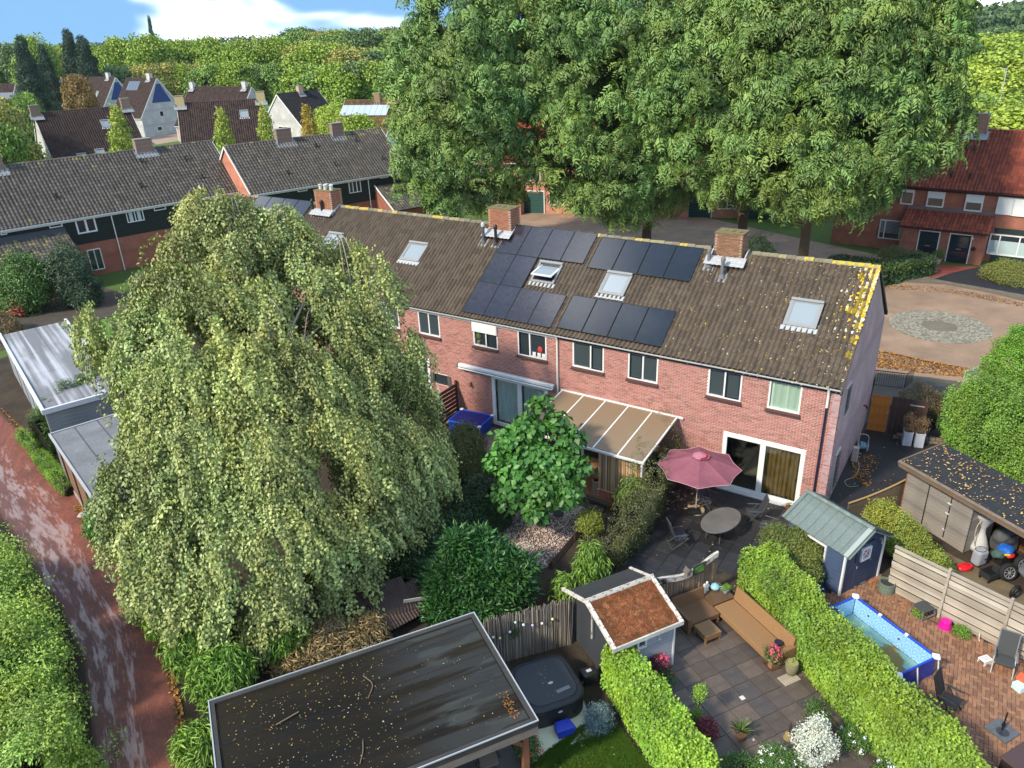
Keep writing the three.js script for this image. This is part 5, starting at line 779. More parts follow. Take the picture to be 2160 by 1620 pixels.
{
  const board = M([36, 48, 46], { map: rep(T.wood, 2, 0.35), roughness: 0.7 }), pinkB = M([178, 112, 92], { map: rep(T.mottle, 2), ...bumpy(0.2, 0.004) });
  // left row, nearer block
  const a = thing('terraced_house', 'long grey tiled terrace at the left edge with dark boarded upper wall', 'terraced house', [-35, 0, -71.12], 42 * D2R);
  pitched(a, -17, 9.1, 4.67, 5.1, 9.3, { wall: pinkB, most: 300, seed: 501, lichen: (x, y, S) => (y > S - 0.4 ? 0.2 : 0.002) });
  part('boarding', Array.from({ length: 11 }, (_, i) => box(26, 0.19, 0.03, [-3.95, 2.95 + i * 0.2, 4.7], [0.06, 0, 0])), board, a, 'dark green weatherboarding');
  simpleChimney(a, faceAt(a, 0, 305, 325).x, 9.2, 0.1, 1.5, 1.0); simpleChimney(a, faceAt(a, 0, 2, 360).x - 0.4, 9.2, 0.1, 1.3, 1.0);
  const fs = a.front_slope, sl = (px, py) => { const n = V(0, 0, 1).transformDirection(fs.matrixWorld); fs.updateWorldMatrix(true, false); return fs.worldToLocal(onPlane(px, py, fs.localToWorld(V(0, 0, 0)), V(0, 0, 1).transformDirection(fs.matrixWorld))); };
  for (const [x, y] of [[120, 420], [298, 397], [392, 340], [428, 378], [298, 345]]) { const p = sl(x, y); ventPipe(fs, p.x, p.y); }
  const zf = 4.72, S2 = M([42, 46, 48]);
  winPx(a, zf, [-4, 480, 15, 494], { split: null }); winPx(a, zf, [100, 466, 132, 477], { split: null }); winPx(a, zf, [155, 459, 206, 487], { sash: [mat.white, mat.white] }); winPx(a, zf, [262, 440, 305, 464], { inner: [0, 1].map(() => ({ name: 'curtain', m: mat.curtain, geo: (m, w, h) => curtain(m, w * 0.5, h, 0.01, 3, 0.005) })) }); winPx(a, zf, [322, 431, 350, 441], { split: null }); winPx(a, zf, [400, 420, 436, 440]); winPx(a, zf, [182, 528, 222, 566], { split: 0.5 });
  const dp = faceAt(a, zf, 232, 447); part('downpipe', rod([dp.x, 5, zf + 0.06], [dp.x, 0, zf + 0.06], 0.05), mat.white, a);
  const dp2 = faceAt(a, zf, 512, 412); part('downpipe', rod([Math.min(dp2.x, 8.9), 5, zf + 0.06], [Math.min(dp2.x, 8.9), 0, zf + 0.06], 0.05), mat.white, a);
  // its lean-to
  const tl = faceAt(a, zf, 136, 479), lx = Math.min(tl.x, 3), ly = 4.15;
  const le = slopeGroup(a, 'lean_to_roof', lx - 5, 2.2, zf + 3.9, Math.atan2(ly - 2.2, 3.8)); const LS = Math.hypot(ly - 2.2, 3.8);
  part('roof_boarding', box(10, LS, 0.08, [0, LS / 2, -0.04]), M([70, 66, 60]), le); tiling(le, -5, 5, LS, { w: 0.3, gauge: 0.36, cols: greyTiles, most: 0, seed: 504 });
  part('lead_strip', box(10, 0.5, 0.03, [lx - 5, ly + 0.14, zf + 0.12], [-0.5, 0, 0]), M([70, 74, 80]), a);
  part('lean_to_wall', prism([[zf, 0], [zf + 3.6, 0], [zf + 3.6, 2.2], [zf, ly - 0.1]], 0.2).rotateY(-Math.PI / 2).translate(lx, 0, 0), pinkB, a); part('lean_to_wall', box(10, 2.1, 0.2, [lx - 5, 1.05, zf + 3.5]), pinkB, a);
  // the block behind it
  const b = thing('terraced_house', 'grey tiled terrace with the sunlit salmon pink gable left of the tall trees', 'terraced house', [-20, 0, -78.87], 37.4 * D2R);
  pitched(b, -7.5, 9.0, 4.65, 5.27, 9.1, { wall: pinkB, gableL: M([226, 150, 122], { map: rep(T.mottle, 2), roughness: 0.95 }), most: 300, seed: 502, lichen: (x, y, S) => (x > 4 && y > S - 0.9 ? 0.4 : 0.002) });
  part('boarding', Array.from({ length: 11 }, (_, i) => box(16.4, 0.19, 0.03, [0.75, 3.0 + i * 0.2, 4.7], [0.06, 0, 0])), board, b);
  simpleChimney(b, faceAt(b, 0, 598, 300).x, 9.0, 0.1, 1.5, 1.1); simpleChimney(b, faceAt(b, 0, 710, 286).x, 9.0, 0.1, 1.2, 1.1);
  const fb = b.front_slope, sb = (px, py) => { fb.updateWorldMatrix(true, false); return fb.worldToLocal(onPlane(px, py, fb.localToWorld(V(0, 0, 0)), V(0, 0, 1).transformDirection(fb.matrixWorld))); };
  for (const [x, y] of [[608, 370], [708, 352], [668, 312], [753, 300], [808, 338]]) { const p = sb(x, y); ventPipe(fb, p.x, p.y); }
  const zb = 4.72; winPx(b, zb, [626, 392, 648, 402], { split: null }); winPx(b, zb, [733, 376, 762, 404], { split: [0.33, 0.66] }); winPx(b, zb, [800, 366, 818, 374], { split: null });
  const d3 = faceAt(b, zb, 775, 372); part('downpipe', rod([d3.x, 5, zb + 0.06], [d3.x, 0, zb + 0.06], 0.05), mat.white, b);
  const ux = faceAt(b, zb, 790, 400).x; const lb = slopeGroup(b, 'lean_to_roof', ux + 2.7, 2.2, zb + 3.6, Math.atan2(2.0, 3.5)); part('roof_boarding', box(5.4, 4.05, 0.08, [0, 2.02, -0.04]), M([66, 62, 58]), lb); tiling(lb, -2.7, 2.7, 4.05, { w: 0.3, gauge: 0.36, cols: greyTiles, most: 0, seed: 505 });
  part('lean_to_wall', [prism([[zb, 0], [zb + 3.4, 0], [zb + 3.4, 2.1], [zb, 4.0]], 0.2).rotateY(-Math.PI / 2).translate(ux + 0.2, 0, 0), box(5.2, 2.1, 0.2, [ux + 2.7, 1.05, zb + 3.2])], pinkB, b); part('verge_board', bar([ux, 2.2, zb + 3.6], [ux, 4.3, zb + 0.05], 0.05, 0.18), mat.white, b);
}
{
  // the red roofed house on the right
  const g = thing('terraced_house', 'brick house at the right edge with dark red tiles, porch roof and two black doors', 'terraced house', [33.83, 0, -60.98], -38.3 * D2R);
  const r = sub('main_block', g); g.remove(r);
  const bm = M([186, 122, 100], { map: rep(T.mottle, 1.5), roughness: 0.95, ...bumpy(0.2, 0.004) });
  // local frame: front wall at z = 0 -> shift so that the ridge is at z = -4.5
  const in_ = sub('house_body', g); in_.position.set(0, 0, -4.75); in_.updateMatrixWorld(true); 
  const frame = in_; const before = new Set(g.children);
  pitched(frame, -7, 16, 4.45, 5.35, 9.3, { wall: bm, cols: redTiles, tw: 0.26, gauge: 0.34, most: 250, seed: 511, trim: M([70, 40, 36]) });
  const zf = 4.49; const dk = M([34, 38, 42]);
  simpleChimney(frame, faceAt(frame, 0, 2055, 285).x, 9.25, 0.2, 1.7, 1.3, M([176, 138, 120], { map: rep(T.mottle, 0.4) }));
  const fs = frame.front_slope, sl = (px, py) => { fs.updateWorldMatrix(true, false); return fs.worldToLocal(onPlane(px, py, fs.localToWorld(V(0, 0, 0)), V(0, 0, 1).transformDirection(fs.matrixWorld))); };
  for (const [x, y] of [[2038, 318], [2055, 320], [2007, 374], [2045, 378]]) { const p = sl(x, y); ventPipe(fs, p.x, p.y); }
  const shut = (f) => (m, w, h) => box(w, h * f, 0.03, [m, h / 2 - h * f / 2, 0.03]), SH = M([226, 230, 230]);
  for (const [q, f] of [[[1960, 397, 1989, 438], 0.52], [[2041, 404, 2070, 447], 0.55], [[2108, 411, 2134, 454], 1], [[2141, 414, 2168, 458], 1], [[1905, 392, 1925, 432], 0.3]]) winPx(frame, zf, q, { split: null, t: 0.09, inner: [{ name: 'roller_shutter', m: SH, geo: shut(f) }] });
  winPx(frame, zf, [1858, 462, 1910, 508], { split: [0.2, 0.75], t: 0.08, inner: [0, 1, 2].map(() => ({ name: 'blind', m: M([150, 158, 156]), geo: (m, w, h) => merge(Array.from({ length: 9 }, (_, i) => box(w, 0.09, 0.012, [m, h / 2 - 0.08 - i * 0.11, 0.02], [0.3, 0, 0]))) })) });
  winPx(frame, zf, [2090, 492, 2168, 545], { split: [0.25, 0.72], t: 0.09, inner: [0, 1, 2].map(() => ({ name: 'frosted_film', m: M([176, 196, 196]), geo: (m, w, h) => box(w, h * 0.72, 0.012, [m, -h * 0.14, 0.0]) })) });
  const p0 = faceAt(frame, zf, 2088, 545), p1 = faceAt(frame, zf, 2088, 490); part('boarding', [box(3.4, 0.9, 0.04, [p0.x + 1.7, Math.max(0.5, p0.y - 0.5), zf + 0.02]), box(3.6, 0.4, 0.04, [p0.x + 1.7, p1.y + 0.2, zf + 0.02])], M([30, 52, 50]), frame);
  // porch
  const px0 = faceAt(frame, zf, 1912, 450).x, px1 = faceAt(frame, zf, 2098, 465).x, D = 1.5, pz = zf + D;
  part('porch_wall', box(px1 - px0 - 0.3, 2.45, D, [(px0 + px1) / 2, 1.225, zf + D / 2 + 0.01]), bm, frame);
  const pr = slopeGroup(frame, 'porch_roof', (px0 + px1) / 2, 2.5, pz + 0.3, Math.atan2(1.15, D + 0.3)), PL = Math.hypot(1.15, D + 0.3);
  part('roof_boarding', box(px1 - px0, PL, 0.08, [0, PL / 2, -0.05]), M([90, 44, 36]), pr); tiling(pr, -(px1 - px0) / 2, (px1 - px0) / 2, PL, { w: 0.26, gauge: 0.34, cols: redTiles, most: 0, seed: 513 });
  part('lead_strip', box(px1 - px0, 0.34, 0.03, [(px0 + px1) / 2, 3.74, zf + 0.1], [-0.5, 0, 0]), M([110, 96, 92]), frame); part('porch_gutter', rbox(px1 - px0, 0.1, 0.1, 0.03, [(px0 + px1) / 2, 2.44, pz + 0.32]), M([70, 40, 36]), frame);
  for (const [q, lab] of [[[1940, 490, 1972, 549], 'left black front door'], [[2004, 500, 2038, 559], 'right black front door']]) { const a = faceAt(frame, pz, q[0], q[1]), b = faceAt(frame, pz, q[2], q[3]), w = Math.max(0.95, b.x - a.x), x = (a.x + b.x) / 2, d = sub('front_door', frame); d.userData.label = lab; part('frame', [box(0.08, 2.2, 0.08, [x - w / 2, 1.1, pz + 0.03]), box(0.08, 2.2, 0.08, [x + w / 2, 1.1, pz + 0.03]), box(w + 0.08, 0.08, 0.08, [x, 2.24, pz + 0.03])], mat.white, d); part('leaf', box(w - 0.08, 2.2, 0.05, [x, 1.1, pz + 0.03]), dk, d); part('pane', [box(w - 0.36, 0.85, 0.02, [x, 1.65, pz + 0.055]), box(w - 0.36, 0.6, 0.02, [x, 0.6, pz + 0.055])], mat.glass, d); part('letter_slot', box(0.36, 0.06, 0.03, [x, 1.08, pz + 0.065]), mat.zinc, d); }
  const l = faceAt(frame, pz, 2051, 503); part('porch_lamp', blob(0.09, 1.3, 0.8, 0.7, 3, 0, 2).translate(l.x, l.y, pz + 0.06), mat.white, frame); const m2 = faceAt(frame, pz, 2053, 525); part('wall_plaque', cyl(0.17, 0.17, 0.04, [m2.x, m2.y, pz + 0.03], [Math.PI / 2, 0, 0], 20), M([70, 44, 40]), frame);
  const dpx = faceAt(frame, zf, 2088, 500).x - 0.35; part('downpipe', rod([dpx, 2.4, zf + 0.3], [dpx, 0.05, zf + 0.3], 0.05), mat.white, frame);
  for (const o of [...frame.children]) { o.position.add(V(0, 0, -4.75)); g.add(o); } g.remove(frame); for (const o of g.children) o.updateMatrixWorld(true);
}
{
  // pale carport, left: flat roof with a metal edge
  const c = thing('carport', 'flat roofed pale grey garage beside the red path, at the left edge', 'garage', at(90, 865, 2.6).setY(0), 38 * D2R);
  const wallM = M([164, 168, 172], { map: rep(T.wood, 3, 1.3), roughness: 0.85 });
  part('wall', [...Array.from({ length: 13 }, (_, i) => box(0.1, 0.19, 13.6, [0.1, 0.1 + i * 0.19, -6.9]))].flat(), wallM, c); part('wall', Array.from({ length: 13 }, (_, i) => box(3.4, 0.19, 0.1, [1.8, 0.1 + i * 0.19, -0.12])), wallM, c); part('wall', [box(0.1, 2.45, 13.6, [3.45, 1.22, -6.9]), box(3.4, 2.45, 0.1, [1.8, 1.22, -13.7])], wallM, c);
  for (const z of [-2.4, -4.9, -7.5, -10.2]) part('wall_joint', box(0.03, 2.4, 0.05, [0.04, 1.2, z]), M([80, 82, 86]), c);
  const wet = tex(256, 512, (u, v) => { const n = pfbm(u, v, 3, 71, 5), s = noise3(u * 26, v * 2.4, 0.5, 72, 0), w = sstep(0.42, 0.6, n * 0.6 + s * 0.4); const seam = Math.abs((v * 4) % 1 - 0.5) < 0.01 || Math.abs(u - 0.5) < 0.006; return mix3([122, 122, 124], [190, 190, 192], w).map((x) => x * (seam ? 0.8 : 1)); });  // pale streaks are the sky mirrored in the wet roof, painted in
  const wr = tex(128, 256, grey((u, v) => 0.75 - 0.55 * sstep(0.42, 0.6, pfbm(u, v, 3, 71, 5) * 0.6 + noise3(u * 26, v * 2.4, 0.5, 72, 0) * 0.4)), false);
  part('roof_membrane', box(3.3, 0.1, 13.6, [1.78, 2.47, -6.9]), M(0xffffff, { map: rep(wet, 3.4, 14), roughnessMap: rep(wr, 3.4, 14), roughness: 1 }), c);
  part('roof_edge', [box(0.14, 0.24, 14, [0.0, 2.5, -6.9]), box(0.14, 0.24, 14, [3.56, 2.5, -6.9]), box(3.42, 0.24, 0.14, [1.78, 2.5, 0.03])], M([214, 216, 218], { roughness: 0.5 }), c);
  // shed with brown slats
  const s = thing('slatted_shed', 'flat roofed shed with brown slatted side along the red path, half under the birch', 'shed', at(107, 915, 2.4).setY(0), 45 * D2R); const lp = s.worldToLocal(at(205, 1060, 2.4));
  const ry = Math.atan2(lp.x, lp.z); s.rotation.y += ry; s.updateMatrixWorld(true);
  const grey_ = M([146, 148, 148], { map: rep(T.mottle, 2), roughness: 0.85 });
  part('wall', [box(0.1, 2.25, 1.1, [0.06, 1.12, 0.6]), box(2.7, 2.25, 0.1, [1.4, 1.12, 0.06]), box(0.1, 2.25, 7.6, [2.75, 1.12, 3.9]), box(2.7, 2.25, 0.1, [1.4, 1.12, 7.7])], M([140, 138, 136], { map: rep(T.wood, 2, 1) }), s);
  for (let i = 0; i < 21; i++) part('slat', box(0.03, 0.075, 6.3, [0.03, 0.25 + i * 0.1, 4.5]), woodMat([150, 116, 92]), s);
  for (const z of [1.25, 3.3, 5.4, 7.5]) part('post', box(0.07, 2.3, 0.09, [0.0, 1.15, z]), woodMat([124, 84, 60]), s);
  part('back_panel', box(0.04, 2.2, 6.4, [0.12, 1.1, 4.5]), M([70, 56, 48]), s); part('base_board', box(0.05, 0.2, 7.5, [0.0, 0.1, 3.9]), M([190, 178, 166], { map: rep(T.mottle, 1) }), s);
  part('roof_membrane', box(2.9, 0.08, 7.9, [1.4, 2.32, 3.9]), M([138, 140, 142], { map: rep(T.mottle, 2.4), roughness: 0.7 }), s); for (const x of [0.95, 1.9]) part('roof_seam', box(0.05, 0.012, 7.8, [x, 2.364, 3.9]), M([84, 86, 88]), s);
  part('roof_edge', [box(0.08, 0.14, 8, [-0.05, 2.34, 3.9]), box(2.98, 0.14, 0.08, [1.4, 2.34, -0.05]), box(0.08, 0.14, 8, [2.86, 2.34, 3.9])], M([176, 178, 178]), s);
  // flat roofed garden room at the bottom
  const A = at(440, 1480, 2.6), B = at(1000, 1293, 2.6), f = thing('garden_room', 'flat roofed garden room with wet mossy black roof at the bottom edge', 'garden room', A.clone().setY(0), Math.atan2(-(B.z - A.z), B.x - A.x)), W = A.distanceTo(B), D = 4.22;
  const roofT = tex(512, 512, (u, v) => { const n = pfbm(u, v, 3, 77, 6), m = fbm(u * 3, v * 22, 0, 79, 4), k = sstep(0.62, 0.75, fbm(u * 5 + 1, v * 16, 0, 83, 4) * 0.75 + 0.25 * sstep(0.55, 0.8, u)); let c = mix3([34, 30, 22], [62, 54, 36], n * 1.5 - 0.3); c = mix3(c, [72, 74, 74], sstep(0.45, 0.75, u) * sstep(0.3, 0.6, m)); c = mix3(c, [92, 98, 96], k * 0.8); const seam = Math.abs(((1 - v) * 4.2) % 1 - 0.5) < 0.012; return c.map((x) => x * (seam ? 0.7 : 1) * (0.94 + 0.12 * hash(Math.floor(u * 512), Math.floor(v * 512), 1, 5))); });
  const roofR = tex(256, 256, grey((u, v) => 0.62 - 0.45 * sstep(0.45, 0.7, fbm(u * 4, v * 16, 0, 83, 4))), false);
  const deck = new THREE.BoxGeometry(W - 0.3, 0.08, D - 0.3).translate(W / 2, 2.52, D / 2); part('roof_membrane', deck, new THREE.MeshPhysicalMaterial({ color: lin(190, 186, 180), map: roofT, roughnessMap: roofR, roughness: 1, specularIntensity: 0.45, bumpMap: T.fine, bumpScale: 0.002 }), f);
  part('roof_edge', [box(W, 0.2, 0.13, [W / 2, 2.51, 0.065]), box(W, 0.2, 0.13, [W / 2, 2.51, D - 0.065]), box(0.13, 0.2, D - 0.26, [0.065, 2.51, D / 2]), box(0.13, 0.2, D - 0.26, [W - 0.065, 2.51, D / 2])], M([70, 68, 64], { map: rep(T.mottle, 1), roughness: 0.6 }), f);
  part('metal_trim', [box(W + 0.03, 0.035, 0.03, [W / 2, 2.615, -0.005]), box(W + 0.03, 0.035, 0.03, [W / 2, 2.615, D + 0.005]), box(0.03, 0.035, D - 0.02, [0, 2.615, D / 2]), box(0.03, 0.035, D - 0.02, [W, 2.615, D / 2])], M([206, 208, 208], { roughness: 0.35, metalness: 0.5 }), f);
  part('fascia_board', [box(W, 0.24, 0.05, [W / 2, 2.28, D - 0.03]), box(0.05, 0.24, D - 0.1, [W - 0.03, 2.28, D / 2])], woodMat([138, 126, 116]), f);
  for (const [x, z] of [[W - 0.25, D - 0.3], [W - 0.25, 0.3], [0.25, 0.3], [0.25, D - 0.3]]) part('post', box(0.16, 2.2, 0.16, [x, 1.1, z]), woodMat([150, 98, 66]), f);
  part('brace', [bar([W - 0.25, 1.6, D - 0.3], [W - 0.85, 2.15, D - 0.3], 0.12), bar([W - 0.25, 1.6, D - 0.3], [W - 0.25, 2.15, D - 0.9], 0.12)], woodMat([150, 98, 66]), f); part('back_wall', box(W - 0.3, 2.3, 0.08, [W / 2, 1.15, 0.15]), woodMat([96, 74, 56]), f); part('floor', box(W - 0.2, 0.06, D - 0.2, [W / 2, 0.03, D / 2]), M([92, 88, 84], { map: rep(T.mottle, 0.8) }), f);
  { const r = rngOf(88), l = []; for (let i = 0; i < 620; i++) { const u = r(), z = D * (0.06 + 0.88 * r()); const x = W * (0.05 + 0.9 * (r() < 0.7 ? r() * 0.62 : r())); l.push({ m: new THREE.Matrix4().compose(V(x, 2.575 + 0.01 * r(), z), new THREE.Quaternion().setFromEuler(new THREE.Euler((r() - 0.5) * 0.4, r() * 6.28, (r() - 0.5) * 0.4)), V(1, 1, 1).multiplyScalar(0.22 + 0.35 * r() * r())), c: lin(...[[178, 160, 100], [150, 140, 70], [120, 90, 60], [190, 180, 150], [200, 150, 70]][Math.floor(r() * 5)]) }); }
    for (let i = 0; i < 110; i++) { const e = r() < 0.6; l.push({ m: yawed(V(e ? W - 0.3 - r() * 0.25 : 0.2 + 0.3 * r(), 2.58, e ? D - 0.3 - r() * 0.9 : D - 1.6 * r() - 0.2), r() * 6.28, 0.25 + 0.35 * r()), c: lin(120 + 60 * r(), 84 + 30 * r(), 46) }); }
    const im = copies('fallen_leaves', leafGeo, litterM, l, f); }
  part('twig', [tube([[W * 0.52, 2.59, 0.9], [W * 0.54, 2.6, 1.3], [W * 0.51, 2.59, 1.7]], 0.014, 10, 5), tube([[W * 0.2, 2.59, 1.5], [W * 0.28, 2.6, 1.35]], 0.02, 6, 5), tube([[W * 0.42, 2.59, 3.5], [W * 0.44, 2.6, 3.2], [W * 0.45, 2.59, 2.9]], 0.014, 10, 5)], M([120, 100, 82]), f);
}
// ------------------------------------------------------------------ sheds, fences and what stands in the gardens
const boards = (parent, name, x0, x1, y0, y1, z, m, { bh = 0.12, d = 0.025, skip } = {}) => { for (let y = y0; y < y1 - 0.02; y += bh) { const h = Math.min(bh - 0.008, y1 - y); if (skip) { const s = skip(y + h / 2); if (s) { for (const [a, b] of s) if (b - a > 0.03) part(name, box(b - a, h, d, [(a + b) / 2, y + h / 2, z]), m, parent); continue; } } part(name, box(x1 - x0, h, d, [(x0 + x1) / 2, y + h / 2, z]), m, parent); } };
const PG = 23.9 * D2R;                                                 // the turn of the lounge garden
{
  // blue garden shed with a grey green metal roof
  const b0 = at(1768, 1258), b1 = at(1850, 1215), s = thing('garden_shed', 'dark blue garden shed with grey green metal roof and white trim', 'shed', b0, Math.atan2(-(b1.z - b0.z), b1.x - b0.x)), W = 1.95, D = 2.35, E = 1.88, R = 2.48;
  const blue = M([82, 102, 136], { map: rep(T.wood, 2, 0.8), roughness: 0.6 }), blueShade = M([64, 78, 108], { map: rep(T.wood, 0.8, 2), roughness: 0.6 });  // second blue is a darker copy: shade of the front put into colour
  boards(s, 'board', 0.02, W - 0.02, 0.04, E, 0, blueShade, { bh: 0.13, skip: (y) => (y < 1.85 ? [[0.02, 0.55], [1.42, W - 0.02]] : null) });
  part('gable_board', prism([[0.0, E], [W, E], [W / 2, R - 0.06]], 0.03).translate(0, 0, -0.01), blueShade, s);
  const lw = sub('side_wall', s); lw.rotation.y = -Math.PI / 2; lw.position.set(0, 0, 0); boards(lw, 'board', -D, 0, 0.04, E, 0, blue, { bh: 0.13, skip: (y) => (y > 1.0 && y < 1.65 ? [[-D, -1.75], [-0.7, 0]] : null) });
  windowAt(lw, -1.75, -0.7, 1.0, 1.65, { z: 0.01, split: null, t: 0.06 });
  part('wall', [box(0.03, E, D, [W, E / 2, -D / 2]), box(W, E, 0.03, [W / 2, E / 2, -D]), prism([[0, E], [W, E], [W / 2, R - 0.06]], 0.03).translate(0, 0, -D)], blue, s);
  const dr = sub('door', s); dr.position.set(0.985, 0, 0.02); for (let i = 0; i < 7; i++) part('plank', box(0.116, 1.76, 0.03, [-0.36 + i * 0.12, 0.94, 0]), blueShade, dr);
  const wn = windowAt(dr, -0.24, 0.24, 1.18, 1.68, { z: 0.03, split: null, t: 0.05 }); part('curtain', box(0.36, 0.38, 0.01, [0, 0, -0.005]), M([150, 120, 130]), wn); part('glazing_bar', [bar([-0.2, -0.2, 0.02], [0.2, 0.2, 0.02], 0.02), bar([-0.2, 0.2, 0.015], [0.2, -0.2, 0.015], 0.02)], mat.white, wn);
  part('handle', box(0.1, 0.03, 0.05, [0.33, 1.05, 0.03]), mat.metal, dr); part('hook', [cyl(0.02, 0.02, 0.08, [-0.34, 0.98, 0.04]), box(0.1, 0.02, 0.02, [-0.2, 0.1, 0.02]), box(0.25, 0.02, 0.02, [0.2, 0.1, 0.02])], mat.zinc, dr);
  part('corner_trim', [box(0.07, E, 0.07, [0.0, E / 2, 0.02]), box(0.07, E, 0.07, [W, E / 2, 0.02])], mat.white, s); part('outside_lamp', [box(0.06, 0.12, 0.08, [1.72, 1.72, 0.05]), cyl(0.03, 0.05, 0.1, [1.72, 1.64, 0.1])], mat.zinc, s);
  const ang = Math.atan2(R - E + 0.08, W / 2 + 0.16), SL = Math.hypot(R - E + 0.08, W / 2 + 0.16), rm = M([132, 146, 140], { map: rep(T.mottle, 1.6), roughness: 0.5, metalness: 0.15 }), rm2 = M([74, 84, 88], { map: rep(T.mottle, 1.6), roughness: 0.5, metalness: 0.15 });
  for (const sd of [-1, 1]) { const g = sub(sd < 0 ? 'left_roof' : 'right_roof', s); g.position.set(W / 2 + sd * (W / 2 + 0.16), E - 0.08, 0.2); g.rotation.order = 'YXZ'; g.rotation.y = sd * Math.PI / 2; g.rotation.x = ang - Math.PI / 2; const n = 8, l = (D + 0.4) / n; for (let i = 0; i < n; i++) { const c = sd < 0 ? -(i + 0.5) * l : (i + 0.5) * l; part('roof_panel', box(l - 0.012, SL, 0.025, [sd < 0 ? -(i + 0.5) * l * -1 * -1 : (i + 0.5) * l, SL / 2, 0]), sd < 0 ? rm : rm2, g); part('roof_seam', box(0.03, SL, 0.045, [c + l / 2, SL / 2, 0.01]), sd < 0 ? rm : rm2, g); }
    part('verge', box(0.16, SL + 0.02, 0.07, [sd < 0 ? -0.07 : 0.07, SL / 2, 0.03]), sd < 0 ? M([158, 168, 162], { roughness: 0.5 }) : rm2, g); part('verge', box(0.12, SL, 0.07, [(sd < 0 ? -1 : 1) * (D + 0.36), SL / 2, 0.03]), rm, g); }
  part('ridge_cap', Array.from({ length: 6 }, (_, i) => cyl(0.085, 0.09, (D + 0.44) / 6, [W / 2, R + 0.015, 0.22 - (i + 0.5) * (D + 0.44) / 6], [Math.PI / 2, 0, 0], 10)), rm, s); part('barge', [bar([W + 0.14, E - 0.12, 0.2], [W / 2, R - 0.04, 0.2], 0.03, 0.14), bar([-0.14, E - 0.12, 0.2], [W / 2, R - 0.04, 0.2], 0.03, 0.14)], rm, s);
}
{
  // weathered wooden shed with a corrugated lean-to roof
  const o = at(1910, 970, 2.4).setY(0), s = thing('wooden_shed', 'weathered grey wooden shed with leaf strewn black corrugated roof', 'shed', o, 21.6 * D2R);
  const wd = [M([168, 160, 150], { map: rep(T.wood, 1.6, 0.6), roughness: 0.9 }), M([154, 146, 138], { map: rep(T.wood, 1.6, 0.6), roughness: 0.9 }), M([176, 166, 154], { map: rep(T.wood, 1.6, 0.6), roughness: 0.9 })], r = rngOf(601);
  for (const [x, y0, z0, z1] of [[0.12, 0, 0.15, 2.95]]) for (let i = 0; i < 15; i++) part('board', box(0.03, 0.138, z1 - z0, [x - i * 0.001, 0.1 + i * 0.152, (z0 + z1) / 2], [0, 0, 0.1]), wd[Math.floor(r() * 3)], s);
  for (let i = 0; i < 14; i++) part('board', box(1.3, 0.138, 0.03, [0.78, 0.1 + i * 0.152, 2.93], [-0.1, 0, 0]), wd[Math.floor(r() * 3)], s);
  part('dark_backing', [box(0.02, 2.3, 2.8, [0.16, 1.15, 1.55]), box(1.3, 2.1, 0.02, [0.8, 1.05, 2.9])], M([46, 40, 36]), s);  // dark panel added behind the boards to draw their lap shadows
  const dr = sub('door', s); part('frame', [box(0.02, 1.75, 0.03, [0.085, 1.05, 1.15]), box(0.02, 1.75, 0.03, [0.085, 1.05, 2.1]), box(0.02, 0.03, 0.95, [0.085, 1.92, 1.62])], mat.black, dr); part('latch', [box(0.03, 0.06, 0.14, [0.08, 1.2, 2.06]), box(0.03, 0.06, 0.14, [0.08, 1.62, 2.06]), box(0.03, 0.05, 0.1, [0.08, 0.5, 2.06])], M([200, 200, 196]), dr);
  part('back_wall', [box(0.04, 2.5, 6.2, [2.1, 1.25, 3.1]), box(2.0, 2.3, 0.04, [1.1, 1.15, 0.13])], M([150, 92, 56], { map: rep(T.wood, 1.6, 0.6) }), s);
  const rf = sub('roof', s); rf.position.set(0.95, 2.42, 3.2); rf.rotation.z = 0.1;
  const g = new THREE.PlaneGeometry(6.6, 2.3, 132, 2), p = g.attributes.position; for (let i = 0; i < p.count; i++) p.setZ(i, 0.03 * Math.sin(p.getX(i) / 0.13 * 6.283)); g.computeVertexNormals(); part('corrugated_sheet', g.rotateX(-Math.PI / 2).rotateY(Math.PI / 2), M([52, 54, 56], { side: THREE.DoubleSide, roughness: 0.7, map: rep(T.mottle, 0.3) }), rf);
  part('fascia', [box(0.05, 0.22, 6.6, [-1.14, -0.08, 0]), box(2.3, 0.16, 0.05, [0, -0.04, -3.32])], woodMat([138, 116, 96]), rf); part('edge_board', box(0.12, 0.04, 6.6, [-1.16, 0.05, 0]), woodMat([150, 132, 112]), rf);
  copies('fallen_leaves', leafGeo, litterM, Array.from({ length: 420 }, () => ({ m: yawed(V((r() - 0.5) * 2.1, 0.035 + 0.02 * r(), (r() - 0.5) * 6.4), r() * 6.28, 0.35 + 0.7 * r()), c: lin(...[[216, 178, 110], [196, 150, 70], [170, 120, 60], [226, 190, 130]][Math.floor(r() * 4)]) })), rf);
  part('post', [box(0.1, 2.3, 0.1, [0.05, 1.15, 6.2])], woodMat([120, 96, 76]), s);
}
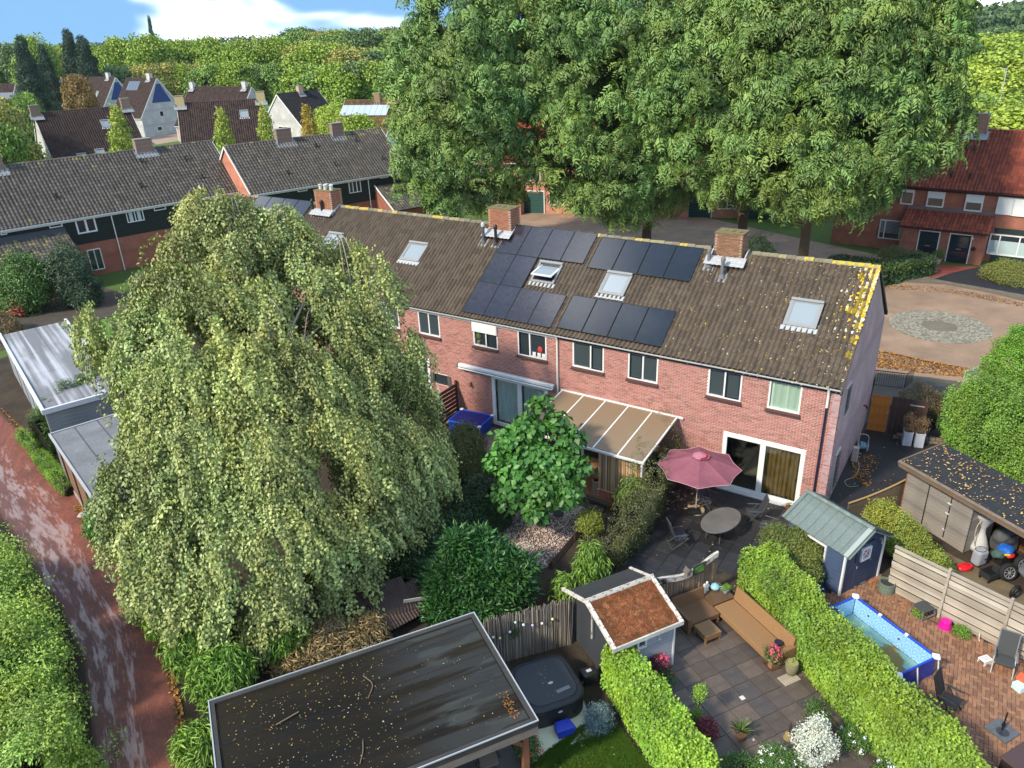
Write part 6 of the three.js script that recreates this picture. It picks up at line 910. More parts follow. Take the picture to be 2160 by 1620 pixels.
{
  // slatted fence between pool yard and shed yard
  const p0 = at(1868, 1243), p1 = at(2160, 1396), dir = p1.clone().sub(p0).normalize(), f = thing('slatted_fence', 'pale weathered fence of woven horizontal slats beside the pool yard', 'fence', p0, Math.atan2(-dir.z, dir.x)), L = p0.distanceTo(p1) + 1.8, r = rngOf(611), ms = [[220, 208, 190], [206, 194, 176], [230, 220, 204], [192, 180, 162]].map((c) => M(c, { map: rep(T.wood, 1.8, 0.6), roughness: 0.9 })), n = Math.ceil(L / 1.8);
  for (let k = 0; k < n; k++) { const x = k * 1.8; for (let i = 0; i < 11; i++) part('slat', box(1.74, 0.132, 0.018, [x + 0.9, 0.12 + i * 0.152, i % 2 ? 0.03 : -0.014], [(r() - 0.5) * 0.06, 0, (r() - 0.5) * 0.006]), ms[Math.floor(r() * 4)], f);
    for (const q of [0.25, 0.75]) for (let i = 0; i < 5; i++) part('batten', box(0.09, 0.13, 0.016, [x + 1.8 * q, 0.27 + i * 0.304, -0.013 + 0.03]), M([150, 138, 124], { map: rep(T.wood, 0.5) }), f); part('top_rail', box(1.76, 0.07, 0.08, [x + 0.9, 1.82, 0]), ms[3], f);
    part('post', box(0.08, 2.0, 0.08, [x + 1.8, 1.0, 0.07]), ms[k % 2 ? 3 : 1], f); }
  const q = at(1790, 1062, 1.1).setY(0), q2 = at(1912, 1012, 1.35).setY(0), c = thing('curved_fence', 'curved topped brown fence linking the blue shed and the wooden shed', 'fence', q, Math.atan2(-(q2.z - q.z), q2.x - q.x)), CL = q.distanceTo(q2); const wd = woodMat([138, 120, 98]);
  for (let i = 0; i < 18; i++) { const t = (i + 0.5) / 18, h = 1.08 + 0.27 * t * t; part('plank', box(CL / 18 - 0.01, h, 0.025, [t * CL, h / 2, 0]), wd, c); } part('cap_rail', tube([0, 0.25, 0.5, 0.75, 1].map((t) => [t * CL, 1.1 + 0.27 * t * t, 0]), 0.04, 16, 6), M([172, 140, 92]), c);
}
{
  // above-ground pool with a mosaic liner
  const c = at(1975, 1385, 0.75).setY(0), b = at(1805, 1258, 0.75).setY(0), d = c.clone().sub(b), p = thing('frame_pool', 'rectangular blue frame pool almost empty, with mosaic liner and white corners', 'pool', b, Math.atan2(d.x, d.z)), L = d.length(), W = 1.55, H = 0.74;
  const bl = M([28, 66, 178], { roughness: 0.4, map: rep(T.mottle, 0.8) }), mos = tex(128, 128, (u, v) => { const x = (u * 8) % 1, y = (v * 8) % 1, e = x < 0.12 || y < 0.12; const h = hash(Math.floor(u * 8), Math.floor(v * 8), 1, 4); return e ? [150, 206, 236] : mix3([206, 232, 244], [96, 170, 224], h * 0.9); });
  const fl = tex(256, 256, (u, v) => { const x = (u * 30) % 1, y = (v * 16) % 1, e = x < 0.12 || y < 0.14; const s = sstep(0.5, 0.58, pfbm(u, v, 4, 61, 4) + 0.6 * Math.exp(-(((u - 0.66) / 0.26) ** 2 + ((v - 0.6) / 0.36) ** 2)) - 0.26); return mix3(e ? [120, 166, 158] : [150, 186, 172], [132, 108, 48], s); });
  for (const [w, h, dd, x, y, z] of [[0.03, H - 0.04, L, 0, H / 2, L / 2], [0.03, H - 0.04, L, -W, H / 2, L / 2], [W, H - 0.04, 0.03, -W / 2, H / 2, 0], [W, H - 0.04, 0.03, -W / 2, H / 2, L]]) part('wall', box(w, h, dd, [x, y, z]), bl, p);
  const mm = M(0xffffff, { map: rep(mos, 0.28), roughness: 0.3 }); part('liner', [box(0.012, H - 0.12, L - 0.08, [-0.024, H / 2 + 0.02, L / 2]), box(0.012, H - 0.12, L - 0.08, [-W + 0.024, H / 2 + 0.02, L / 2]), box(W - 0.1, H - 0.12, 0.012, [-W / 2, H / 2 + 0.02, 0.024]), box(W - 0.1, H - 0.12, 0.012, [-W / 2, H / 2 + 0.02, L - 0.024])], mm, p);
  const fg = new THREE.PlaneGeometry(L - 0.05, W - 0.05).rotateX(-Math.PI / 2).rotateY(-Math.PI / 2).translate(-W / 2, 0.06, L / 2); part('floor', fg, M(0xffffff, { map: fl, roughness: 0.5 }), p);
  part('rim', [rod([0, H, 0.1], [0, H, L - 0.1], 0.035, 0.035, 10), rod([-W, H, 0.1], [-W, H, L - 0.1], 0.035, 0.035, 10), rod([-0.1, H, 0], [-W + 0.1, H, 0], 0.035, 0.035, 10), rod([-0.1, H, L], [-W + 0.1, H, L], 0.035, 0.035, 10)], M([26, 74, 196], { roughness: 0.35 }), p);
  for (const [x, z] of [[0, 0], [0, L], [-W, 0], [-W, L]]) part('corner_cap', rbox(0.22, 0.09, 0.22, 0.04, [x, H + 0.01, z], [0, Math.PI / 4, 0]), mat.white, p);
  for (const z of [L * 0.33, L * 0.66]) for (const x of [0, -W]) part('connector', cyl(0.05, 0.05, 0.1, [x, H, z], [Math.PI / 2, 0, 0]), mat.white, p);
  for (const [a, q] of [[[0.06, H, L + 0.03], [0.16, 0, L + 0.1]], [[-W / 2, H, L], [-W / 2, 0, L + 0.16]], [[0.04, H, 0], [0.15, 0, -0.02]], [[0, H, L * 0.33], [0.16, 0, L * 0.33]], [[0, H, L * 0.66], [0.16, 0, L * 0.66]]]) part('leg', rod(a, q, 0.022, 0.022), mat.white, p);
  part('plug', [[0.42, 0.6], [0.42, 1.75]].map(([y, z]) => box(0.012, 0.06, 0.06, [-0.034, y, z])), mat.navy, p); part('cover_sheet', [box(0.5, 0.02, 0.5, [-W + 0.3, H + 0.03, 0.1], [0, 0.3, -0.1]), box(0.03, 0.55, 0.4, [-W + 0.5, 0.45, 0.25], [0, 0.4, 0.2])], M([40, 62, 88], { roughness: 0.6 }), p);
}
// folding recliner: high mesh back, arms, crossed legs
const recliner = (label, p, yaw, fab, fr, group) => { const c = thing('garden_chair', label, 'chair', p, yaw, group); part('seat', rbox(0.5, 0.025, 0.48, 0.01, [0, 0.43, 0.02], [-0.05, 0, 0]), fab, c); part('backrest', rbox(0.48, 0.74, 0.025, 0.01, [0, 0.79, -0.34], [-0.3, 0, 0]), fab, c);
  for (const s of [-1, 1]) { part('leg', bar([s * 0.27, 0, 0.32], [s * 0.27, 0.62, -0.16], 0.03, 0.025), fr, c); part('leg', bar([s * 0.25, 0, -0.36], [s * 0.25, 0.45, 0.27], 0.03, 0.025), fr, c); part('armrest', rbox(0.05, 0.025, 0.5, 0.01, [s * 0.28, 0.64, -0.02]), fr, c); part('back_rail', bar([s * 0.25, 0.42, -0.22], [s * 0.25, 1.16, -0.46], 0.03), fr, c); }
  part('rail', [bar([-0.25, 1.16, -0.46], [0.25, 1.16, -0.46], 0.03), bar([-0.27, 0.03, 0.31], [0.27, 0.03, 0.31], 0.025), bar([-0.25, 0.03, -0.35], [0.25, 0.03, -0.35], 0.025)], fr, c); return c; };
{
  const fab = M([84, 88, 96], { roughness: 0.7, map: rep(T.fine, 0.05) }), fr = M([78, 80, 84], { roughness: 0.4 });
  const tb = thing('garden_table', 'oval grey stone topped garden table on the dark terrace', 'table', at(1521, 1097, 0.72).setY(0), 0), ax = at(1562, 1066, 0.72).sub(at(1479, 1130, 0.72)); tb.rotation.y = Math.atan2(-ax.z, ax.x);
  const oval = new THREE.Shape(); oval.absellipse(0, 0, 0.98, 0.6, 0, Math.PI * 2); part('tabletop', new THREE.ExtrudeGeometry(oval, { depth: 0.03, bevelEnabled: true, bevelSize: 0.01, bevelThickness: 0.008, bevelSegments: 2, curveSegments: 40 }).rotateX(-Math.PI / 2).translate(0, 0.7, 0), M([128, 126, 124], { map: rep(tex(128, 128, (u, v) => { const n = pfbm(u, v, 3, 21, 5); return mix3([190, 188, 184], [250, 248, 244], n * 1.5 - 0.25); }), 1.6), roughness: 0.35 }), tb);
  part('rim', [new THREE.TorusGeometry(1, 0.012, 6, 40).rotateX(Math.PI / 2).scale(0.99, 1, 0.61).translate(0, 0.705, 0)], M([92, 92, 92]), tb); for (const [x, z] of [[0.5, 0.3], [-0.5, 0.3], [0.5, -0.3], [-0.5, -0.3]]) part('leg', rod([x, 0, z], [x * 0.8, 0.7, z * 0.8], 0.025), fr, tb);
  const face = (a, b) => Math.atan2(b.x - a.x, b.z - a.z), C = at(1521, 1097);
  const p1 = at(1432, 1150), p2 = at(1492, 1070), p3 = at(1588, 1100), p4 = at(1618, 1128);
  recliner('dark folding garden chair standing apart on the near side of the terrace', p1, face(p1, C) - 0.5, fab, fr); recliner('dark folding garden chair under the parasol behind the oval table', p2, face(p2, C) + 0.5, fab, fr); recliner('dark folding garden chair right of the oval table before the sliding door', p3, face(p3, C), fab, fr); recliner('dark garden chair mostly hidden by the hedge end', p4, face(p4, C), fab, fr);
  // parasol
  const ps = thing('parasol', 'faded plum red parasol with eight ribs standing on the dark terrace', 'parasol', at(1467, 1080)), R = 1.62, N = 8, yt = 2.62, yr = 2.12, pos = [], idx = [], uvs = [], K = 6, S = 10;
  for (let i = 0; i < N; i++) { const a0 = i / N * 6.2832 + 0.25, a1 = (i + 1) / N * 6.2832 + 0.25, o = pos.length / 3; for (let k = 0; k <= K; k++) for (let j = 0; j <= S; j++) { const t = k / K, u = j / S, q = V(Math.cos(a0), 0, Math.sin(a0)).lerp(V(Math.cos(a1), 0, Math.sin(a1)), u).multiplyScalar(R * t * (1 - 0.05 * Math.sin(u * Math.PI) * t)), y = yt - (yt - yr) * Math.pow(t, 1.25) - 0.05 * Math.sin(u * Math.PI) * t * (1 - t * 0.4); pos.push(q.x, y, q.z); uvs.push(q.x, q.z); if (k < K && j < S) { const b = o + k * (S + 1) + j; idx.push(b, b + S + 1, b + 1, b + 1, b + S + 1, b + S + 2); } } }
  const cg = new THREE.BufferGeometry(); cg.setAttribute('position', new THREE.Float32BufferAttribute(pos, 3)); cg.setAttribute('uv', new THREE.Float32BufferAttribute(uvs, 2)); cg.setIndex(idx); cg.computeVertexNormals();
  part('canopy', cg, new THREE.MeshStandardMaterial({ color: lin(156, 92, 106), roughness: 0.9, side: THREE.DoubleSide, map: rep(T.mottle, 1.7) }), ps); part('vent', new THREE.ConeGeometry(0.34, 0.12, 8, 1, true).translate(0.05, yt + 0.05, 0), new THREE.MeshStandardMaterial({ color: lin(178, 116, 128), roughness: 0.9, side: THREE.DoubleSide }), ps); part('vent_lining', new THREE.TorusGeometry(0.28, 0.05, 6, 16, 2.6).rotateX(Math.PI / 2).rotateY(0.9).translate(0, yt - 0.0, 0), M([150, 26, 40]), ps);
  part('hem', Array.from({ length: N }, (_, i) => { const a0 = i / N * 6.2832 + 0.25, a1 = (i + 1) / N * 6.2832 + 0.25, m = (a0 + a1) / 2; return tube([[Math.cos(a0) * R, yr, Math.sin(a0) * R], [Math.cos(m) * R * 0.88, yr - 0.02, Math.sin(m) * R * 0.88], [Math.cos(a1) * R, yr, Math.sin(a1) * R]], 0.012, 8, 4); }), M([196, 150, 156]), ps);
  for (let i = 0; i < N; i++) { const a = i / N * 6.2832 + 0.25; part('rib', rod([Math.cos(a) * R, yr - 0.02, Math.sin(a) * R], [0, yt - 0.04, 0], 0.01, 0.01, 5), mat.metal, ps); }
  part('pole', [rod([0, 0, 0], [0, yt, 0], 0.024, 0.024, 10), cyl(0.035, 0.035, 0.16, [0, 1.25, 0])], M([190, 180, 170], { roughness: 0.5, metalness: 0.2 }), ps); part('base', [cyl(0.32, 0.34, 0.08, [0.04, 0.07, -0.03], [0, 0, 0], 22), cyl(0.05, 0.06, 0.3, [0, 0.2, 0])], M([196, 172, 140], { map: rep(T.mottle, 0.5) }), ps); part('base_plate', [box(0.5, 0.05, 0.34, [-0.1, 0.14, 0.16]), box(0.4, 0.05, 0.12, [-0.1, 0.2, 0.05])], mat.dark, ps);
  // pots by the door
  const pot = (label, p, r0, h, m, plant, cat = 'flower pot', name = 'flower_pot') => { const t = thing(name, label, cat, p); part('pot', lathe([[0.001, 0.01], [r0 * 0.7, 0.01], [r0 * 0.75, 0.02], [r0 * 0.95, h * 0.85], [r0 * 1.05, h * 0.86], [r0 * 1.06, h], [r0 * 0.94, h], [r0 * 0.9, h * 0.9], [0.001, h * 0.88]], 20), m, t); if (plant) plant(t, h, r0); return t; };
  globalThis.pot = pot; const tc = M([176, 92, 56], { roughness: 0.8, map: rep(T.mottle, 0.3) }); const bush = (geo, m, n, R, k = 1) => (t, h) => copies('foliage', geo, m, crownItems([{ c: V(0, h + R * 0.5, 0), r: R, ry: R * k }], n, 31 + n, { size: 0.7 }), t);
  pot('glossy red brown pot with a small plant beside the sliding door', at(1663, 1082), 0.14, 0.3, M([150, 62, 36], { roughness: 0.3 }), bush(G.tiny, L.olive, 10, 0.12)); const sq = thing('flower_pot', 'square terracotta planter against the wall by the sliding door', 'flower pot', at(1683, 1078)); part('pot', [rbox(0.34, 0.28, 0.34, 0.02, [0, 0.15, 0]), box(0.3, 0.02, 0.3, [0, 0.295, 0])], tc, sq);
}
{
  // the glass lean-to roof on the terrace, and what is under it
  const c = thing('patio_canopy', 'lean-to patio roof of five brown tinted panes in a white frame', 'patio roof', HO, HT), x0 = -11.75, x1 = -6.2, y1 = 2.78, y0 = 2.36, z0 = 0.06, z1 = 3.45, wh = M([232, 232, 226], { roughness: 0.4 });
  const pm = new THREE.MeshPhysicalMaterial({ color: lin(168, 146, 118), roughness: 0.28, transmission: 0.35, thickness: 0, ior: 1.5, side: THREE.DoubleSide });
  for (let i = 0; i <= 5; i++) { const x = lerp(x0, x1, i / 5); part('rafter', bar([x, y1 + 0.02, z0], [x, y0 + 0.02, z1], 0.06, 0.07), wh, c); if (i < 5) part('pane', box((x1 - x0) / 5 - 0.07, 0.012, Math.hypot(z1 - z0, y1 - y0) - 0.04, [x + (x1 - x0) / 10, (y0 + y1) / 2 + 0.03, (z0 + z1) / 2], [Math.atan2(y1 - y0, z1 - z0), 0, 0]), pm, c); }
  part('wall_plate', box(x1 - x0 + 0.35, 0.09, 0.07, [(x0 + x1) / 2 + 0.1, y1 + 0.04, z0]), wh, c); part('gutter', [rbox(x1 - x0 + 0.08, 0.12, 0.1, 0.03, [(x0 + x1) / 2, y0 - 0.03, z1 + 0.03])], M([206, 206, 200]), c);
  const pp = house.worldToLocal(at(1237, 1032)); for (const x of [pp.x, x0 + 0.1, x1 - 0.1]) part('post', box(0.07, y0, 0.07, [x, y0 / 2, z1 - 0.08]), wh, c);
  // reed screen on a low brick plinth
  const a = house.worldToLocal(at(1268, 1040)), g = thing('reed_screen', 'tall bundle reed screen on a low brick plinth under the patio roof', 'screen', HO, HT), zz = z1 - 0.25, L0 = a.x, L1 = x1 - 0.02, r = rngOf(621), reed = cyl(0.014, 0.016, 1.9, [0, 0, 0], [0, 0, 0], 5), C = [[186, 150, 106], [160, 122, 82], [206, 176, 134], [136, 100, 68], [220, 204, 180]].map((q) => lin(...q)), it = [];
  for (let x = L0; x < L1; x += 0.02) it.push({ m: new THREE.Matrix4().compose(V(x, 0.38 + 0.95, zz + (r() - 0.5) * 0.02), new THREE.Quaternion().setFromEuler(new THREE.Euler(0, r() * 6, (r() - 0.5) * 0.02)), V(1, 1, 1)), c: C[Math.floor(r() * 5)] });
  copies('reeds', reed, M(0xffffff, { roughness: 0.85 }), it, g); part('backing', box(L1 - L0, 1.9, 0.02, [(L0 + L1) / 2, 1.33, zz - 0.03]), M([110, 80, 54]), g); const pl = part('plinth', box(L1 - L0 + 0.1, 0.38, 0.12, [(L0 + L1) / 2, 0.19, zz]), M([206, 180, 160]), g); g.updateMatrixWorld(true); brickwork(pl, L0 - 0.05, L1 + 0.05, 0.01, 0.38, [], brickCols([186, 110, 82], 5, 8), 60, { z: zz + 0.05, seed: 9 });
  const st = thing('log_stump', 'upright pale tree stump under the edge of the patio roof', 'tree stump', at(1258, 1040)); part('log', cyl(0.2, 0.22, 0.62, [0, 0.31, 0], [0, 0, 0], 16), M([190, 166, 140], { map: rep(T.streak, 0.5, 1), roughness: 0.95 }), st); part('cut_face', cyl(0.19, 0.19, 0.012, [0, 0.626, 0], [0, 0, 0], 16), M([206, 180, 140]), st);
  const fp = thing('flower_pot', 'dark square bowl of dried brown hydrangeas on the stump', 'flower pot', at(1258, 1040, 0).setY(0.635)); part('bowl', new THREE.CylinderGeometry(0.24, 0.16, 0.16, 4).rotateY(0.9).translate(0, 0.08, 0), mat.dark, fp); copies('dried_flowers', G.tiny, leafMat([0.3, 0.14, 0.08]), crownItems([{ c: V(0, 0.32, 0), r: 0.17, ry: 0.2 }], 60, 71, {}), fp);
  for (const [q, lab, h] of [[[1215, 1040, 1285, 1062], 'upper dark wooden sleeper step below the patio roof', 0.16], [[1200, 1052, 1272, 1076], 'lower dark wooden sleeper step at the gravel', 0.08]]) { const A = at(q[0], q[1], h), B = at(q[2], q[3], h), s = thing('sleeper_step', lab, 'step', A.clone().lerp(B, 0.5).setY(0), Math.atan2(-(B.z - A.z), B.x - A.x)); part('beam', [rbox(A.distanceTo(B), h, 0.3, 0.015, [0, h / 2, 0])], woodMat([92, 78, 70]), s); part('joint', box(0.01, h + 0.004, 0.3, [0.1, h / 2, 0]), mat.black, s); }
  const dg = thing('planter_barrow', 'small weathered wooden planter at the end of the sleeper steps', 'planter', at(1290, 1075)); part('box', [rbox(0.34, 0.2, 0.2, 0.02, [0, 0.14, 0]), rbox(0.14, 0.26, 0.16, 0.02, [0.22, 0.2, 0.05])], woodMat([120, 72, 48]), dg); part('plant', blob(0.12, 1, 0.8, 1, 4, 0.5, 2).translate(0, 0.28, 0), M([96, 60, 40]), dg);
  const lb = thing('path_lamp', 'small blue lantern head hanging at the young maple', 'lantern', at(1143, 1080)); part('stake', rod([0, 0, 0], [0, 0.75, 0], 0.012), mat.metal, lb); part('lantern', [new THREE.CylinderGeometry(0.05, 0.08, 0.12, 4).translate(0, 0.82, 0)], M([70, 120, 200]), lb);
  // picket fence under the climbers and the trellis at its far end
  const A = at(1400, 1000), B = at(1268, 1205), pf = thing('picket_fence', 'low grey picket fence overgrown with climbers between gravel garden and dark terrace', 'fence', A, Math.atan2(-(B.z - A.z), B.x - A.x)), PL = A.distanceTo(B), pm2 = woodMat([120, 106, 92]); for (let i = 0; i < 44; i++) part('picket', box(0.07, 1.05, 0.02, [(i + 0.5) * PL / 44, 0.53, 0]), pm2, pf); part('rail', [box(PL, 0.06, 0.04, [PL / 2, 0.25, -0.03]), box(PL, 0.06, 0.04, [PL / 2, 0.85, -0.03])], pm2, pf);
  const tr = thing('trellis_gate', 'white weathered cross braced gate leaning behind the parasol', 'gate', at(1395, 1030), 1.2); part('frame', [bar([0, 0, 0], [0, 1.3, 0], 0.07, 0.03), bar([0.7, 0, 0], [0.7, 1.3, 0], 0.07, 0.03), bar([0, 0.1, 0.02], [0.7, 0.65, 0.02], 0.05, 0.02), bar([0, 0.65, 0.02], [0.7, 1.2, 0.02], 0.05, 0.02), bar([0, 0.65, -0.02], [0.7, 0.1, -0.02], 0.05, 0.02)], M([200, 196, 186], { map: rep(T.mottle, 0.5) }), tr);
  const sd = thing('side_screen', 'brown boarded screen at the right end of the patio roof', 'fence', HO, HT); for (let i = 0; i < 9; i++) part('plank', bar([-6.02, 0.15 + i * 0.2, 0.15], [-6.02, 0.15 + i * 0.2, 1.9 - i * 0.02], 0.025, 0.16), woodMat([110, 74, 56]), sd); part('post', [box(0.09, 2.1, 0.09, [-6.02, 1.05, 0.2]), box(0.09, 1.9, 0.09, [-6.02, 0.95, 1.9])], woodMat([110, 74, 56]), sd);
  // small round-cornered blue paddling pool, boarded fence and drying rack by the left house
  const bp = thing('paddling_pool', 'small deep blue covered frame pool beside the left sliding door', 'pool', at(1000, 905), HT + 0.1); part('wall', [rbox(1.75, 0.62, 1.3, 0.05, [-0.1, 0.32, 0.1])], M([34, 74, 186], { roughness: 0.4, map: rep(T.mottle, 0.4) }), bp); part('cover', [rbox(1.66, 0.05, 1.2, 0.02, [-0.1, 0.63, 0.1])], M([34, 40, 128], { roughness: 0.6, map: rep(T.mottle, 0.3) }), bp); part('rim', [rod([-0.98, 0.64, 0.78], [0.78, 0.64, 0.78], 0.035), rod([0.78, 0.64, 0.78], [0.78, 0.64, -0.55], 0.035), rod([-0.98, 0.64, -0.55], [0.78, 0.64, -0.55], 0.035), rod([-0.98, 0.64, -0.55], [-0.98, 0.64, 0.78], 0.035)], M([40, 96, 214]), bp); for (const [x, z] of [[0.78, 0.78], [0.78, -0.55], [-0.98, -0.55]]) part('corner_cap', rbox(0.17, 0.08, 0.17, 0.03, [x, 0.66, z]), mat.white, bp); for (const x of [0.8, -0.1]) part('leg', rod([x, 0.6, 0.8], [x, 0, 0.92], 0.02), mat.white, bp); part('hose', tube([[0.4, 0.3, 0.8], [0.6, 0.1, 1.1], [0.9, 0.06, 1.2], [1.1, 0.05, 0.9]], 0.025, 16, 6), M([196, 190, 176]), bp);
  const bf = thing('boarded_fence', 'brown boarded fence running out from the left house wall', 'fence', HO, HT); for (let i = 0; i < 8; i++) part('plank', bar([-17.9, 0.2 + i * 0.22, 0.1], [-17.9, 0.2 + i * 0.22, 1.9], 0.025, 0.17), woodMat([96, 72, 60]), bf); part('post', box(0.1, 2.0, 0.1, [-17.9, 1.0, 0.12]), woodMat([86, 62, 50]), bf);
  const dy = thing('drying_rack', 'white wire laundry rack leaning on the brown boarded fence', 'laundry rack', house.localToWorld(V(-18.3, 1.0, 1.0)), HT); part('wires', Array.from({ length: 9 }, (_, i) => rod([-0.3 + 0.0, 0.1 + i * 0.09, -0.5 + i * 0.02], [0.25, 0.1 + i * 0.09, 0.4 + i * 0.02], 0.008, 0.008, 4)), mat.white, dy); part('frame', [rod([-0.3, 0, -0.5], [-0.3, 0.95, -0.3], 0.012), rod([0.25, 0, 0.4], [0.25, 0.95, 0.6], 0.012)], mat.white, dy);
}
{
  // the little shed with a moss covered roof
  const a = at(1240, 1268, 2.3).setY(0), b = at(1371, 1219, 2.3).setY(0), s = thing('moss_roofed_shed', 'small grey shed with rusty red moss roof and peeling white trim', 'shed', a, Math.atan2(-(b.z - a.z), b.x - a.x)), W = a.distanceTo(b), R = 2.28, zf = 1.55, ef = 1.72, zb = -1.15, eb = 1.82;
  const gw = M([184, 188, 198], { map: rep(T.wood, 1.5, 0.6), roughness: 0.75 }), dg = M([66, 70, 76], { map: rep(T.wood, 1.5, 0.5), roughness: 0.8 }), peel = M(0xffffff, { map: rep(tex(128, 128, (u, v) => { const n = pfbm(u, v, 6, 91, 5); return mix3([150, 130, 112], [214, 208, 198], sstep(0.36, 0.5, n)); }), 0.6), roughness: 0.9 });
  boards(s, 'board', 0.12, W - 0.08, 0.05, ef - 0.05, zf - 0.15, gw, { bh: 0.14, skip: (y) => (y > 1.22 && y < 1.56 ? [[0.12, 0.55], [1.15, W - 0.08]] : null) }); windowAt(s, 0.55, 1.15, 1.22, 1.56, { z: zf - 0.15, split: 0.5, t: 0.05 });
  const lw = sub('side_wall', s); lw.rotation.y = -Math.PI / 2; boards(lw, 'board', zb + 0.1, zf - 0.15, 0.05, 1.66, -0.1, dg, { bh: 0.13 }); part('gable_board', prism([[zb + 0.1, 1.66], [zf - 0.15, 1.66], [0, R - 0.08]], 0.02).translate(0, 0, -0.11), dg, lw);
  part('wall', [box(0.03, 1.66, zf - zb - 0.25, [W - 0.08, 0.83, (zf + zb) / 2]), box(W - 0.2, 1.66, 0.03, [W / 2, 0.83, zb + 0.1])], dg, s); part('corner_trim', [box(0.06, 1.66, 0.06, [0.12, 0.83, zf - 0.14]), box(0.06, 1.66, 0.06, [W - 0.08, 0.83, zf - 0.14])], mat.white, s);
  const ang = Math.atan2(R - ef, zf), SL = Math.hypot(R - ef, zf), f = slopeGroup(s, 'moss_roof', W / 2, ef, zf, ang), mossT = tex(256, 256, (u, v) => { const n = pfbm(u, v, 5, 33, 6), q = pfbm(u, v, 60, 8, 2); return mix3(mix3([70, 44, 24], [150, 76, 42], n * 1.4 - 0.2), [196, 140, 92], clamp((q - 0.5) * 2.2)); });
  const mg = new THREE.PlaneGeometry(W, SL - 0.08, 50, 36), p = mg.attributes.position; for (let i = 0; i < p.count; i++) p.setZ(i, 0.04 + 0.035 * fbm(p.getX(i) * 6, p.getY(i) * 6, 0, 4, 4)); mg.computeVertexNormals(); part('moss', mg.translate(0, SL / 2, 0), M(0xffffff, { map: rep(mossT, 0.5), roughness: 1 }), f); part('roof_deck', box(W, SL, 0.05, [0, SL / 2, -0.02]), M([70, 56, 44]), f);
  { const r = rngOf(44), C = [[160, 84, 56], [132, 70, 46], [190, 126, 84], [110, 66, 36], [120, 90, 40], [224, 170, 120]].map((c) => lin(...c)); copies('sedum', G.tiny, M(0xffffff, { side: THREE.DoubleSide, roughness: 0.9 }), Array.from({ length: 1500 }, () => { const x = (r() - 0.5) * W * 0.97, y = 0.06 + r() * (SL - 0.1); return { m: new THREE.Matrix4().compose(V(x, y, 0.06), new THREE.Quaternion().setFromEuler(new THREE.Euler(1.57, r() * 6, 0)), V(0.5, 0.5, 0.5)), c: (Math.abs(x) > W * 0.36 || y < 0.2 || y > SL - 0.25) && r() < 0.6 ? C[3 + Math.floor(r() * 2)] : C[Math.floor(r() * 6)] }; }), f); }
  part('barge_board', [bar([-W / 2 - 0.06, -0.02, 0.06], [-W / 2 - 0.06, SL, 0.06], 0.12, 0.1), bar([W / 2 + 0.05, -0.02, 0.06], [W / 2 + 0.05, SL, 0.06], 0.12, 0.1)], peel, f); part('eaves_board', box(W + 0.24, 0.14, 0.05, [W / 2, ef + 0.01, zf + 0.02]), mat.whiteOld, s); part('ridge_board', [box(W + 0.2, 0.2, 0.04, [W / 2, R + 0.06, 0.05], [-0.3, 0, 0]), box(W + 0.1, 0.06, 0.12, [W / 2, R - 0.04, 0.12])], peel, s);
  const ab = Math.atan2(R - eb, -zb), SB = Math.hypot(R - eb, zb), bk = slopeGroup(s, 'back_roof', W / 2, eb, zb, ab, true); part('roof_felt', box(W + 0.1, SB, 0.05, [0, SB / 2, 0]), M([62, 64, 64], { map: rep(T.mottle, 1) }), bk); part('barge_board', [bar([-W / 2 - 0.06, 0, 0.02], [-W / 2 - 0.06, SB, 0.02], 0.08, 0.1), bar([W / 2 + 0.06, -0.3, 0.02], [W / 2 + 0.06, SB, 0.02], 0.08, 0.1)], peel, bk);
  part('hanging_lath', box(0.05, 0.9, 0.03, [-0.0, 1.5, 0.25]), peel, s); const th = sub('thermometer', s); part('plate', rbox(0.08, 0.3, 0.02, 0.01, [1.62, 1.4, zf - 0.12]), mat.white, th); part('tube', box(0.02, 0.2, 0.01, [1.62, 1.42, zf - 0.105]), mat.dark, th);
  // wavy topped reed fence behind the lounge
  const A = at(1375, 1228, 1.6).setY(0), B = at(1512, 1172, 1.6).setY(0), w = thing('reed_fence', 'reed covered fence with a wavy peeling white top board behind the lounge sofa', 'fence', A, Math.atan2(-(B.z - A.z), B.x - A.x)), L0 = A.distanceTo(B), r = rngOf(631), top = (t) => 1.5 + 0.16 * Math.cos(t * Math.PI * 2 * 0.95) + 0.12 * t, reed = cyl(0.012, 0.014, 1, [0, 0.5, 0], [0, 0, 0], 5), C = [[150, 128, 106], [128, 106, 86], [168, 148, 126], [112, 92, 76]].map((q) => lin(...q)), it = [];
  for (let x = 0; x < L0; x += 0.018) { const h = top(x / L0) - 0.08; it.push({ m: new THREE.Matrix4().compose(V(x, 0, 0.03 + (r() - 0.5) * 0.02), new THREE.Quaternion().setFromEuler(new THREE.Euler(0, 0, (r() - 0.5) * 0.02)), V(1, h, 1)), c: C[Math.floor(r() * 4)] }); } copies('reeds', reed, M(0xffffff, { roughness: 0.9 }), it, w);
  const ws = new THREE.Shape(); for (let i = 0; i <= 24; i++) ws[i ? 'lineTo' : 'moveTo'](i / 24 * L0, top(i / 24)); for (let i = 24; i >= 0; i--) ws.lineTo(i / 24 * L0, top(i / 24) - 0.17); part('top_board', new THREE.ExtrudeGeometry(ws, { depth: 0.04, bevelEnabled: false }).translate(0, 0, 0.04), peel, w); part('cap', tube(Array.from({ length: 13 }, (_, i) => [i / 12 * L0, top(i / 12) + 0.015, 0.04]), 0.05, 30, 6), peel, w);
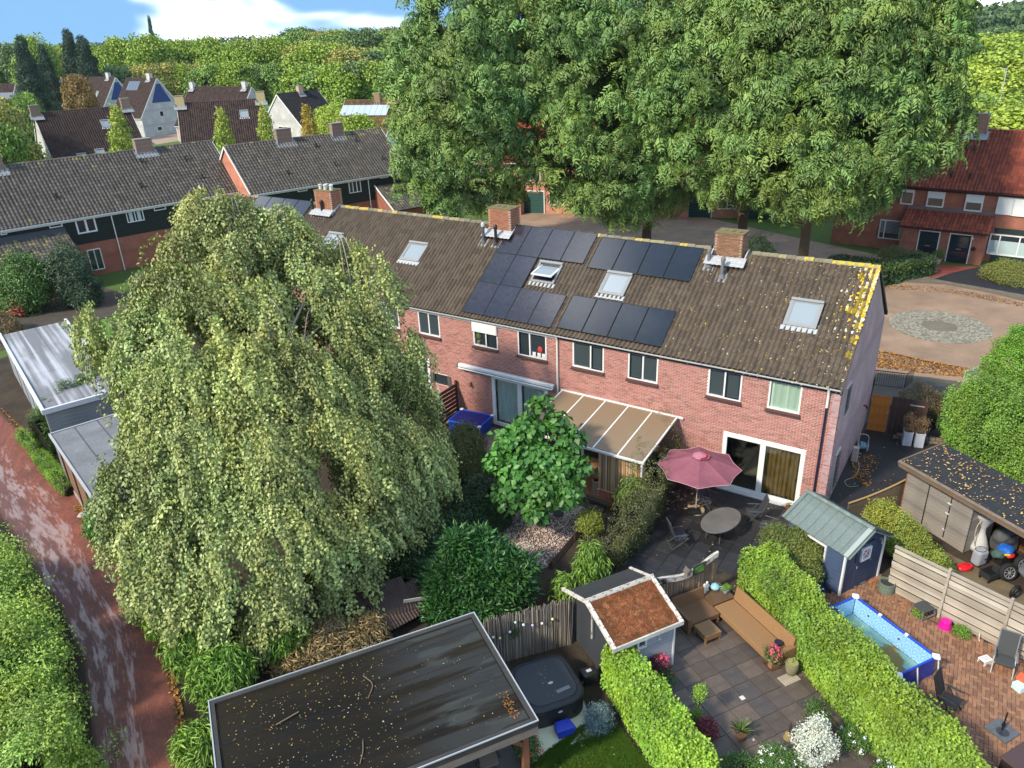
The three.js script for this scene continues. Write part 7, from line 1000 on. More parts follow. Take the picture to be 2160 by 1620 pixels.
  part('backing', new THREE.ExtrudeGeometry((() => { const q = new THREE.Shape(); q.moveTo(0, 0); for (let i = 0; i <= 12; i++) q.lineTo(i / 12 * L0, top(i / 12) - 0.1); q.lineTo(L0, 0); return q; })(), { depth: 0.03, bevelEnabled: false }).translate(0, 0, -0.03), M([84, 70, 58]), w);
  w.updateMatrixWorld(true); const on = (px, py) => faceAt(w, 0.06, px, py);
  const q1 = on(1474, 1198), pc = thing('garden_picture', 'framed green picture with a white bird hung on the reed fence', 'picture', w.localToWorld(q1.clone()), w.rotation.y); part('frame', [box(0.52, 0.07, 0.05, [0, 0.17, 0.03]), box(0.52, 0.07, 0.05, [0, -0.17, 0.03]), box(0.07, 0.27, 0.05, [-0.225, 0, 0.03]), box(0.07, 0.27, 0.05, [0.225, 0, 0.03])], M([70, 66, 58]), pc); part('print', box(0.38, 0.27, 0.01, [0, 0, 0.02]), M(0xffffff, { map: tex(64, 48, (u, v) => { const bird = Math.hypot((u - 0.55) * 1.4, v - 0.5 - 0.3 * (u - 0.5)) < 0.1 || (Math.abs(v - 0.62 + 0.5 * Math.abs(u - 0.5)) < 0.05 && Math.abs(u - 0.55) < 0.3); return bird ? [214, 210, 200] : mix3([60, 130, 34], [132, 190, 60], u * 0.6 + 0.4 * pfbm(u, v, 4, 3, 3)); }) }), pc);
  const q2 = on(1447, 1206), bh = thing('birdhouse', 'small grey birdhouse hung on the reed fence', 'birdhouse', w.localToWorld(q2.clone()), w.rotation.y); part('box', rbox(0.16, 0.2, 0.14, 0.01, [0, 0, 0.08]), woodMat([150, 140, 126]), bh); part('roof', prism([[-0.13, 0.08], [0.13, 0.08], [0, 0.2]], 0.22).translate(0, 0, -0.02), woodMat([120, 112, 104]), bh); part('entrance', cyl(0.025, 0.025, 0.01, [0, 0.02, 0.152], [Math.PI / 2, 0, 0]), mat.black, bh);
  for (const [x, y, lab] of [[1382, 1222, 'left dark wicker ball under the wavy top board'], [1397, 1222, 'right smaller dark wicker ball under the wavy top board']]) { const q = on(x, y), t = thing('wicker_ball', lab, 'ornament', w.localToWorld(q.clone()), w.rotation.y); part('ball', [0, 1, 2, 3].map((i) => new THREE.TorusGeometry(0.08, 0.02, 6, 14).rotateY(i * 0.8).rotateX(i * 0.5).translate(0, 0, 0.1)), M([60, 52, 46]), t); }
}
{
  // wicker lounge set
  const wk = M([206, 158, 106], { map: rep(T.weave, 0.16), bumpMap: rep(T.weave, 0.16), bumpScale: 0.004, roughness: 0.75 }), wd = M([164, 122, 86], { map: rep(T.weave, 0.16), bumpMap: rep(T.weave, 0.16), bumpScale: 0.004, roughness: 0.75 }), o = at(1504, 1298), loc = new THREE.Group(); loc.position.copy(o); loc.rotation.y = PG; loc.updateMatrixWorld(true); const W = (x, y, z) => loc.localToWorld(V(x, y, z));
  const sofa = (name, label, p, L, m, armN, armF) => { const s = thing(name, label, 'sofa', p, PG); return s; };
  const s1 = sofa('wicker_sofa', 'long light brown wicker sofa along the ivy hedge', W(0, 0, 0)), L1 = 2.72; part('seat', [rbox(0.82, 0.2, L1 - 0.16, 0.02, [0.42, 0.3, L1 / 2 - 0.07])], wk, s1); part('backrest', [rbox(0.09, 0.52, L1 - 0.05, 0.02, [0.88, 0.6, L1 / 2 - 0.02], [0, 0, -0.2])], wk, s1); part('armrest', rbox(0.95, 0.5, 0.16, 0.02, [0.46, 0.33, L1 - 0.06]), wk, s1); for (const [x, z] of [[0.06, 0.06], [0.85, 0.06], [0.06, L1 - 0.06], [0.85, L1 - 0.06]]) part('leg', box(0.07, 0.2, 0.07, [x, 0.1, z]), wk, s1); part('panel_gap', box(0.012, 0.012, L1 - 0.2, [0.78, 0.403, L1 / 2 - 0.08]), mat.dark, s1);
  const s2 = sofa('wicker_sofa', 'short darker brown wicker sofa before the reed fence beside the moss roofed shed', W(-1.32, 0, -0.57)), L2 = 1.28; part('seat', rbox(L2 - 0.14, 0.2, 0.85, 0.02, [L2 / 2 + 0.07, 0.3, 0.5]), wd, s2); part('backrest', rbox(L2, 0.5, 0.09, 0.02, [L2 / 2, 0.58, 0.06], [-0.14, 0, 0]), wd, s2); part('armrest', rbox(0.14, 0.54, 0.95, 0.02, [0.06, 0.35, 0.5]), wd, s2); for (const [x, z] of [[0.06, 0.06], [L2 - 0.06, 0.06], [0.06, 0.92], [L2 - 0.06, 0.92]]) part('leg', box(0.07, 0.2, 0.07, [x, 0.1, z]), wd, s2);
  const ct = thing('corner_table', 'square wicker corner table between the two sofas', 'table', W(0.0, 0, -0.91), PG); part('tabletop', rbox(0.92, 0.04, 0.9, 0.01, [0.42, 0.42, 0.46]), M([140, 106, 74], { map: rep(T.weave, 0.2), roughness: 0.3 }), ct); part('side', rbox(0.88, 0.22, 0.86, 0.02, [0.42, 0.28, 0.46]), wd, ct); for (const [x, z] of [[0.04, 0.08], [0.8, 0.08], [0.04, 0.84], [0.8, 0.84]]) part('leg', box(0.06, 0.18, 0.06, [x, 0.09, z]), wd, ct);
  const cf = thing('coffee_table', 'low square wicker coffee table in front of the sofas', 'table', at(1491, 1343), PG); part('tabletop', [rbox(0.62, 0.2, 0.62, 0.02, [0, 0.26, 0])], wk, cf); for (let i = -1; i <= 1; i++) part('top_band', box(0.58, 0.006, 0.16, [0, 0.363, i * 0.19]), M([196, 152, 104], { map: rep(T.weave, 0.14) }), cf); for (const [x, z] of [[1, 1], [-1, 1], [1, -1], [-1, -1]]) part('leg', box(0.06, 0.18, 0.06, [x * 0.27, 0.09, z * 0.27]), wk, cf);
  const ty = 0.445; const T0 = (x, z) => W(x, ty, z - 0.91);
  const tp = thing('teapot', 'pale blue garden teapot with a spout on the corner table', 'teapot', T0(0.52, 0.3), -0.4), tb = M([146, 196, 206], { roughness: 0.3 }); part('body', lathe([[0.001, 0], [0.09, 0], [0.15, 0.06], [0.16, 0.11], [0.12, 0.18], [0.06, 0.2], [0.001, 0.2]], 22), tb, tp); part('lid', [lathe([[0.07, 0.195], [0.05, 0.225], [0.001, 0.235]], 16), blob(0.025, 1, 1, 1, 1, 0, 1).translate(0, 0.25, 0)], tb, tp); part('spout', tube([[-0.13, 0.08, 0], [-0.2, 0.11, 0], [-0.25, 0.19, 0]], 0.022, 10, 8), tb, tp); part('handle', tube([[0.14, 0.15, 0], [0.23, 0.15, 0], [0.22, 0.07, 0], [0.15, 0.06, 0]], 0.016, 14, 6), tb, tp);
  const statue = (label, p) => { const t = thing('garden_statue', label, 'statue', p, PG), m = M([226, 226, 220], { roughness: 0.6 }); part('figure', lathe([[0.001, 0], [0.075, 0], [0.08, 0.03], [0.06, 0.07], [0.072, 0.13], [0.078, 0.19], [0.06, 0.25], [0.028, 0.275], [0.045, 0.3], [0.05, 0.335], [0.03, 0.375], [0.001, 0.38]], 16).scale(1, 1, 0.75), m, t); part('wing', [blob(0.06, 0.5, 1.4, 0.8, 3, 0.3, 2).translate(-0.07, 0.17, -0.03), blob(0.06, 0.5, 1.4, 0.8, 4, 0.3, 2).translate(0.07, 0.17, -0.03)], m, t); return t; };
  statue('left white angel figure on the corner table', T0(0.08, 0.28)); statue('right white angel figure on the corner table', T0(0.23, 0.22));
  pot('small blue and white patterned pot with a green plant on the corner table', T0(0.7, 0.62), 0.09, 0.15, M([150, 160, 196], { roughness: 0.3 }), (t, h) => copies('foliage', G.tiny, L.lime, crownItems([{ c: V(0, h + 0.1, 0), r: 0.12 }], 26, 5, { size: 0.6 }), t));
  pot('small dark blue bowl standing on the armrest end of the long sofa', W(0.62, 0.41, 2.3), 0.12, 0.12, M([36, 40, 62], { roughness: 0.4 }));
  { const p = at(1628, 1405); const b = pot('dark pot of pink and red begonias on a wooden trolley', p.clone().setY(0.07), 0.19, 0.3, M([48, 52, 64], { roughness: 0.5 }), (t, h) => { copies('foliage', G.tiny, L.broad, crownItems([{ c: V(0, h + 0.12, 0), r: 0.2 }], 60, 6, {}), t); copies('blossom', G.petal, L.pink, crownItems([{ c: V(0, h + 0.2, 0), r: 0.2, ry: 0.22 }], 34, 7, { size: 0.8 }), t); }); part('saucer_rim', new THREE.TorusGeometry(0.2, 0.02, 6, 22).rotateX(Math.PI / 2).translate(0, 0.3, 0), M([206, 190, 150]), b);
    const tr = thing('plant_trolley', 'slatted wooden plant trolley under the begonia pot', 'plant trolley', p, PG); for (let i = -2; i <= 2; i++) part('slat', box(0.4, 0.03, 0.06, [0, 0.055, i * 0.085]), woodMat([110, 72, 56]), tr); part('caster', [[-1, -1], [1, 1], [-1, 1], [1, -1]].map(([x, z]) => cyl(0.02, 0.02, 0.03, [x * 0.16, 0.02, z * 0.16], [0, 0, Math.PI / 2])), mat.dark, tr); }
  const u = thing('stone_urn', 'tall mossy stone urn beside the ivy hedge', 'urn', at(1668, 1422)); part('urn', lathe([[0.001, 0.03], [0.13, 0.03], [0.17, 0.16], [0.2, 0.34], [0.19, 0.46], [0.17, 0.48], [0.15, 0.47], [0.14, 0.4], [0.001, 0.4]], 20), M([150, 144, 110], { map: rep(T.mottle, 0.3), roughness: 1 }), u); part('soil', cyl(0.15, 0.15, 0.02, [0, 0.45, 0], [0, 0, 0], 18), M([150, 150, 84]), u); part('stem', rod([0, 0.45, 0], [0.02, 0.62, 0], 0.01), barkMat, u);
  const sm = thing('slatted_mat', 'small pale slatted wooden mat under the stone urn', 'wooden mat', at(1664, 1434), PG); for (let i = -3; i <= 3; i++) part('slat', box(0.07, 0.025, 0.36, [i * 0.085, 0.045, 0]), woodMat([200, 186, 164]), sm); part('batten', [box(0.6, 0.02, 0.03, [0, 0.022, 0.12]), box(0.6, 0.02, 0.03, [0, 0.022, -0.12])], woodMat([160, 146, 124]), sm);
  { const b = pot('terracotta pot of spiky green grass at the bottom of the lounge patio', at(1562, 1558), 0.17, 0.26, M([120, 92, 70], { map: rep(T.mottle, 0.3) }), (t, h) => { const r = rngOf(9), l = []; for (let i = 0; i < 60; i++) { const a = r() * 6.28, e = 0.6 + 0.9 * r(); l.push({ p: V(0, h, 0), dir: V(Math.cos(a), e, Math.sin(a)).normalize(), nrm: V(-Math.cos(a), 0.6, -Math.sin(a)), len: 0.3 + 0.18 * r(), wid: 0.025 }); } part('blades', leafSet(l), leafMat([0.1, 0.16, 0.04]), t); }); }
  const gl = thing('garden_ornament', 'striped stone lantern with a dark finial beside the silver shrub', 'ornament', at(1662, 1558)); part('base', lathe([[0.001, 0], [0.13, 0], [0.13, 0.05], [0.1, 0.06], [0.12, 0.11], [0.09, 0.13], [0.1, 0.18], [0.07, 0.22], [0.001, 0.23]], 18), M([170, 150, 100], { map: rep(T.mottle, 0.2) }), gl); part('finial', [rod([0, 0.22, 0], [0.03, 0.6, 0], 0.03, 0.012, 7), blob(0.05, 1, 1.4, 1, 3, 0.3, 1).translate(0.02, 0.42, 0)], M([60, 44, 40]), gl);
}
{
  // hot tub corner
  const c = V(0.62, 0, -16.35), h = thing('hot_tub', 'black inflatable hot tub with leaf strewn wet lid beside the flat black roof', 'hot tub', c, 19.6 * D2R), bk = M([40, 41, 44], { roughness: 0.45, map: rep(T.mottle, 0.6) }), lid = new THREE.MeshPhysicalMaterial({ color: lin(40, 41, 43), roughness: 0.42, clearcoat: 0.2, clearcoatRoughness: 0.2 });
  const rs = (w, r) => { const s = new THREE.Shape(), k = w / 2; s.moveTo(-k + r, -k); s.lineTo(k - r, -k); s.quadraticCurveTo(k, -k, k, -k + r); s.lineTo(k, k - r); s.quadraticCurveTo(k, k, k - r, k); s.lineTo(-k + r, k); s.quadraticCurveTo(-k, k, -k, k - r); s.lineTo(-k, -k + r); s.quadraticCurveTo(-k, -k, -k + r, -k); return s; };
  const ex = (w, r, d, b, y) => new THREE.ExtrudeGeometry(rs(w, r), { depth: d, bevelEnabled: true, bevelSize: b, bevelThickness: b, bevelSegments: 4, curveSegments: 10 }).rotateX(-Math.PI / 2).translate(0, y, 0);
  part('wall', ex(1.72, 0.5, 0.46, 0.09, 0.1), bk, h); part('lid', ex(1.5, 0.42, 0.03, 0.05, 0.7), lid, h); part('seam', [ex(1.74, 0.5, 0.02, 0.1, 0.62)], M([30, 31, 33], { roughness: 0.4 }), h);
  part('emblem', [new THREE.CircleGeometry(0.075, 24).scale(1, 0.6, 1).rotateX(-Math.PI / 2).translate(0.1, 0.784, 0.15), new THREE.CircleGeometry(0.07, 24).scale(1, 0.55, 1).translate(0.05, 0.5, 0.967)], M([200, 200, 200]), h); part('plate', box(0.42, 0.008, 0.12, [0.34, 0.782, 0.5], [0, 0.12, 0]), M([128, 128, 126]), h); part('valve', [cyl(0.05, 0.05, 0.05, [0.5, 0.28, 0.96], [Math.PI / 2, 0, 0])], mat.black, h);
  const r = rngOf(651); copies('fallen_leaves', leafGeo, litterM, Array.from({ length: 46 }, () => ({ m: yawed(V(0.75 * (r() * r() - 0.2), 0.79, (r() - 0.5) * 1.3), r() * 6, 0.15 + 0.4 * r() * r()), c: lin(...[[190, 150, 70], [150, 120, 70], [210, 180, 120]][Math.floor(r() * 3)]) })), h);
  const pb = thing('pump_unit', 'small black pump unit between the hot tub and the dark shed wall', 'pump', V(1.95, 0, -17.0), 0.4); part('housing', rbox(0.5, 0.42, 0.36, 0.06, [0, 0.21, 0]), bk, pb); part('display', box(0.16, 0.01, 0.1, [0, 0.425, 0]), M([190, 192, 190]), pb); part('hose', tube([[-0.2, 0.2, 0.1], [-0.5, 0.12, 0.2], [-0.7, 0.2, 0.1]], 0.035, 10, 6), bk, pb);
  const mt = thing('hot_tub_mat', 'pale yellow floor mat with faint plant print before the hot tub', 'mat', V(0, 0, 0)); const q = [[1137, 1600], [1257, 1551], [1232, 1480], [1108, 1525]].map(([a, b]) => at(a, b)); part('mat', new THREE.ExtrudeGeometry(new THREE.Shape(q.map((p) => new THREE.Vector2(p.x, -p.z))), { depth: 0.02, bevelEnabled: false }).rotateX(-Math.PI / 2).translate(0, 0.012, 0), M(0xffffff, { map: rep(tex(128, 128, (u, v) => { let w = 0; for (const [a, b] of [[0.3, 0.3], [0.75, 0.7]]) { const x = u - a, y = v - b, t = Math.atan2(y, x), d = Math.hypot(x, y); if (d < 0.25 && Math.sin(t * 16) > 0.5) w = 0.5 * (1 - d / 0.25); } return mix3(mix3([206, 204, 170], [222, 220, 190], pfbm(u, v, 4, 3, 4)), [150, 140, 70], w); }), 1.2), roughness: 0.8 }), mt); part('edge', q.map((p, i) => bar(p.clone().setY(0.02).toArray(), q[(i + 1) % 4].clone().setY(0.02).toArray(), 0.03)), M([120, 118, 104]), mt);
  const st = thing('step_stool', 'bright blue plastic step stool on the pale mat', 'step stool', at(1190, 1545), 0.35), bl = M([38, 62, 176], { roughness: 0.4 }); part('top', prism([[-0.26, -0.16], [0.26, -0.16], [0.2, 0.16], [-0.2, 0.16]], 0.04, 0.02).rotateX(-Math.PI / 2).translate(0, 0.24, 0), bl, st); part('sides', [prism([[-0.25, 0], [0.25, 0], [0.22, 0.24], [-0.22, 0.24]], 0.03).translate(0, 0, 0.15), prism([[-0.22, 0], [0.22, 0], [0.2, 0.24], [-0.2, 0.24]], 0.03).translate(0, 0, -0.18), box(0.04, 0.24, 0.3, [-0.22, 0.12, 0]), box(0.04, 0.24, 0.3, [0.22, 0.12, 0])], bl, st);
  // reed fence with lanterns
  const A = at(1018, 1311, 1.8).setY(0), B = at(1207, 1264, 1.8).setY(0), w = thing('reed_fence', 'grey reed fence with hanging coloured lanterns behind the hot tub', 'fence', A, Math.atan2(-(B.z - A.z), B.x - A.x)), L0 = A.distanceTo(B), reed = cyl(0.01, 0.014, 1, [0, 0.5, 0], [0, 0, 0], 5), C = [[150, 138, 124], [128, 116, 104], [172, 160, 146], [112, 102, 92]].map((x) => lin(...x)), it = [];
  for (let x = 0; x < L0; x += 0.014) it.push({ m: new THREE.Matrix4().compose(V(x, 0, (r() - 0.5) * 0.05), new THREE.Quaternion().setFromEuler(new THREE.Euler((r() - 0.5) * 0.03, 0, (r() - 0.5) * 0.07)), V(1, 1.7 + 0.22 * r(), 1)), c: C[Math.floor(r() * 4)] }); copies('reeds', reed, M(0xffffff, { roughness: 0.9 }), it, w); part('backing', box(L0, 1.66, 0.02, [L0 / 2, 0.83, -0.05]), M([92, 80, 68]), w);
  const ln = thing('string_lights', 'string of small round pastel lanterns on the grey reed fence', 'lights', A, w.rotation.y); ln.updateMatrixWorld(true); const lp = [[1040, 1343], [1054, 1345], [1075, 1332], [1087, 1312], [1104, 1317], [1123, 1318], [1143, 1314], [1165, 1305]].map(([x, y]) => faceAt(ln, 0.06, x, y)); lp.forEach((p, i) => part('lantern', new THREE.IcosahedronGeometry(0.045, 2).translate(p.x, p.y, 0.08), M([[226, 222, 214], [226, 220, 160], [236, 232, 226], [170, 214, 216], [214, 230, 236], [196, 184, 226], [226, 214, 226], [226, 220, 150]][i], { roughness: 0.6 }), ln)); part('cord', tube(lp.map((p) => [p.x, p.y + 0.04, 0.06]), 0.006, 40, 4), mat.dark, ln); const iv = lp[2]; copies('ivy_sprig', G.tiny, L.dark, crownItems([{ c: V(iv.x + 0.15, iv.y - 0.1, 0.06), r: 0.1 }], 12, 9, { low: -1 }), w);
  // chairs under the garden room and sheets behind it
  recliner('striped garden chair under the roof of the garden room at the bottom edge', at(1030, 1625), 0.3, M([170, 150, 130], { map: rep(T.weave, 0.1) }), mat.dark);
  const cs = thing('corrugated_sheets', 'stack of old dark corrugated sheets behind the flat black roof', 'roof sheets', at(800, 1310), 0.45), sg = new THREE.PlaneGeometry(2.2, 1.3, 60, 1), sp = sg.attributes.position; for (let i = 0; i < sp.count; i++) sp.setZ(i, 0.035 * Math.sin(sp.getX(i) / 0.11 * 6.28)); sg.computeVertexNormals(); const sM = M([92, 76, 68], { side: THREE.DoubleSide, map: rep(T.mottle, 0.6), roughness: 0.9 }); part('sheet', sg.clone().rotateX(-1.2).translate(0, 0.8, 0), sM, cs); part('sheet', sg.clone().rotateX(-1.2).rotateY(0.2).translate(0.9, 0.65, 0.3), sM, cs); part('board', bar([0.8, 0.8, 0.4], [1.8, 0.7, 0.55], 0.14, 0.03), mat.whiteOld, cs); part('prop', [rod([-0.8, 0, 0], [-0.8, 0.75, 0], 0.04), rod([0.8, 0, 0], [0.8, 0.6, 0], 0.04)], barkMat, cs);
}
{
  // the pool yard's small things
  const g1 = M([138, 140, 142], { roughness: 0.45, metalness: 0.4 }), mesh1 = M([96, 100, 100], { roughness: 0.8, map: rep(T.fine, 0.05) });
  const st = thing('foot_stool', 'grey metal footstool with mesh top beside the slatted fence', 'stool', at(1944, 1300), 0.35); part('top', rbox(0.52, 0.03, 0.46, 0.01, [0, 0.4, 0]), mesh1, st); for (const [x, z] of [[1, 1], [-1, 1], [1, -1], [-1, -1]]) part('leg', bar([x * 0.27, 0, z * 0.24], [x * 0.24, 0.42, z * 0.2], 0.035), g1, st); part('rail', [bar([-0.27, 0.15, 0.23], [0.27, 0.15, 0.23], 0.025), bar([-0.27, 0.08, -0.23], [-0.27, 0.08, 0.23], 0.025), bar([0.27, 0.08, -0.23], [0.27, 0.08, 0.23], 0.025)], g1, st);
  const pk = thing('pink_bucket', 'bright magenta bucket standing upside down by the slatted fence', 'bucket', at(1992, 1325)); part('bucket', lathe([[0.21, 0], [0.22, 0.02], [0.2, 0.05], [0.15, 0.3], [0.14, 0.32], [0.001, 0.325]], 26), M([226, 20, 150], { roughness: 0.4 }), pk); part('rim', new THREE.TorusGeometry(0.21, 0.014, 6, 26).rotateX(Math.PI / 2).translate(0, 0.02, 0), M([206, 16, 136]), pk);
  const br = thing('barrel_planter', 'faded green half barrel planter before the slatted fence', 'planter', at(1868, 1248)), bm = M([136, 152, 132], { map: rep(T.streak, 0.4), roughness: 0.85 }); for (let i = 0; i < 16; i++) { const a = i / 16 * 6.283; part('stave', box(0.096, 0.42, 0.03, [Math.sin(a) * 0.24, 0.21, Math.cos(a) * 0.24], [0, a, 0]), bm, br); } part('hoop', [0.08, 0.33].map((y) => new THREE.TorusGeometry(0.258, 0.01, 5, 26).rotateX(Math.PI / 2).translate(0, y, 0)), M([90, 96, 84]), br); part('soil', cyl(0.23, 0.23, 0.04, [0, 0.32, 0], [0, 0, 0], 20), M([62, 62, 62], { map: rep(T.mottle, 0.2) }), br);
  const bb = thing('blue_bucket', 'blue bucket beside the corner of the blue garden shed', 'bucket', at(1728, 1255)); part('bucket', lathe([[0.001, 0.01], [0.13, 0.01], [0.18, 0.3], [0.17, 0.3], [0.12, 0.03], [0.001, 0.03]], 20), M([52, 74, 170], { roughness: 0.4, side: THREE.DoubleSide }), bb); part('handle', new THREE.TorusGeometry(0.175, 0.006, 5, 20, 3.14).rotateZ(3.14).rotateX(0.9).translate(0, 0.3, 0), mat.metal, bb);
  const pp = thing('glazed_pot', 'dark purple glazed pot with an orange terracotta dish on top', 'flower pot', at(1718, 1268)); part('pot', lathe([[0.001, 0], [0.14, 0], [0.19, 0.14], [0.13, 0.26], [0.12, 0.3], [0.001, 0.3]], 20), M([66, 30, 56], { roughness: 0.25 }), pp); part('dish', cyl(0.12, 0.1, 0.06, [0, 0.33, 0], [0, 0, 0], 18), M([198, 116, 62]), pp);
  const sn = thing('stone_figure', 'small pale stone figure under the climber at the blue shed', 'statue', at(1708, 1240)); part('figure', [blob(0.1, 0.9, 1.3, 0.9, 5, 0.3, 2).translate(0, 0.13, 0), blob(0.07, 1, 1.1, 1, 7, 0.3, 2).translate(0, 0.3, 0)], M([190, 186, 170]), sn);
  const bk = thing('loose_brick', 'orange loose brick at the door of the blue garden shed', 'brick', at(1838, 1230), 0.5); part('brick', rbox(0.22, 0.07, 0.1, 0.01, [0, 0.06, 0]), M([176, 110, 66]), bk);
  const dkF = M([52, 52, 54], { roughness: 0.7, map: rep(T.fine, 0.05) }); recliner('dark mesh garden chair at the near end of the frame pool', at(1997, 1500), 0.75, dkF, mat.dark); recliner('grey mesh garden chair with silver frame against the slatted fence', at(2112, 1415), -0.6, mesh1, g1);
  const ws = thing('white_stool', 'small white plastic step stool beside the grey garden chair', 'stool', at(2076, 1400), 0.3); part('top', rbox(0.34, 0.035, 0.24, 0.015, [0, 0.2, 0]), mat.white, ws); part('side', [prism([[-0.16, 0], [-0.08, 0], [-0.06, 0.1], [0.06, 0.1], [0.08, 0], [0.16, 0], [0.14, 0.2], [-0.14, 0.2]], 0.02).translate(0, 0, 0.1), prism([[-0.16, 0], [-0.08, 0], [-0.06, 0.1], [0.06, 0.1], [0.08, 0], [0.16, 0], [0.14, 0.2], [-0.14, 0.2]], 0.02).translate(0, 0, -0.12)], mat.white, ws); part('slots', [-0.05, 0, 0.05].map((z) => box(0.2, 0.004, 0.014, [0, 0.219, z])), M([150, 152, 152]), ws);
  const ub = thing('umbrella_stand', 'square grey stone parasol base with a short black tube', 'umbrella stand', at(2112, 1545), 0.45); part('slab', rbox(0.62, 0.08, 0.62, 0.01, [0, 0.06, 0]), M([104, 108, 112], { map: rep(T.mottle, 0.4), roughness: 0.4 }), ub); part('puddle', new THREE.CircleGeometry(0.16, 20).rotateX(-Math.PI / 2).translate(-0.05, 0.104, 0.05), M([58, 60, 64], { roughness: 0.1 }), ub); part('tube', [rod([0, 0.1, 0], [0, 0.75, 0], 0.024, 0.02), cyl(0.04, 0.05, 0.12, [0, 0.3, 0])], mat.black, ub);
  const bx = thing('storage_box', 'dark brown flat topped storage box in the bottom right corner', 'storage box', at(2155, 1640), 0.45); part('body', rbox(1.0, 0.5, 1.0, 0.02, [0.1, 0.25, 0.1]), M([44, 34, 32]), bx); part('lid', rbox(1.06, 0.06, 1.06, 0.02, [0.1, 0.53, 0.1]), M([78, 58, 54], { roughness: 0.4 }), bx);
  const ty = thing('toy_box', 'pale blue and orange plastic toys at the right picture edge', 'toy', at(2150, 1455), 0.3); part('tray', rbox(0.36, 0.24, 0.3, 0.03, [0, 0.13, 0]), M([196, 222, 226]), ty); part('lid', rbox(0.3, 0.06, 0.24, 0.02, [0.16, 0.3, -0.12], [0, 0.3, 0.2]), M([226, 96, 60]), ty); part('base', rbox(0.3, 0.12, 0.22, 0.02, [0.32, 0.08, 0.0]), M([60, 130, 196]), ty);
  const hs = thing('garden_hose', 'thin white hose end at the foot of the slatted fence post', 'hose', at(2062, 1352)); part('hose', tube([[0, 0.3, 0], [0.02, 0.05, 0.05], [0.1, 0.02, 0.15], [0.3, 0.02, 0.2]], 0.014, 18, 5), mat.white, hs);
}
{
  // under and beside the wooden shed
  const S = (x, y) => at(x, y);
  const rb = thing('red_bowl', 'red plastic sled lying before the grey bag', 'sled', S(2035, 1200), 0.3); part('bowl', blob(0.24, 1.3, 0.35, 0.8, 6, 0.25, 2).translate(0, 0.1, 0), M([226, 26, 34], { roughness: 0.35 }), rb); part('seat', blob(0.12, 1.2, 0.3, 0.8, 4, 0.1, 2).translate(0.02, 0.17, 0), M([190, 16, 26]), rb);
  const gb = thing('grey_bag', 'light grey covered travel bag standing among the shed clutter', 'bag', S(2062, 1190), 0.3); part('bag', rbox(0.46, 0.66, 0.36, 0.12, [0, 0.34, 0], [0.05, 0, 0.04], 4), M([160, 164, 172], { roughness: 0.85, ...bumpy(0.3, 0.01) }), gb); part('piping', new THREE.TorusGeometry(0.19, 0.012, 5, 22).rotateX(Math.PI / 2).scale(1.05, 1, 0.8).translate(-0.02, 0.66, 0), M([60, 62, 66]), gb); part('tag', box(0.14, 0.04, 0.01, [0.1, 0.32, 0.19]), mat.dark, gb);
  const wb = thing('white_cover', 'tall white fabric cover hanging under the shed roof', 'cover', S(2062, 1160), 0.2); part('skirt', lathe([[0.001, 0.02], [0.3, 0.02], [0.32, 0.2], [0.2, 0.55], [0.1, 0.8], [0.09, 1.0], [0.22, 1.3], [0.36, 1.5], [0.36, 1.56], [0.001, 1.6]], 24), new THREE.MeshStandardMaterial({ color: lin(206, 204, 200), roughness: 0.9, side: THREE.DoubleSide, ...bumpy(0.3, 0.03) }), wb); part('dark_opening', blob(0.15, 1.2, 0.3, 1, 3, 0.4, 2).translate(-0.02, 1.6, 0), M([70, 66, 64]), wb); part('cord', tube([[-0.2, 1.5, 0.1], [-0.4, 1.2, 0.1], [-0.36, 0.5, 0.12], [-0.2, 0.2, 0.1]], 0.016, 18, 5), M([190, 176, 156]), wb);
  const bc = thing('barbecue', 'barbecue under a dark grey cover below the shed roof', 'barbecue', S(2112, 1160), 0.3); part('cover', [blob(0.5, 0.95, 0.8, 0.7, 8, 0.12, 3).translate(0, 0.62, 0), rbox(0.8, 0.5, 0.6, 0.1, [0.02, 0.3, 0])], M([84, 86, 88], { roughness: 0.6, ...bumpy(0.3, 0.02) }), bc); part('fold', tube([[-0.4, 0.7, 0.3], [0, 0.85, 0.34], [0.4, 0.75, 0.3]], 0.02, 12, 5), M([64, 66, 68]), bc);
  const ct = thing('plastic_crate', 'black plastic crate on the ground before the alloy wheel', 'crate', S(2087, 1220), 0.35); part('base', box(0.6, 0.02, 0.42, [0, 0.14, 0]), mat.black, ct); part('side', [box(0.6, 0.2, 0.02, [0, 0.24, 0.2]), box(0.6, 0.2, 0.02, [0, 0.24, -0.2]), box(0.02, 0.2, 0.4, [0.3, 0.24, 0]), box(0.02, 0.2, 0.4, [-0.3, 0.24, 0])], M([38, 40, 42]), ct); part('foot', [[-1, -1], [1, -1], [1, 1], [-1, 1]].map(([x, z]) => box(0.05, 0.14, 0.05, [x * 0.26, 0.07, z * 0.17])), mat.black, ct);
  const cb = thing('colourful_bag', 'blue, yellow and red plastic bag lying on top of the clutter', 'bag', S(2112, 1186), 0.2); part('bag', blob(0.26, 1.2, 0.55, 0.9, 12, 0.45, 3).translate(0.04, 0.55, 0), M([40, 104, 200], { roughness: 0.4 }), cb); part('red_part', blob(0.12, 1.3, 0.6, 0.9, 13, 0.4, 2).translate(0.06, 0.44, 0.22), M([214, 36, 40], { roughness: 0.4 }), cb); part('yellow_part', blob(0.08, 1.3, 0.6, 0.8, 14, 0.4, 2).translate(-0.08, 0.5, 0.22), M([232, 196, 40]), cb); part('green_part', blob(0.22, 1.1, 0.8, 0.9, 15, 0.35, 2).translate(-0.26, 0.42, 0.0), M([70, 96, 88]), cb); part('box_below', rbox(0.5, 0.36, 0.4, 0.03, [0, 0.18, 0]), mat.dark, cb);
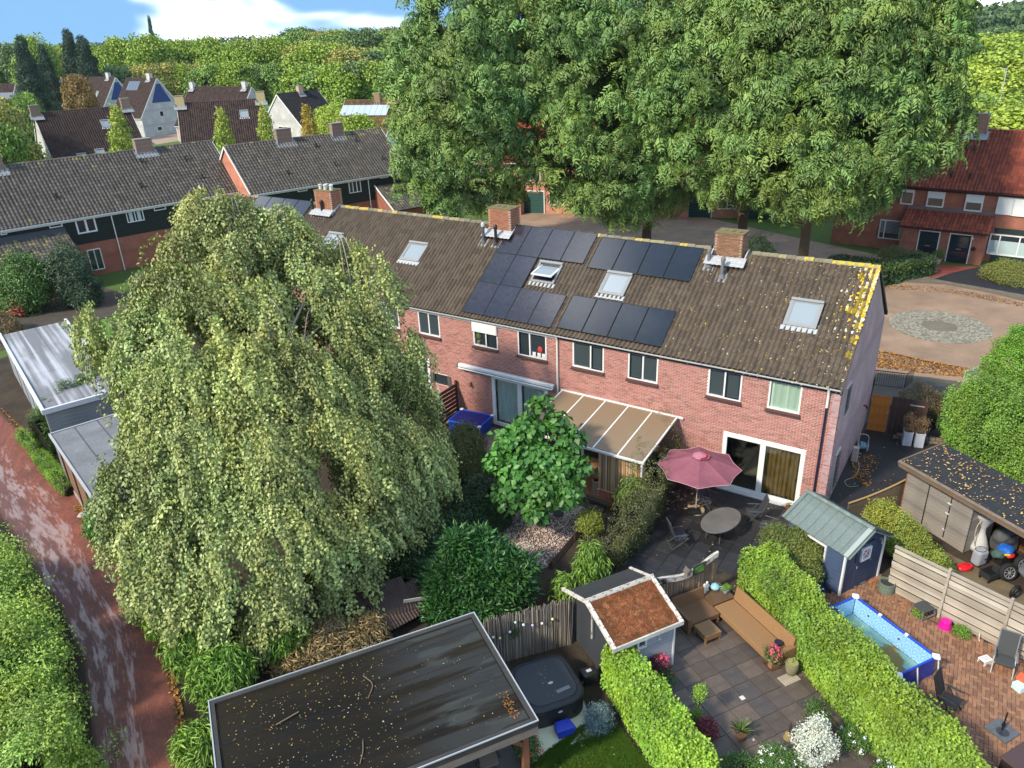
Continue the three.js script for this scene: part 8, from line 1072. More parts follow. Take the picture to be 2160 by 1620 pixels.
  const wheel = (label, p, yaw, lean) => { const w = thing('alloy_wheel', label, 'wheel', p, yaw), g = sub('wheel_body', w); g.position.y = 0.31; g.rotation.x = lean; part('tyre', new THREE.TorusGeometry(0.255, 0.075, 10, 34).scale(1, 1, 1.35), M([30, 30, 31], { roughness: 0.85 }), g); part('rim', [new THREE.TorusGeometry(0.2, 0.014, 6, 34).translate(0, 0, 0.07), cyl(0.045, 0.045, 0.04, [0, 0, 0.07], [Math.PI / 2, 0, 0]), ...Array.from({ length: 16 }, (_, i) => { const a = i / 16 * 6.283 + (i % 2 ? 0.1 : -0.1); return bar([0.04 * Math.cos(a), 0.04 * Math.sin(a), 0.07], [0.2 * Math.cos(a + (i % 2 ? 0.18 : -0.18)), 0.2 * Math.sin(a + (i % 2 ? 0.18 : -0.18)), 0.075], 0.014); })], M([196, 198, 200], { roughness: 0.3, metalness: 0.6 }), g); part('disc', cyl(0.19, 0.19, 0.02, [0, 0, 0], [Math.PI / 2, 0, 0], 24), mat.black, g); return w; };
  wheel('left alloy wheel leaning among the shed clutter', S(2122, 1222), 0.1, -0.25); wheel('right alloy wheel behind the motor scooter', S(2152, 1206), 0.1, -0.3);
  const ms = thing('motor_scooter', 'rear of a dark motor scooter with a pale blue number plate at the right edge', 'scooter', S(2180, 1245), -1.2); part('body', [rbox(0.34, 0.4, 0.8, 0.1, [0, 0.62, 0.1], [0, 0, 0], 4), rbox(0.3, 0.12, 0.66, 0.05, [0, 0.86, 0.1])], M([58, 60, 64], { roughness: 0.4 }), ms); part('wheel', new THREE.TorusGeometry(0.2, 0.06, 8, 26).rotateY(Math.PI / 2).translate(0, 0.26, -0.3), mat.black, ms); part('tail_light', box(0.2, 0.06, 0.03, [0, 0.68, -0.32]), M([206, 30, 34]), ms); part('number_plate', rbox(0.2, 0.16, 0.015, 0.004, [0, 0.5, -0.36], [0.2, 0, 0]), M([140, 206, 222]), ms); part('cover', blob(0.42, 1, 0.5, 1.2, 9, 0.2, 2).translate(0.02, 0.9, 0.3), M([96, 98, 100]), ms); part('front_wheel', new THREE.TorusGeometry(0.2, 0.06, 8, 26).rotateY(Math.PI / 2).translate(0, 0.26, 0.95), mat.black, ms);
  // the side yard: gates, railing, planters, hose reel, bucket
  const a = house.localToWorld(V(0.15, 0, -8.2)), gt = thing('wooden_gate', 'orange brown wooden gate panel at the rear corner of the gable', 'gate', a, HT + 0.12); for (let i = 0; i < 4; i++) part('plank', box(0.19, 1.85, 0.03, [0.12 + i * 0.2, 0.95, 0]), woodMat([206, 128, 44]), gt); part('rail', [box(0.8, 0.1, 0.03, [0.42, 0.5, -0.03]), box(0.8, 0.1, 0.03, [0.42, 1.5, -0.03])], woodMat([180, 108, 40]), gt); part('latch', box(0.1, 0.04, 0.04, [0.76, 1.05, 0.03]), mat.zinc, gt);
  const dg = thing('wooden_gate', 'dark brown double planked gate with two pale hinges', 'gate', house.localToWorld(V(1.02, 0, -8.3)), HT + 0.12); for (let i = 0; i < 7; i++) part('plank', box(0.2, 1.9, 0.03, [0.1 + i * 0.215, 0.95, 0]), woodMat([86, 64, 56]), dg); part('hinge', [box(0.6, 0.045, 0.015, [1.05, 1.62, 0.025]), box(0.6, 0.045, 0.015, [1.05, 0.62, 0.025])], M([190, 184, 180]), dg);
  const rl = thing('iron_railing', 'black iron railing with a gate on the pavement behind the gable', 'railing', at(1838, 815), -0.42); const q1 = at(1895, 812), bars = (p, L) => { part('rail', [box(L, 0.04, 0.03, [p + L / 2, 0.95, 0]), box(L, 0.04, 0.03, [p + L / 2, 0.12, 0])], mat.black, rl); for (let i = 0; i <= L / 0.11; i++) part('bar', cyl(0.009, 0.009, 0.95, [p + i * 0.11, 0.5, 0], [0, 0, 0], 5), mat.black, rl); }; bars(0, 1.5); part('gate', [box(0.03, 1.0, 0.03, [1.55, 0.5, 0]), ...Array.from({ length: 8 }, (_, i) => cyl(0.009, 0.009, 0.85, [1.6 + i * 0.05, 0.5, -0.1 - i * 0.11], [0, 0, 0], 5)), bar([1.56, 0.93, 0], [2.0, 0.93, -0.95], 0.03), bar([1.56, 0.1, 0], [2.0, 0.1, -0.95], 0.03)], mat.black, rl);
  for (const [x, y, lab] of [[1911, 937, 'left of the two tall pale grey planters by the side yard'], [1936, 941, 'right of the two tall pale grey planters by the side yard']]) { const t = thing('tall_planter', lab, 'planter', at(x, y), -0.35); part('body', rbox(0.38, 0.68, 0.34, 0.015, [0, 0.34, 0]), M([186, 192, 202], { roughness: 0.5 }), t); part('soil', box(0.3, 0.02, 0.26, [0, 0.685, 0]), M([60, 50, 40]), t); part('rim', [box(0.4, 0.03, 0.03, [0, 0.69, 0.16]), box(0.4, 0.03, 0.03, [0, 0.69, -0.16]), box(0.03, 0.03, 0.3, [0.19, 0.69, 0]), box(0.03, 0.03, 0.3, [-0.19, 0.69, 0])], M([206, 208, 212]), t); copies('dry_stems', G.tiny, L.brown, crownItems([{ c: V(0, 1.1, 0), r: 0.25, ry: 0.45 }], 40, x, { low: -1, size: 1.2 }), t); }
  const hr = thing('hose_reel', 'hose reel trolley with a pale blue hose beside the gable wall', 'hose reel', at(1818, 950), -0.3); part('frame', [tube([[-0.18, 0, 0.1], [-0.18, 0.7, -0.15], [0.18, 0.7, -0.15], [0.18, 0, 0.1]], 0.014, 24, 6), rod([-0.18, 0.25, 0.02], [0.18, 0.25, 0.02], 0.012)], M([186, 188, 190]), hr); part('hose', [0, 1, 2, 3].map((i) => new THREE.TorusGeometry(0.17 - i * 0.012, 0.02, 6, 22).rotateY(Math.PI / 2).translate(-0.09 + i * 0.06, 0.27, 0.02)), M([130, 176, 190]), hr); part('wheel', [-0.2, 0.2].map((x) => new THREE.TorusGeometry(0.2, 0.018, 6, 20).rotateY(Math.PI / 2).translate(x, 0.25, 0.02)), M([160, 168, 170]), hr);
  const pz = thing('wall_post', 'pale stone block standing at the foot of the gable wall', 'stone', house.localToWorld(V(0.25, 0, -4.9)), HT); part('block', rbox(0.24, 0.7, 0.24, 0.02, [0, 0.35, 0]), M([190, 176, 170]), pz); part('tap', [rod([0, 0.5, 0.12], [0.25, 0.55, 0.2], 0.012), rod([0.05, 0.6, -0.1], [0.05, 1.6, -0.12], 0.012)], M([206, 190, 170]), pz);
  const hz = thing('loose_hose', 'thin beige hose curling over the dark side yard', 'hose', V(0, 0, 0)); part('hose', tube([[1806, 965], [1812, 985], [1802, 1005], [1782, 1015], [1790, 1026], [1812, 1025]].map(([x, y]) => at(x, y, 0.03).toArray()), 0.018, 40, 5), M([176, 160, 132]), hz); part('nozzle', rod(at(1812, 1025, 0.03).toArray(), at(1817, 1024, 0.03).toArray(), 0.025), mat.dark, hz);
  const gk = thing('green_bucket', 'bright green bucket at the foot of the climber thicket', 'bucket', at(2024, 950)); part('bucket', lathe([[0.001, 0.01], [0.16, 0.01], [0.22, 0.34], [0.21, 0.34], [0.15, 0.03], [0.001, 0.03]], 20), M([40, 160, 60], { roughness: 0.4, side: THREE.DoubleSide }), gk); part('rim', new THREE.TorusGeometry(0.22, 0.012, 5, 22).rotateX(Math.PI / 2).translate(0, 0.34, 0), M([30, 140, 50]), gk);
  const bs = thing('garden_bench', 'pale wooden bench half hidden behind the bushes at the right', 'bench', at(2055, 815), 0.5); for (let i = 0; i < 4; i++) part('slat', box(1.3, 0.03, 0.1, [0, 0.45, -0.18 + i * 0.12]), M([196, 190, 180]), bs); for (let i = 0; i < 3; i++) part('slat', box(1.3, 0.1, 0.03, [0, 0.6 + i * 0.13, -0.26]), M([196, 190, 180]), bs); for (const x of [-0.6, 0.6]) part('leg', [box(0.06, 0.95, 0.06, [x, 0.47, -0.28]), box(0.06, 0.45, 0.06, [x, 0.22, 0.2])], M([176, 170, 160]), bs);
  const lw = thing('low_wall', 'low grey stacked stone edging below the ivy mound', 'wall', at(1890, 925), -0.38), lr = rngOf(661); for (let i = 0; i < 16; i++) for (let j = 0; j < 2; j++) part('stone', rbox(0.26, 0.13, 0.24, 0.03, [i * 0.27 + (j ? 0.12 : 0), 0.07 + j * 0.135, (lr() - 0.5) * 0.05], [0, (lr() - 0.5) * 0.1, 0], 1), M([112 + 30 * lr(), 104 + 26 * lr(), 90 + 20 * lr()], { map: rep(T.mottle, 0.3) }), lw);
  const rk = thing('garden_rock', 'pale rock lying at the right edge of the red path', 'rock', at(190, 1088), 0.4); part('rock', blob(0.3, 1.4, 0.5, 0.7, 21, 0.4, 2).translate(0, 0.12, 0), M([206, 198, 186], { map: rep(T.mottle, 0.4) }), rk);
  for (const [x, y, lab, s] of [[1327, 1138, 'brown boulder at the edge of the dark terrace near the bushes', 0.2], [1297, 1180, 'brown boulder nearest the moss roofed shed on the terrace edge', 0.24]]) { const t = thing('garden_rock', lab, 'rock', at(x, y)); part('rock', blob(s, 1.1, 0.8, 0.9, x, 0.4, 2).translate(0, 0.14, 0), M([140, 108, 92], { map: rep(T.mottle, 0.4) }), t); }
  const wp = pot('grey stone pot with a yellow green conifer by the gravel edge', at(1243, 1128), 0.2, 0.36, M([96, 100, 84], { map: rep(T.mottle, 0.3) }), (t, h) => copies('foliage', G.spruce, leafMat([0.16, 0.2, 0.03]), crownItems([{ c: V(0, h + 0.25, 0), r: 0.34, ry: 0.34 }], 70, 33, {}), t));
  const wb2 = thing('wire_ball', 'white wire ball on a stake under the birch', 'ornament', at(858, 1110)); part('stake', rod([0, 0, 0], [0, 0.9, 0], 0.01), mat.metal, wb2); part('ball', [0, 1, 2, 3, 4].map((i) => new THREE.TorusGeometry(0.2, 0.009, 5, 24).rotateY(i * 0.63).translate(0, 1.1, 0)).concat([new THREE.TorusGeometry(0.2, 0.009, 5, 24).rotateX(Math.PI / 2).translate(0, 1.1, 0)]), mat.white, wb2);
  const eg = thing('bed_edging', 'dark timber edging along the right side of the gravel bed', 'edging', V(0, 0, 0)); const E1 = at(1252, 1090), E2 = at(1160, 1200); part('board', bar(E1.clone().setY(0.1).toArray(), E2.clone().setY(0.1).toArray(), 0.06, 0.2), woodMat([84, 62, 48]), eg); part('stake', [E1, E1.clone().lerp(E2, 0.5), E2].map((p) => box(0.07, 0.34, 0.07, [p.x + 0.06, 0.17, p.z])), woodMat([84, 62, 48]), eg);
}
// ------------------------------------------------------------------ houses and trees farther off
{
  const brown = [[74, 56, 50], [84, 64, 56], [66, 50, 46], [92, 70, 60]].map((c) => lin(...c)), darkR = [[48, 46, 48], [56, 53, 54], [42, 41, 43]].map((c) => lin(...c)), yel = [[116, 92, 62], [130, 106, 60], [104, 84, 64], [150, 122, 48]].map((c) => lin(...c));
  const wht = M([224, 222, 218], { map: rep(T.mottle, 3), roughness: 0.8 }), pnk = M([220, 186, 164], { map: rep(T.mottle, 3) }), gry = M([212, 213, 212], { map: rep(T.mottle, 3) }), blu = M([52, 74, 128]), gl = mat.glass;
  const pvF = new THREE.MeshPhysicalMaterial({ color: lin(96, 104, 116), roughness: 0.25, clearcoat: 0.7 }), pvB = new THREE.MeshPhysicalMaterial({ color: lin(176, 190, 204), roughness: 0.25, clearcoat: 0.7 });
  // a house by its ridge: left and right ends in the photograph at the ridge's height
  const far = (label, p1, p2, hr, o) => {
    const A = at(...p1, hr), B = at(...p2, hr), d = B.clone().sub(A), Lh = (o.len ?? d.length()) / 2, w = o.w ?? 4.5, he = o.he ?? 3.2;
    const mid = o.keepRight ? B.clone().addScaledVector(d.clone().normalize(), -Lh) : A.clone().lerp(B, 0.5), g = thing('house', label, 'house', mid.setY(0), Math.atan2(-d.z, d.x) + (o.turn ?? 0));
    pitched(g, -Lh, Lh, w, he, hr, { wall: o.wall ?? pnk, gableL: o.gL ?? wht, gableR: o.gR ?? wht, cols: o.cols ?? brown, seed: o.seed ?? 7, over: 0.25, gutter: true, trim: o.trim ?? mat.white, lichen: o.lichen });
    for (const [x, z, ww] of o.chim ?? []) simpleChimney(g, x * Lh, hr - 0.2, z, ww ?? 1, 1.2, o.chimM);
    const f = g.front_slope, SL = Math.hypot(hr - he, w + 0.25);
    for (const [x, y, W, H, m] of o.pv ?? []) { const s = sub('solar_array', f); const n = Math.max(2, Math.round(W / 1.05)); for (let i = 0; i < n; i++) part('solar_panel', box(W / n - 0.04, H, 0.05, [x * Lh + (i + 0.5 - n / 2) * W / n, y * SL, 0.14]), m ?? pvF, s); part('rail', box(W, 0.06, 0.04, [x * Lh, y * SL, 0.1]), mat.metal, s); }
    for (const [x, y] of o.sky ?? []) roofWin(f, x * Lh - 0.6, x * Lh + 0.6, y * SL - 0.6, y * SL + 0.6);
    for (const [x, y, W, H] of o.win ?? []) windowAt(g, x - W / 2, x + W / 2, y - H / 2, y + H / 2, { z: w + 0.03, t: 0.1, split: W > 1.3 ? 0.5 : null });
    for (const [s, z, y, W, H] of o.gwin ?? []) { const q = sub('gable_bay', g); q.position.set(s * Lh, 0, 0); q.rotation.y = s * Math.PI / 2; windowAt(q, -s * z - W / 2, -s * z + W / 2, y - H / 2, y + H / 2, { z: 0.03, t: 0.1, split: W > 1.3 ? 0.5 : null }); }
    for (const [x, y0, W, H] of o.dorm ?? []) { const q = sub('dormer', g), z = w - 0.6; part('wall', box(W, H, 3, [x, y0 + H / 2, z - 1.5]), o.dormM ?? wht, q); part('flat_roof', box(W + 0.3, 0.16, 3.3, [x, y0 + H + 0.08, z - 1.45]), M([120, 112, 108]), q); windowAt(q, x - W * 0.42, x + W * 0.42, y0 + H * 0.2, y0 + H * 0.9, { z: z + 0.04, t: 0.09, split: [0.33, 0.66] }); }
    if (o.tri) part('gable_panel', prism([[-w * 0.42, hr - (hr - he) * 0.62], [w * 0.42, hr - (hr - he) * 0.62], [0.4, hr - 1.1], [-0.4, hr - 1.1]], 0.08).rotateY(Math.PI / 2).translate(Lh + 0.02, 0, 0), blu, g, 'blue painted gable panel');
    if (o.balc) { const q = sub('balcony', g); q.position.set(o.balc[0] * Lh, 0, 0); q.rotation.y = o.balc[0] * Math.PI / 2; part('deck', box(4, 0.15, 1.6, [0, 2.7, 0.8]), wht, q); part('railing', [...Array.from({ length: 17 }, (_, i) => box(0.09, 0.95, 0.04, [-1.95 + i * 0.24, 3.2, 1.6])), box(4, 0.08, 0.06, [0, 3.7, 1.6])], mat.white, q); windowAt(q, -1.6, 1.6, 2.8, 4.8, { z: 0.04, t: 0.12, split: [0.33, 0.66] }); windowAt(q, -1.4, 1.4, 0.4, 2.3, { z: 0.04, t: 0.1, split: 0.5 }); }
    return g;
  };
  far('wide dark brown roofed house with white gable behind the grey terrace at the left', [70, 238], [272, 225], 10.4, { w: 5.8, he: 3.4, turn: 0.3, seed: 701, chim: [[-0.97, 0.2, 1.1], [0.95, 0.2, 1.1]], sky: [[-0.42, 0.2], [-0.02, 0.24], [0.36, 0.72]], gL: wht, gwin: [[-1, 0.5, 4.4, 0.9, 1.4], [-1, 1.0, 1.4, 1.8, 1.4]], lichen: (x, y, S) => (y > S - 0.5 ? 0.5 : 0) });
  far('dark red brown roofed house with white gable, long ridge and one roof window', [385, 216], [548, 211], 10.4, { w: 5.8, he: 3.4, turn: 0.4, seed: 702, chim: [[-0.94, 0.2, 1.2], [0.94, 0.2, 1.2]], sky: [[0.5, 0.74]], dorm: [[6.4, 2.6, 2.4, 1.8]], dormM: gry, gwin: [[-1, 0.6, 4.6, 0.9, 1.4], [-1, 0.8, 1.4, 2, 1.5]], chimM: M([196, 176, 130]) });
  far('white gabled house with blue triangle, solar panels and dormer beside the parked car', [270, 165], [330, 165], 11.6, { w: 5.4, he: 3.8, len: 12, keepRight: true, seed: 703, wall: wht, gR: gry, tri: true, chim: [[0.55, 0, 1.3]], pv: [[-0.3, 0.8, 4.6, 2.2]], dorm: [[-0.6, 2.8, 4.4, 2.2]], gwin: [[1, 1.8, 1.4, 1.2, 0.9], [1, -2.6, 1.2, 1.1, 2.1], [1, 0.6, 4.4, 1.0, 1.2]], cols: brown, chimM: wht });
  far('white gabled house with blue triangle left of the one with solar panels', [188, 163], [243, 163], 11.6, { w: 5.4, he: 3.8, len: 12, keepRight: true, seed: 704, wall: wht, gR: gry, tri: true, chim: [[0.5, 0, 1.2]], sky: [[-0.5, 0.55], [0.15, 0.55]], dorm: [[-0.6, 2.6, 4.8, 2.2]], chimM: wht });
  far('broad brown roofed house with low solar panels and two white chimneys', [400, 184], [530, 183], 10.0, { w: 5.5, he: 3.0, seed: 705, chim: [[-0.86, 0.3, 1], [0.84, 0.3, 1]], pv: [[-0.62, 0.42, 5.2, 2.2, pvB]], dorm: [[-2.0, 2.8, 2.0, 1.2]], chimM: wht });
  far('brown roofed house below the bright green trees with a row of solar panels', [398, 160], [480, 157], 10.5, { w: 5.0, he: 3, seed: 706, chim: [[-0.9, 0.2]], pv: [[0.2, 0.75, 7, 1.8]], chimM: pnk });
  far('white house with dark roof and white dormer right of the golden conical tree', [585, 199], [668, 190], 9.6, { w: 5.2, he: 4.0, len: 9.5, seed: 707, cols: darkR, chim: [[0.1, 0.1]], gL: wht, wall: wht, dorm: [[3.0, 2.9, 2.6, 2.0]], gwin: [[-1, 0.4, 3.6, 2.6, 1.6], [-1, 0.4, 1.2, 2.2, 1.6]], chimM: pnk });
  far('house with yellow lichen roof, pale solar panels and white balcony', [742, 212], [828, 211], 9.2, { w: 5.0, he: 4.6, len: 9, seed: 708, cols: yel, wall: pnk, gR: M([206, 222, 230]), chim: [[0.25, 0.1, 0.9]], pv: [[-0.12, 0.7, 8.0, 2.0, pvB]], balc: [1], chimM: M([150, 120, 96]) });
  far('low white house with dark windows and solar panels before the far wood', [757, 165], [845, 166], 7.8, { w: 5, he: 3.6, seed: 709, cols: brown, wall: wht, chim: [[-0.9, 0.2]], pv: [[0.2, 0.45, 9, 2]], win: [[-6, 1.9, 2.6, 1.4], [-1, 1.9, 1.5, 1.9], [4, 1.9, 3.2, 1.4]], chimM: wht });
  far('small brown house with pale blue solar roof left of the rust coloured bush', [84, 163], [128, 163], 9.5, { w: 4.6, he: 3, seed: 710, pv: [[0, 0.68, 9, 2.6, pvB]], wall: pnk, chim: [[0.8, 0.2]] });
  far('white and brown house cut off by the left picture edge', [-60, 180], [32, 177], 10.2, { w: 5, he: 3, seed: 711, wall: wht, pv: [[0.7, 0.6, 5, 2]], sky: [[0.2, 0.5]], dorm: [[3, 2.6, 4, 2]] });
  far('thatched brown house between the dark conifers', [95, 128], [135, 125], 13.2, { w: 7.5, he: 2.6, seed: 712, cols: [[92, 76, 62], [84, 70, 58]].map((c) => lin(...c)), wall: M([130, 100, 84]), gL: M([120, 92, 78]), gR: M([120, 92, 78]), chim: [[-0.4, 0.1]] });
  far('dark steep roofed house behind the autumn yellow tree', [330, 141], [360, 146], 11.6, { w: 6, he: 2.4, len: 12, seed: 713, cols: darkR, wall: M([70, 60, 54]), gR: M([80, 66, 58]), gL: M([80, 66, 58]), chim: [[-0.6, 0.1]], chimM: M([196, 160, 130]) });
  // pink terrace seen under and between the tall trees
  { const g = thing('terraced_house', 'salmon pink terrace with orange roof and green garage doors glimpsed between the tall trees', 'terraced house', atDepth(1180, 400, 86).setY(0), -0.3); const pb = M([222, 158, 132], { map: rep(T.mottle, 2) });
    pitched(g, -9, 26, 4.4, 5.3, 9.0, { wall: pb, cols: [[186, 92, 60], [170, 84, 58], [196, 104, 70]].map((c) => lin(...c)), seed: 721, tw: 0.3 }); for (let k = 0; k < 6; k++) { const x = -6.4 + k * 5.8; windowAt(g, x - 2, x - 0.4, 3.4, 4.7, { z: 4.44, t: 0.09 }); windowAt(g, x + 0.6, x + 2.2, 3.4, 4.7, { z: 4.44, t: 0.09 }); const d = sub('garage_door', g); for (let i = 0; i < 8; i++) part('slat', box(2.2, 0.25, 0.05, [x - 1.2, 0.15 + i * 0.27, 4.46]), M([44, 84, 78]), d); part('frame', [box(0.1, 2.3, 0.08, [x - 2.36, 1.15, 4.46]), box(0.1, 2.3, 0.08, [x - 0.04, 1.15, 4.46]), box(2.42, 0.1, 0.08, [x - 1.2, 2.35, 4.46])], mat.white, d); windowAt(g, x + 0.5, x + 2.4, 0.9, 2.3, { z: 4.44, t: 0.09 }); part('porch_wall', box(0.9, 2.6, 1.2, [x + 3.0, 1.3, 5.0]), pb, g); } }
  // cars
  const car = (label, p, yaw, col) => { const c = thing('parked_car', label, 'car', p, yaw), body = [[-2.15, 0.35], [-2.2, 0.7], [-2.0, 0.86], [-1.2, 0.95], [-0.6, 1.4], [0.7, 1.44], [1.5, 1.0], [2.1, 0.92], [2.2, 0.6], [2.15, 0.35]]; const cm = new THREE.MeshPhysicalMaterial({ color: lin(...col), roughness: 0.3, clearcoat: 1, clearcoatRoughness: 0.05 }); part('body', prism(body, 1.55, 0.1).translate(0, 0, -0.775), cm, c); part('side_window', [prism([[-1.0, 0.97], [-0.52, 1.33], [0.64, 1.36], [1.3, 1.0]], 1.79).translate(0, 0, -0.895)], gl, c); part('windscreen', [bar([-1.23, 1.0, 0], [-0.66, 1.42, 0], 0.02, 1.3), bar([1.5, 1.04, 0], [0.78, 1.45, 0], 0.02, 1.3)], gl, c); for (const x of [-1.35, 1.35]) for (const z of [-0.82, 0.82]) { const w = part('wheel', new THREE.TorusGeometry(0.25, 0.085, 8, 22).translate(x, 0.33, z), mat.black, c); part('hub', cyl(0.19, 0.19, 0.06, [x, 0.33, z], [Math.PI / 2, 0, 0], 16), mat.metal, c); } part('headlight', [box(0.06, 0.13, 0.36, [-2.22, 0.72, 0.5]), box(0.06, 0.13, 0.36, [-2.22, 0.72, -0.5])], mat.white, c); part('tail_light', [box(0.05, 0.14, 0.34, [2.26, 0.76, 0.55]), box(0.05, 0.14, 0.34, [2.26, 0.76, -0.55])], M([170, 24, 26]), c); part('number_plate', box(0.02, 0.11, 0.5, [-2.31, 0.48, 0]), M([222, 190, 60]), c); return c; };
  car('black car parked beside the white house with the blue gable', at(348, 279), 0.15, [24, 27, 36]); car('white car half hidden behind the black car', at(372, 280), 0.4, [206, 206, 208]); car('silver car parked in the street, its roof just above the terrace ridge', atDepth(1178, 492, 58).setY(0), 0.5, [176, 180, 184]); car('dark car in the shade under the leftmost tall tree', atDepth(1108, 470, 62).setY(0), 1.9, [40, 42, 48]);
  // round clipped bushes by the street
  for (const [x, y, r, lab] of [[1547, 488, 1.5, 'left of the two round clipped dark green bushes behind the right chimney'], [1600, 505, 1.3, 'right of the two round clipped dark green bushes behind the right chimney']]) { const p = atDepth(x, y, 56); shrub('clipped_bush', lab, 'bush', V(p.x, 0, p.z), [{ c: V(0, p.y * 0 + 1.5, 0), r, ry: 1.5 }], 480, G.broad, L.dark, 730 + x, { inner: 0.93, low: -0.9, size: 0.6 }); }
  shrub('front_bush', 'low olive bush and hedge before the black front doors\' neighbour, at the right edge', 'bush', at(2120, 592), [{ c: V(0, 0.6, 0), r: 1.5, ry: 0.8 }, { c: V(2, 0.7, 1), r: 1.4, ry: 0.9 }, { c: V(0.4, 0.4, 1), r: 1.3, ry: 0.5 }], 700, G.small, leafMat([0.13, 0.15, 0.03]), 741, { size: 1.4 });
  shrub('front_bush', 'low bush with pale flowers beside the left black front door', 'bush', at(1920, 560), [{ c: V(0, 0.5, 0), r: 0.9, ry: 0.7 }, { c: V(-1.2, 0.6, -0.4), r: 1.0, ry: 0.8 }, { c: V(0.8, 0.4, 0.6), r: 0.6 }], 420, G.broad, L.olive, 742, { size: 0.5 });
  pot('pale pot with a round bush between the two black front doors', at(1976, 556), 0.28, 0.4, M([200, 180, 168]), (t, h) => copies('foliage', G.tiny, L.broad, crownItems([{ c: V(0, h + 0.3, 0), r: 0.42, ry: 0.4 }], 90, 8, {}), t));
  shrub('front_bush', 'bronze coloured low hedge before the pink terrace', 'bush', at(1160, 402), [{ c: V(0, 0.6, 0), r: 1.2, ry: 0.6 }, { c: V(1.8, 0.6, 0.3), r: 1.2, ry: 0.6 }], 260, G.small, L.rust, 743, { size: 1.6 });
}
{
  // trees beyond: a few kinds, cloned; [x, y of the top, width m, metres ahead]
  const mk = (name, label, cat, blobs, n, geo, m, seed, opts, group, r0 = 0.25) => { const t = thing(name, label, cat, [0, 0, -200], 0, group), hgt = 10; part('trunk', trunkGeo(V(0, 0, 0), V(0, 6.5, 0), r0, 0.08, blobs.slice(0, 6).map((b) => b.c), seed), barkMat, t); copies('crown', geo, m, crownItems(blobs, n, seed, { upMix: 0.4, tone: 0.4, hue: 0.1, freq: 0.5, ...opts }), t, false); return t; };
  const B = (x, y, z, r, ry) => ({ c: V(x, y, z), r, ry: ry ?? r }), round = (s) => { const r = rngOf(s), l = [B(0, 6.6, 0, 2.6, 2.9)]; for (let i = 0; i < 9; i++) { const a = r() * 6.28, y = 3.4 + r() * 4.8, q = 2.4 * Math.sqrt(1 - ((y - 6) / 5) ** 2); l.push(B(Math.cos(a) * q * 0.85, y, Math.sin(a) * q * 0.85, 1.3 + 0.7 * r())); } return l; }, cone = [B(0, 1.8, 0, 2.7, 1.5), B(0, 3.4, 0, 2.3, 1.6), B(0, 5.2, 0, 1.8, 1.7), B(0, 7.0, 0, 1.2, 1.6), B(0, 8.6, 0, 0.65, 1.4)], needles = Array.from({ length: 12 }, (_, i) => B(Math.sin(i * 2.4) * 0.9 * (1 - i / 13), 1.4 + i * 0.7, Math.cos(i * 2.4) * 0.9 * (1 - i / 13), 2.2 * (1 - i / 13) + 0.3, 0.6));
  const first = {}; const plant = (key, lab, x, y, w, fwd, group) => {
    const P = atDepth(x, y, fwd), K = kinds[key]; let t;
    if (!first[key]) { t = first[key] = K(lab, group); t.position.set(P.x, 0, P.z); } else t = copyOf(first[key], lab, [P.x, 0, P.z], (x * 7.3) % 6.28, group);
    t.userData.label = lab; if (group) t.userData.group = group; else delete t.userData.group; t.rotation.y = (x * 7.3) % 6.28; t.scale.set(w / 7.4, Math.max(1.5, P.y) / 10, w / 7.4); return t;
  };
  const kinds = {
    bright: (l, g) => mk('far_tree', l, 'tree', round(3), 330, G.far, leafMat([0.19, 0.28, 0.03]), 801, {}, g), green: (l, g) => mk('far_tree', l, 'tree', round(5), 300, G.far, leafMat([0.15, 0.24, 0.04]), 802, {}, g), olive: (l, g) => mk('far_tree', l, 'tree', round(7), 300, G.far, leafMat([0.27, 0.27, 0.06]), 803, {}, g),
    dark: (l, g) => mk('far_tree', l, 'tree', round(9), 280, G.far, leafMat([0.085, 0.14, 0.04]), 804, {}, g), conical: (l, g) => mk('conical_tree', l, 'tree', cone, 340, clump(36, 0.5, 0.24, 0.14, 15, { up: 0.6 }), leafMat([0.24, 0.31, 0.045]), 805, { inner: 0.8 }, g), needle: (l, g) => mk('conifer', l, 'conifer', needles, 420, G.farNeedle, leafMat([0.04, 0.075, 0.04]), 806, { size: 0.75, upMix: 0.1 }, g), rust: (l, g) => mk('far_tree', l, 'tree', round(11), 280, G.far, leafMat([0.2, 0.13, 0.04]), 807, {}, g), poplar: (l, g) => mk('poplar', l, 'tree', [B(0, 5, 0, 1.1, 4.6), B(0.3, 7, 0.2, 0.9, 2.6)], 160, G.far, leafMat([0.05, 0.09, 0.05]), 808, { size: 0.7 }, g), lime: (l, g) => mk('far_tree', l, 'tree', round(13), 330, G.far, leafMat([0.28, 0.35, 0.04]), 809, {}, g),
  };
  // single ones
  plant('conical', 'yellow green conical tree before the wide dark roofed house', 240, 226, 6.4, 88); plant('conical', 'dense green conical tree left of the long red brown roof\'s roof window', 462, 230, 5.6, 92); plant('conical', 'dark green conical tree at the right end of the long red brown roof', 553, 222, 5.2, 94); first.gold = null; kinds.gold = (l) => mk('conical_tree', l, 'tree', cone, 340, clump(36, 0.5, 0.24, 0.14, 15, { up: 0.6 }), leafMat([0.34, 0.25, 0.03]), 811, { inner: 0.8 }); plant('gold', 'golden yellow conical tree left of the lichen roofed house', 645, 222, 5.4, 100);
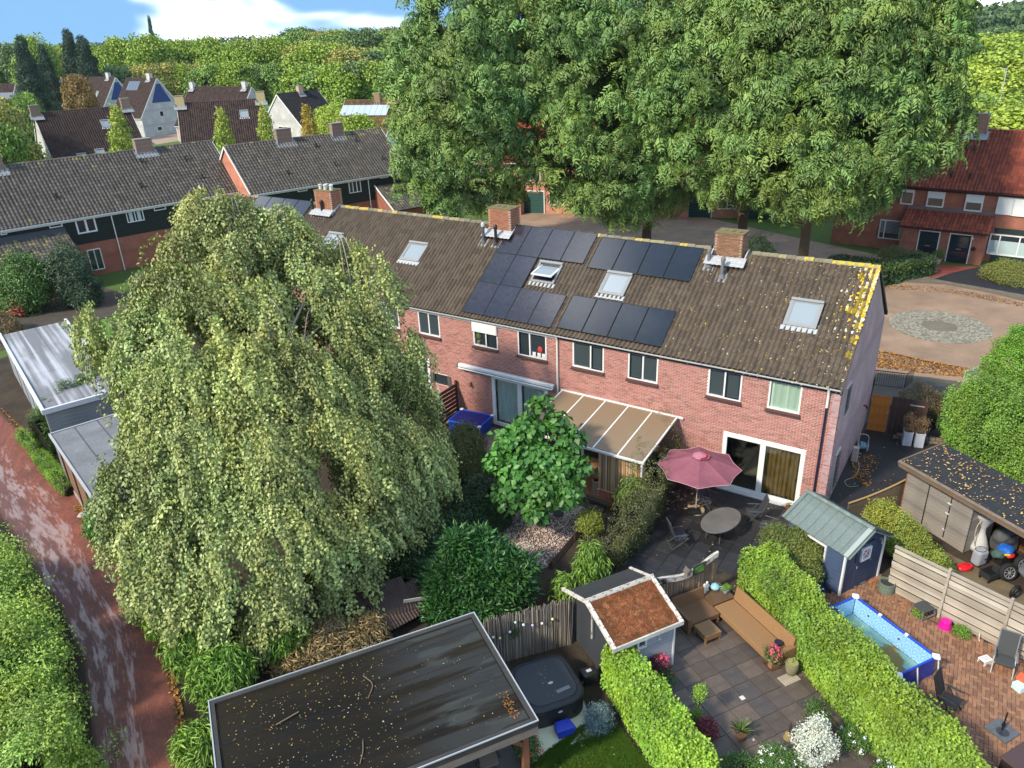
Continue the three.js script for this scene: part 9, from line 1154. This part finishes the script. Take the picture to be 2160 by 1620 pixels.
  plant('green', 'big green tree at the left edge before the wide dark roofed house', -12, 250, 5, 92); plant('green', 'green bushy tree left of the small solar roofed house', 40, 190, 5, 122); plant('olive', 'olive tree at the very left edge above the grey terrace', -30, 200, 8, 100); plant('rust', 'rust brown bushy tree between the white houses at the left', 160, 152, 6, 165); plant('lime', 'bright bush right of the white house with dark roof', 712, 208, 8, 138); plant('bright', 'small bright bush below the blue white solar roof', 745, 242, 6.5, 108); plant('olive', 'yellowing tree before the steep dark roof', 292, 124, 12, 262); plant('lime', 'bright bush above the right edge of the roof of the white house', 700, 222, 5, 130);
  plant('needle', 'tall grey green conifer at the left edge', 38, 74, 11, 205); plant('needle', 'dark conifer behind the thatched house', 85, 92, 8, 225); plant('needle', 'tallest dark conifer right of the thatched house', 137, 60, 10, 215); plant('needle', 'dark conifer just right of the tallest one', 168, 74, 11, 212); plant('poplar', 'slender poplar standing alone above the far treeline', 312, 31, 6, 420);
  // the bright row
  [[302, 74, 15], [372, 85, 14], [432, 78, 14], [500, 85, 14], [566, 78, 16], [245, 80, 14], [58, 75, 13], [210, 98, 12]].forEach(([x, y, w], i) => plant('bright', ['third', 'fourth', 'fifth', 'sixth', 'rightmost', 'second', 'leftmost', 'low'][i] + ' round bright green tree in the row before the far wood', x, y, w, 262 + (x % 20), 'row of bright green trees before the far wood'));
  // the mixed wood
  const r = rngOf(850), kk = ['green', 'olive', 'green', 'dark', 'olive', 'bright'], names = { green: 'mid green tree of the far wood', olive: 'olive tree of the far wood', dark: 'dark green tree of the far wood', bright: 'light green tree of the far wood' };
  const put2 = (x, y, w, f) => { const k = kk[Math.floor(r() * kk.length)]; plant(k, names[k], x, y, w, f, 'mixed trees of the far wood, ' + k); };
  for (let i = 0; i < 26; i++) put2(610 + i * 12 + r() * 14, 60 + r() * 14 - (i > 12 ? 6 : 0), 15 + 6 * r(), 330 + 60 * r());
  for (let i = 0; i < 20; i++) put2(625 + i * 14 + r() * 12, 92 + r() * 18, 13 + 5 * r(), 215 + 40 * r());
  for (let i = 0; i < 14; i++) put2(640 + i * 17 + r() * 12, 130 + r() * 14, 10 + 4 * r(), 165 + 14 * r());
  for (let i = 0; i < 14; i++) put2(-20 + i * 22 + r() * 14, 92 + r() * 12, 13 + 4 * r(), 280 + 60 * r());
  for (let i = 0; i < 16; i++) put2(250 + i * 24 + r() * 12, 128 + r() * 12, 9 + 3 * r(), 215 + 20 * r());
  for (let i = 0; i < 16; i++) put2(860 + i * 82 + r() * 30, 62 + r() * 16, 18 + 6 * r(), 260 + 60 * r());
  // the bright trees behind the red roofed house
  [[2085, 120, 15, 118], [2150, 95, 16, 120], [2120, 200, 13, 96], [2060, 190, 10, 104], [2180, 210, 13, 92], [2040, 110, 14, 130], [2110, 75, 16, 150], [2170, 70, 16, 160]].forEach(([x, y, w, f]) => plant(f < 125 ? 'lime' : 'bright', 'sunlit yellow green tree behind the red roofed house', x, y, w, f, 'yellow green trees behind the red roofed house'));
  [[2075, 62, 20, 320], [2130, 55, 22, 330], [2190, 60, 22, 340], [2030, 66, 20, 340]].forEach(([x, y, w, f]) => plant('dark', 'distant dark tree at the right horizon', x, y, w, f, 'dark trees at the right horizon'));
  const lp = thing('street_lamp', 'slim pale street lamp among the yellow green trees at the right', 'street lamp', atDepth(2112, 200, 100).setY(0)); part('pole', rod([0, 0, 0], [0, 11.5, 0], 0.09, 0.05), M([190, 194, 194]), lp); part('head', rbox(0.7, 0.12, 0.25, 0.04, [-0.25, 11.5, 0]), M([180, 184, 186]), lp);
  // woods that read as one mass, to the horizon
  const it = [], far2 = rngOf(870); for (let i = 0; i < 5200; i++) { const f = 400 + 1500 * far2() ** 1.6, x = (far2() - 0.5) * f * 1.75, h = (9 + 15 * fbm(x / 90, f / 90, 1, 3, 3)) * (f > 900 ? 1.25 : 1), y = h * (0.35 + 0.65 * Math.sqrt(far2())), v = 0.6 + 0.7 * fbm(x / 40, f / 30, 0, 5, 2); it.push({ m: yawed(V(x, y, -f), far2() * 6.28, 5.5 + 3.5 * far2()), c: new THREE.Color(v, v * 1.0, v) }); }
  const w = copies('distant_woods', G.far, leafMat([0.06, 0.105, 0.035]), it, scene); w.userData = { kind: 'stuff', label: 'distant dark woods along the horizon', category: 'woods' };
  const meadow = struct('meadow', groundPoly([V(-60, 0, -300), V(-60, 0, -230), V(-120, 0, -230), V(-130, 0, -320)], 0), M([120, 170, 40], { roughness: 1 }));
}
renderer.render(scene, camera);
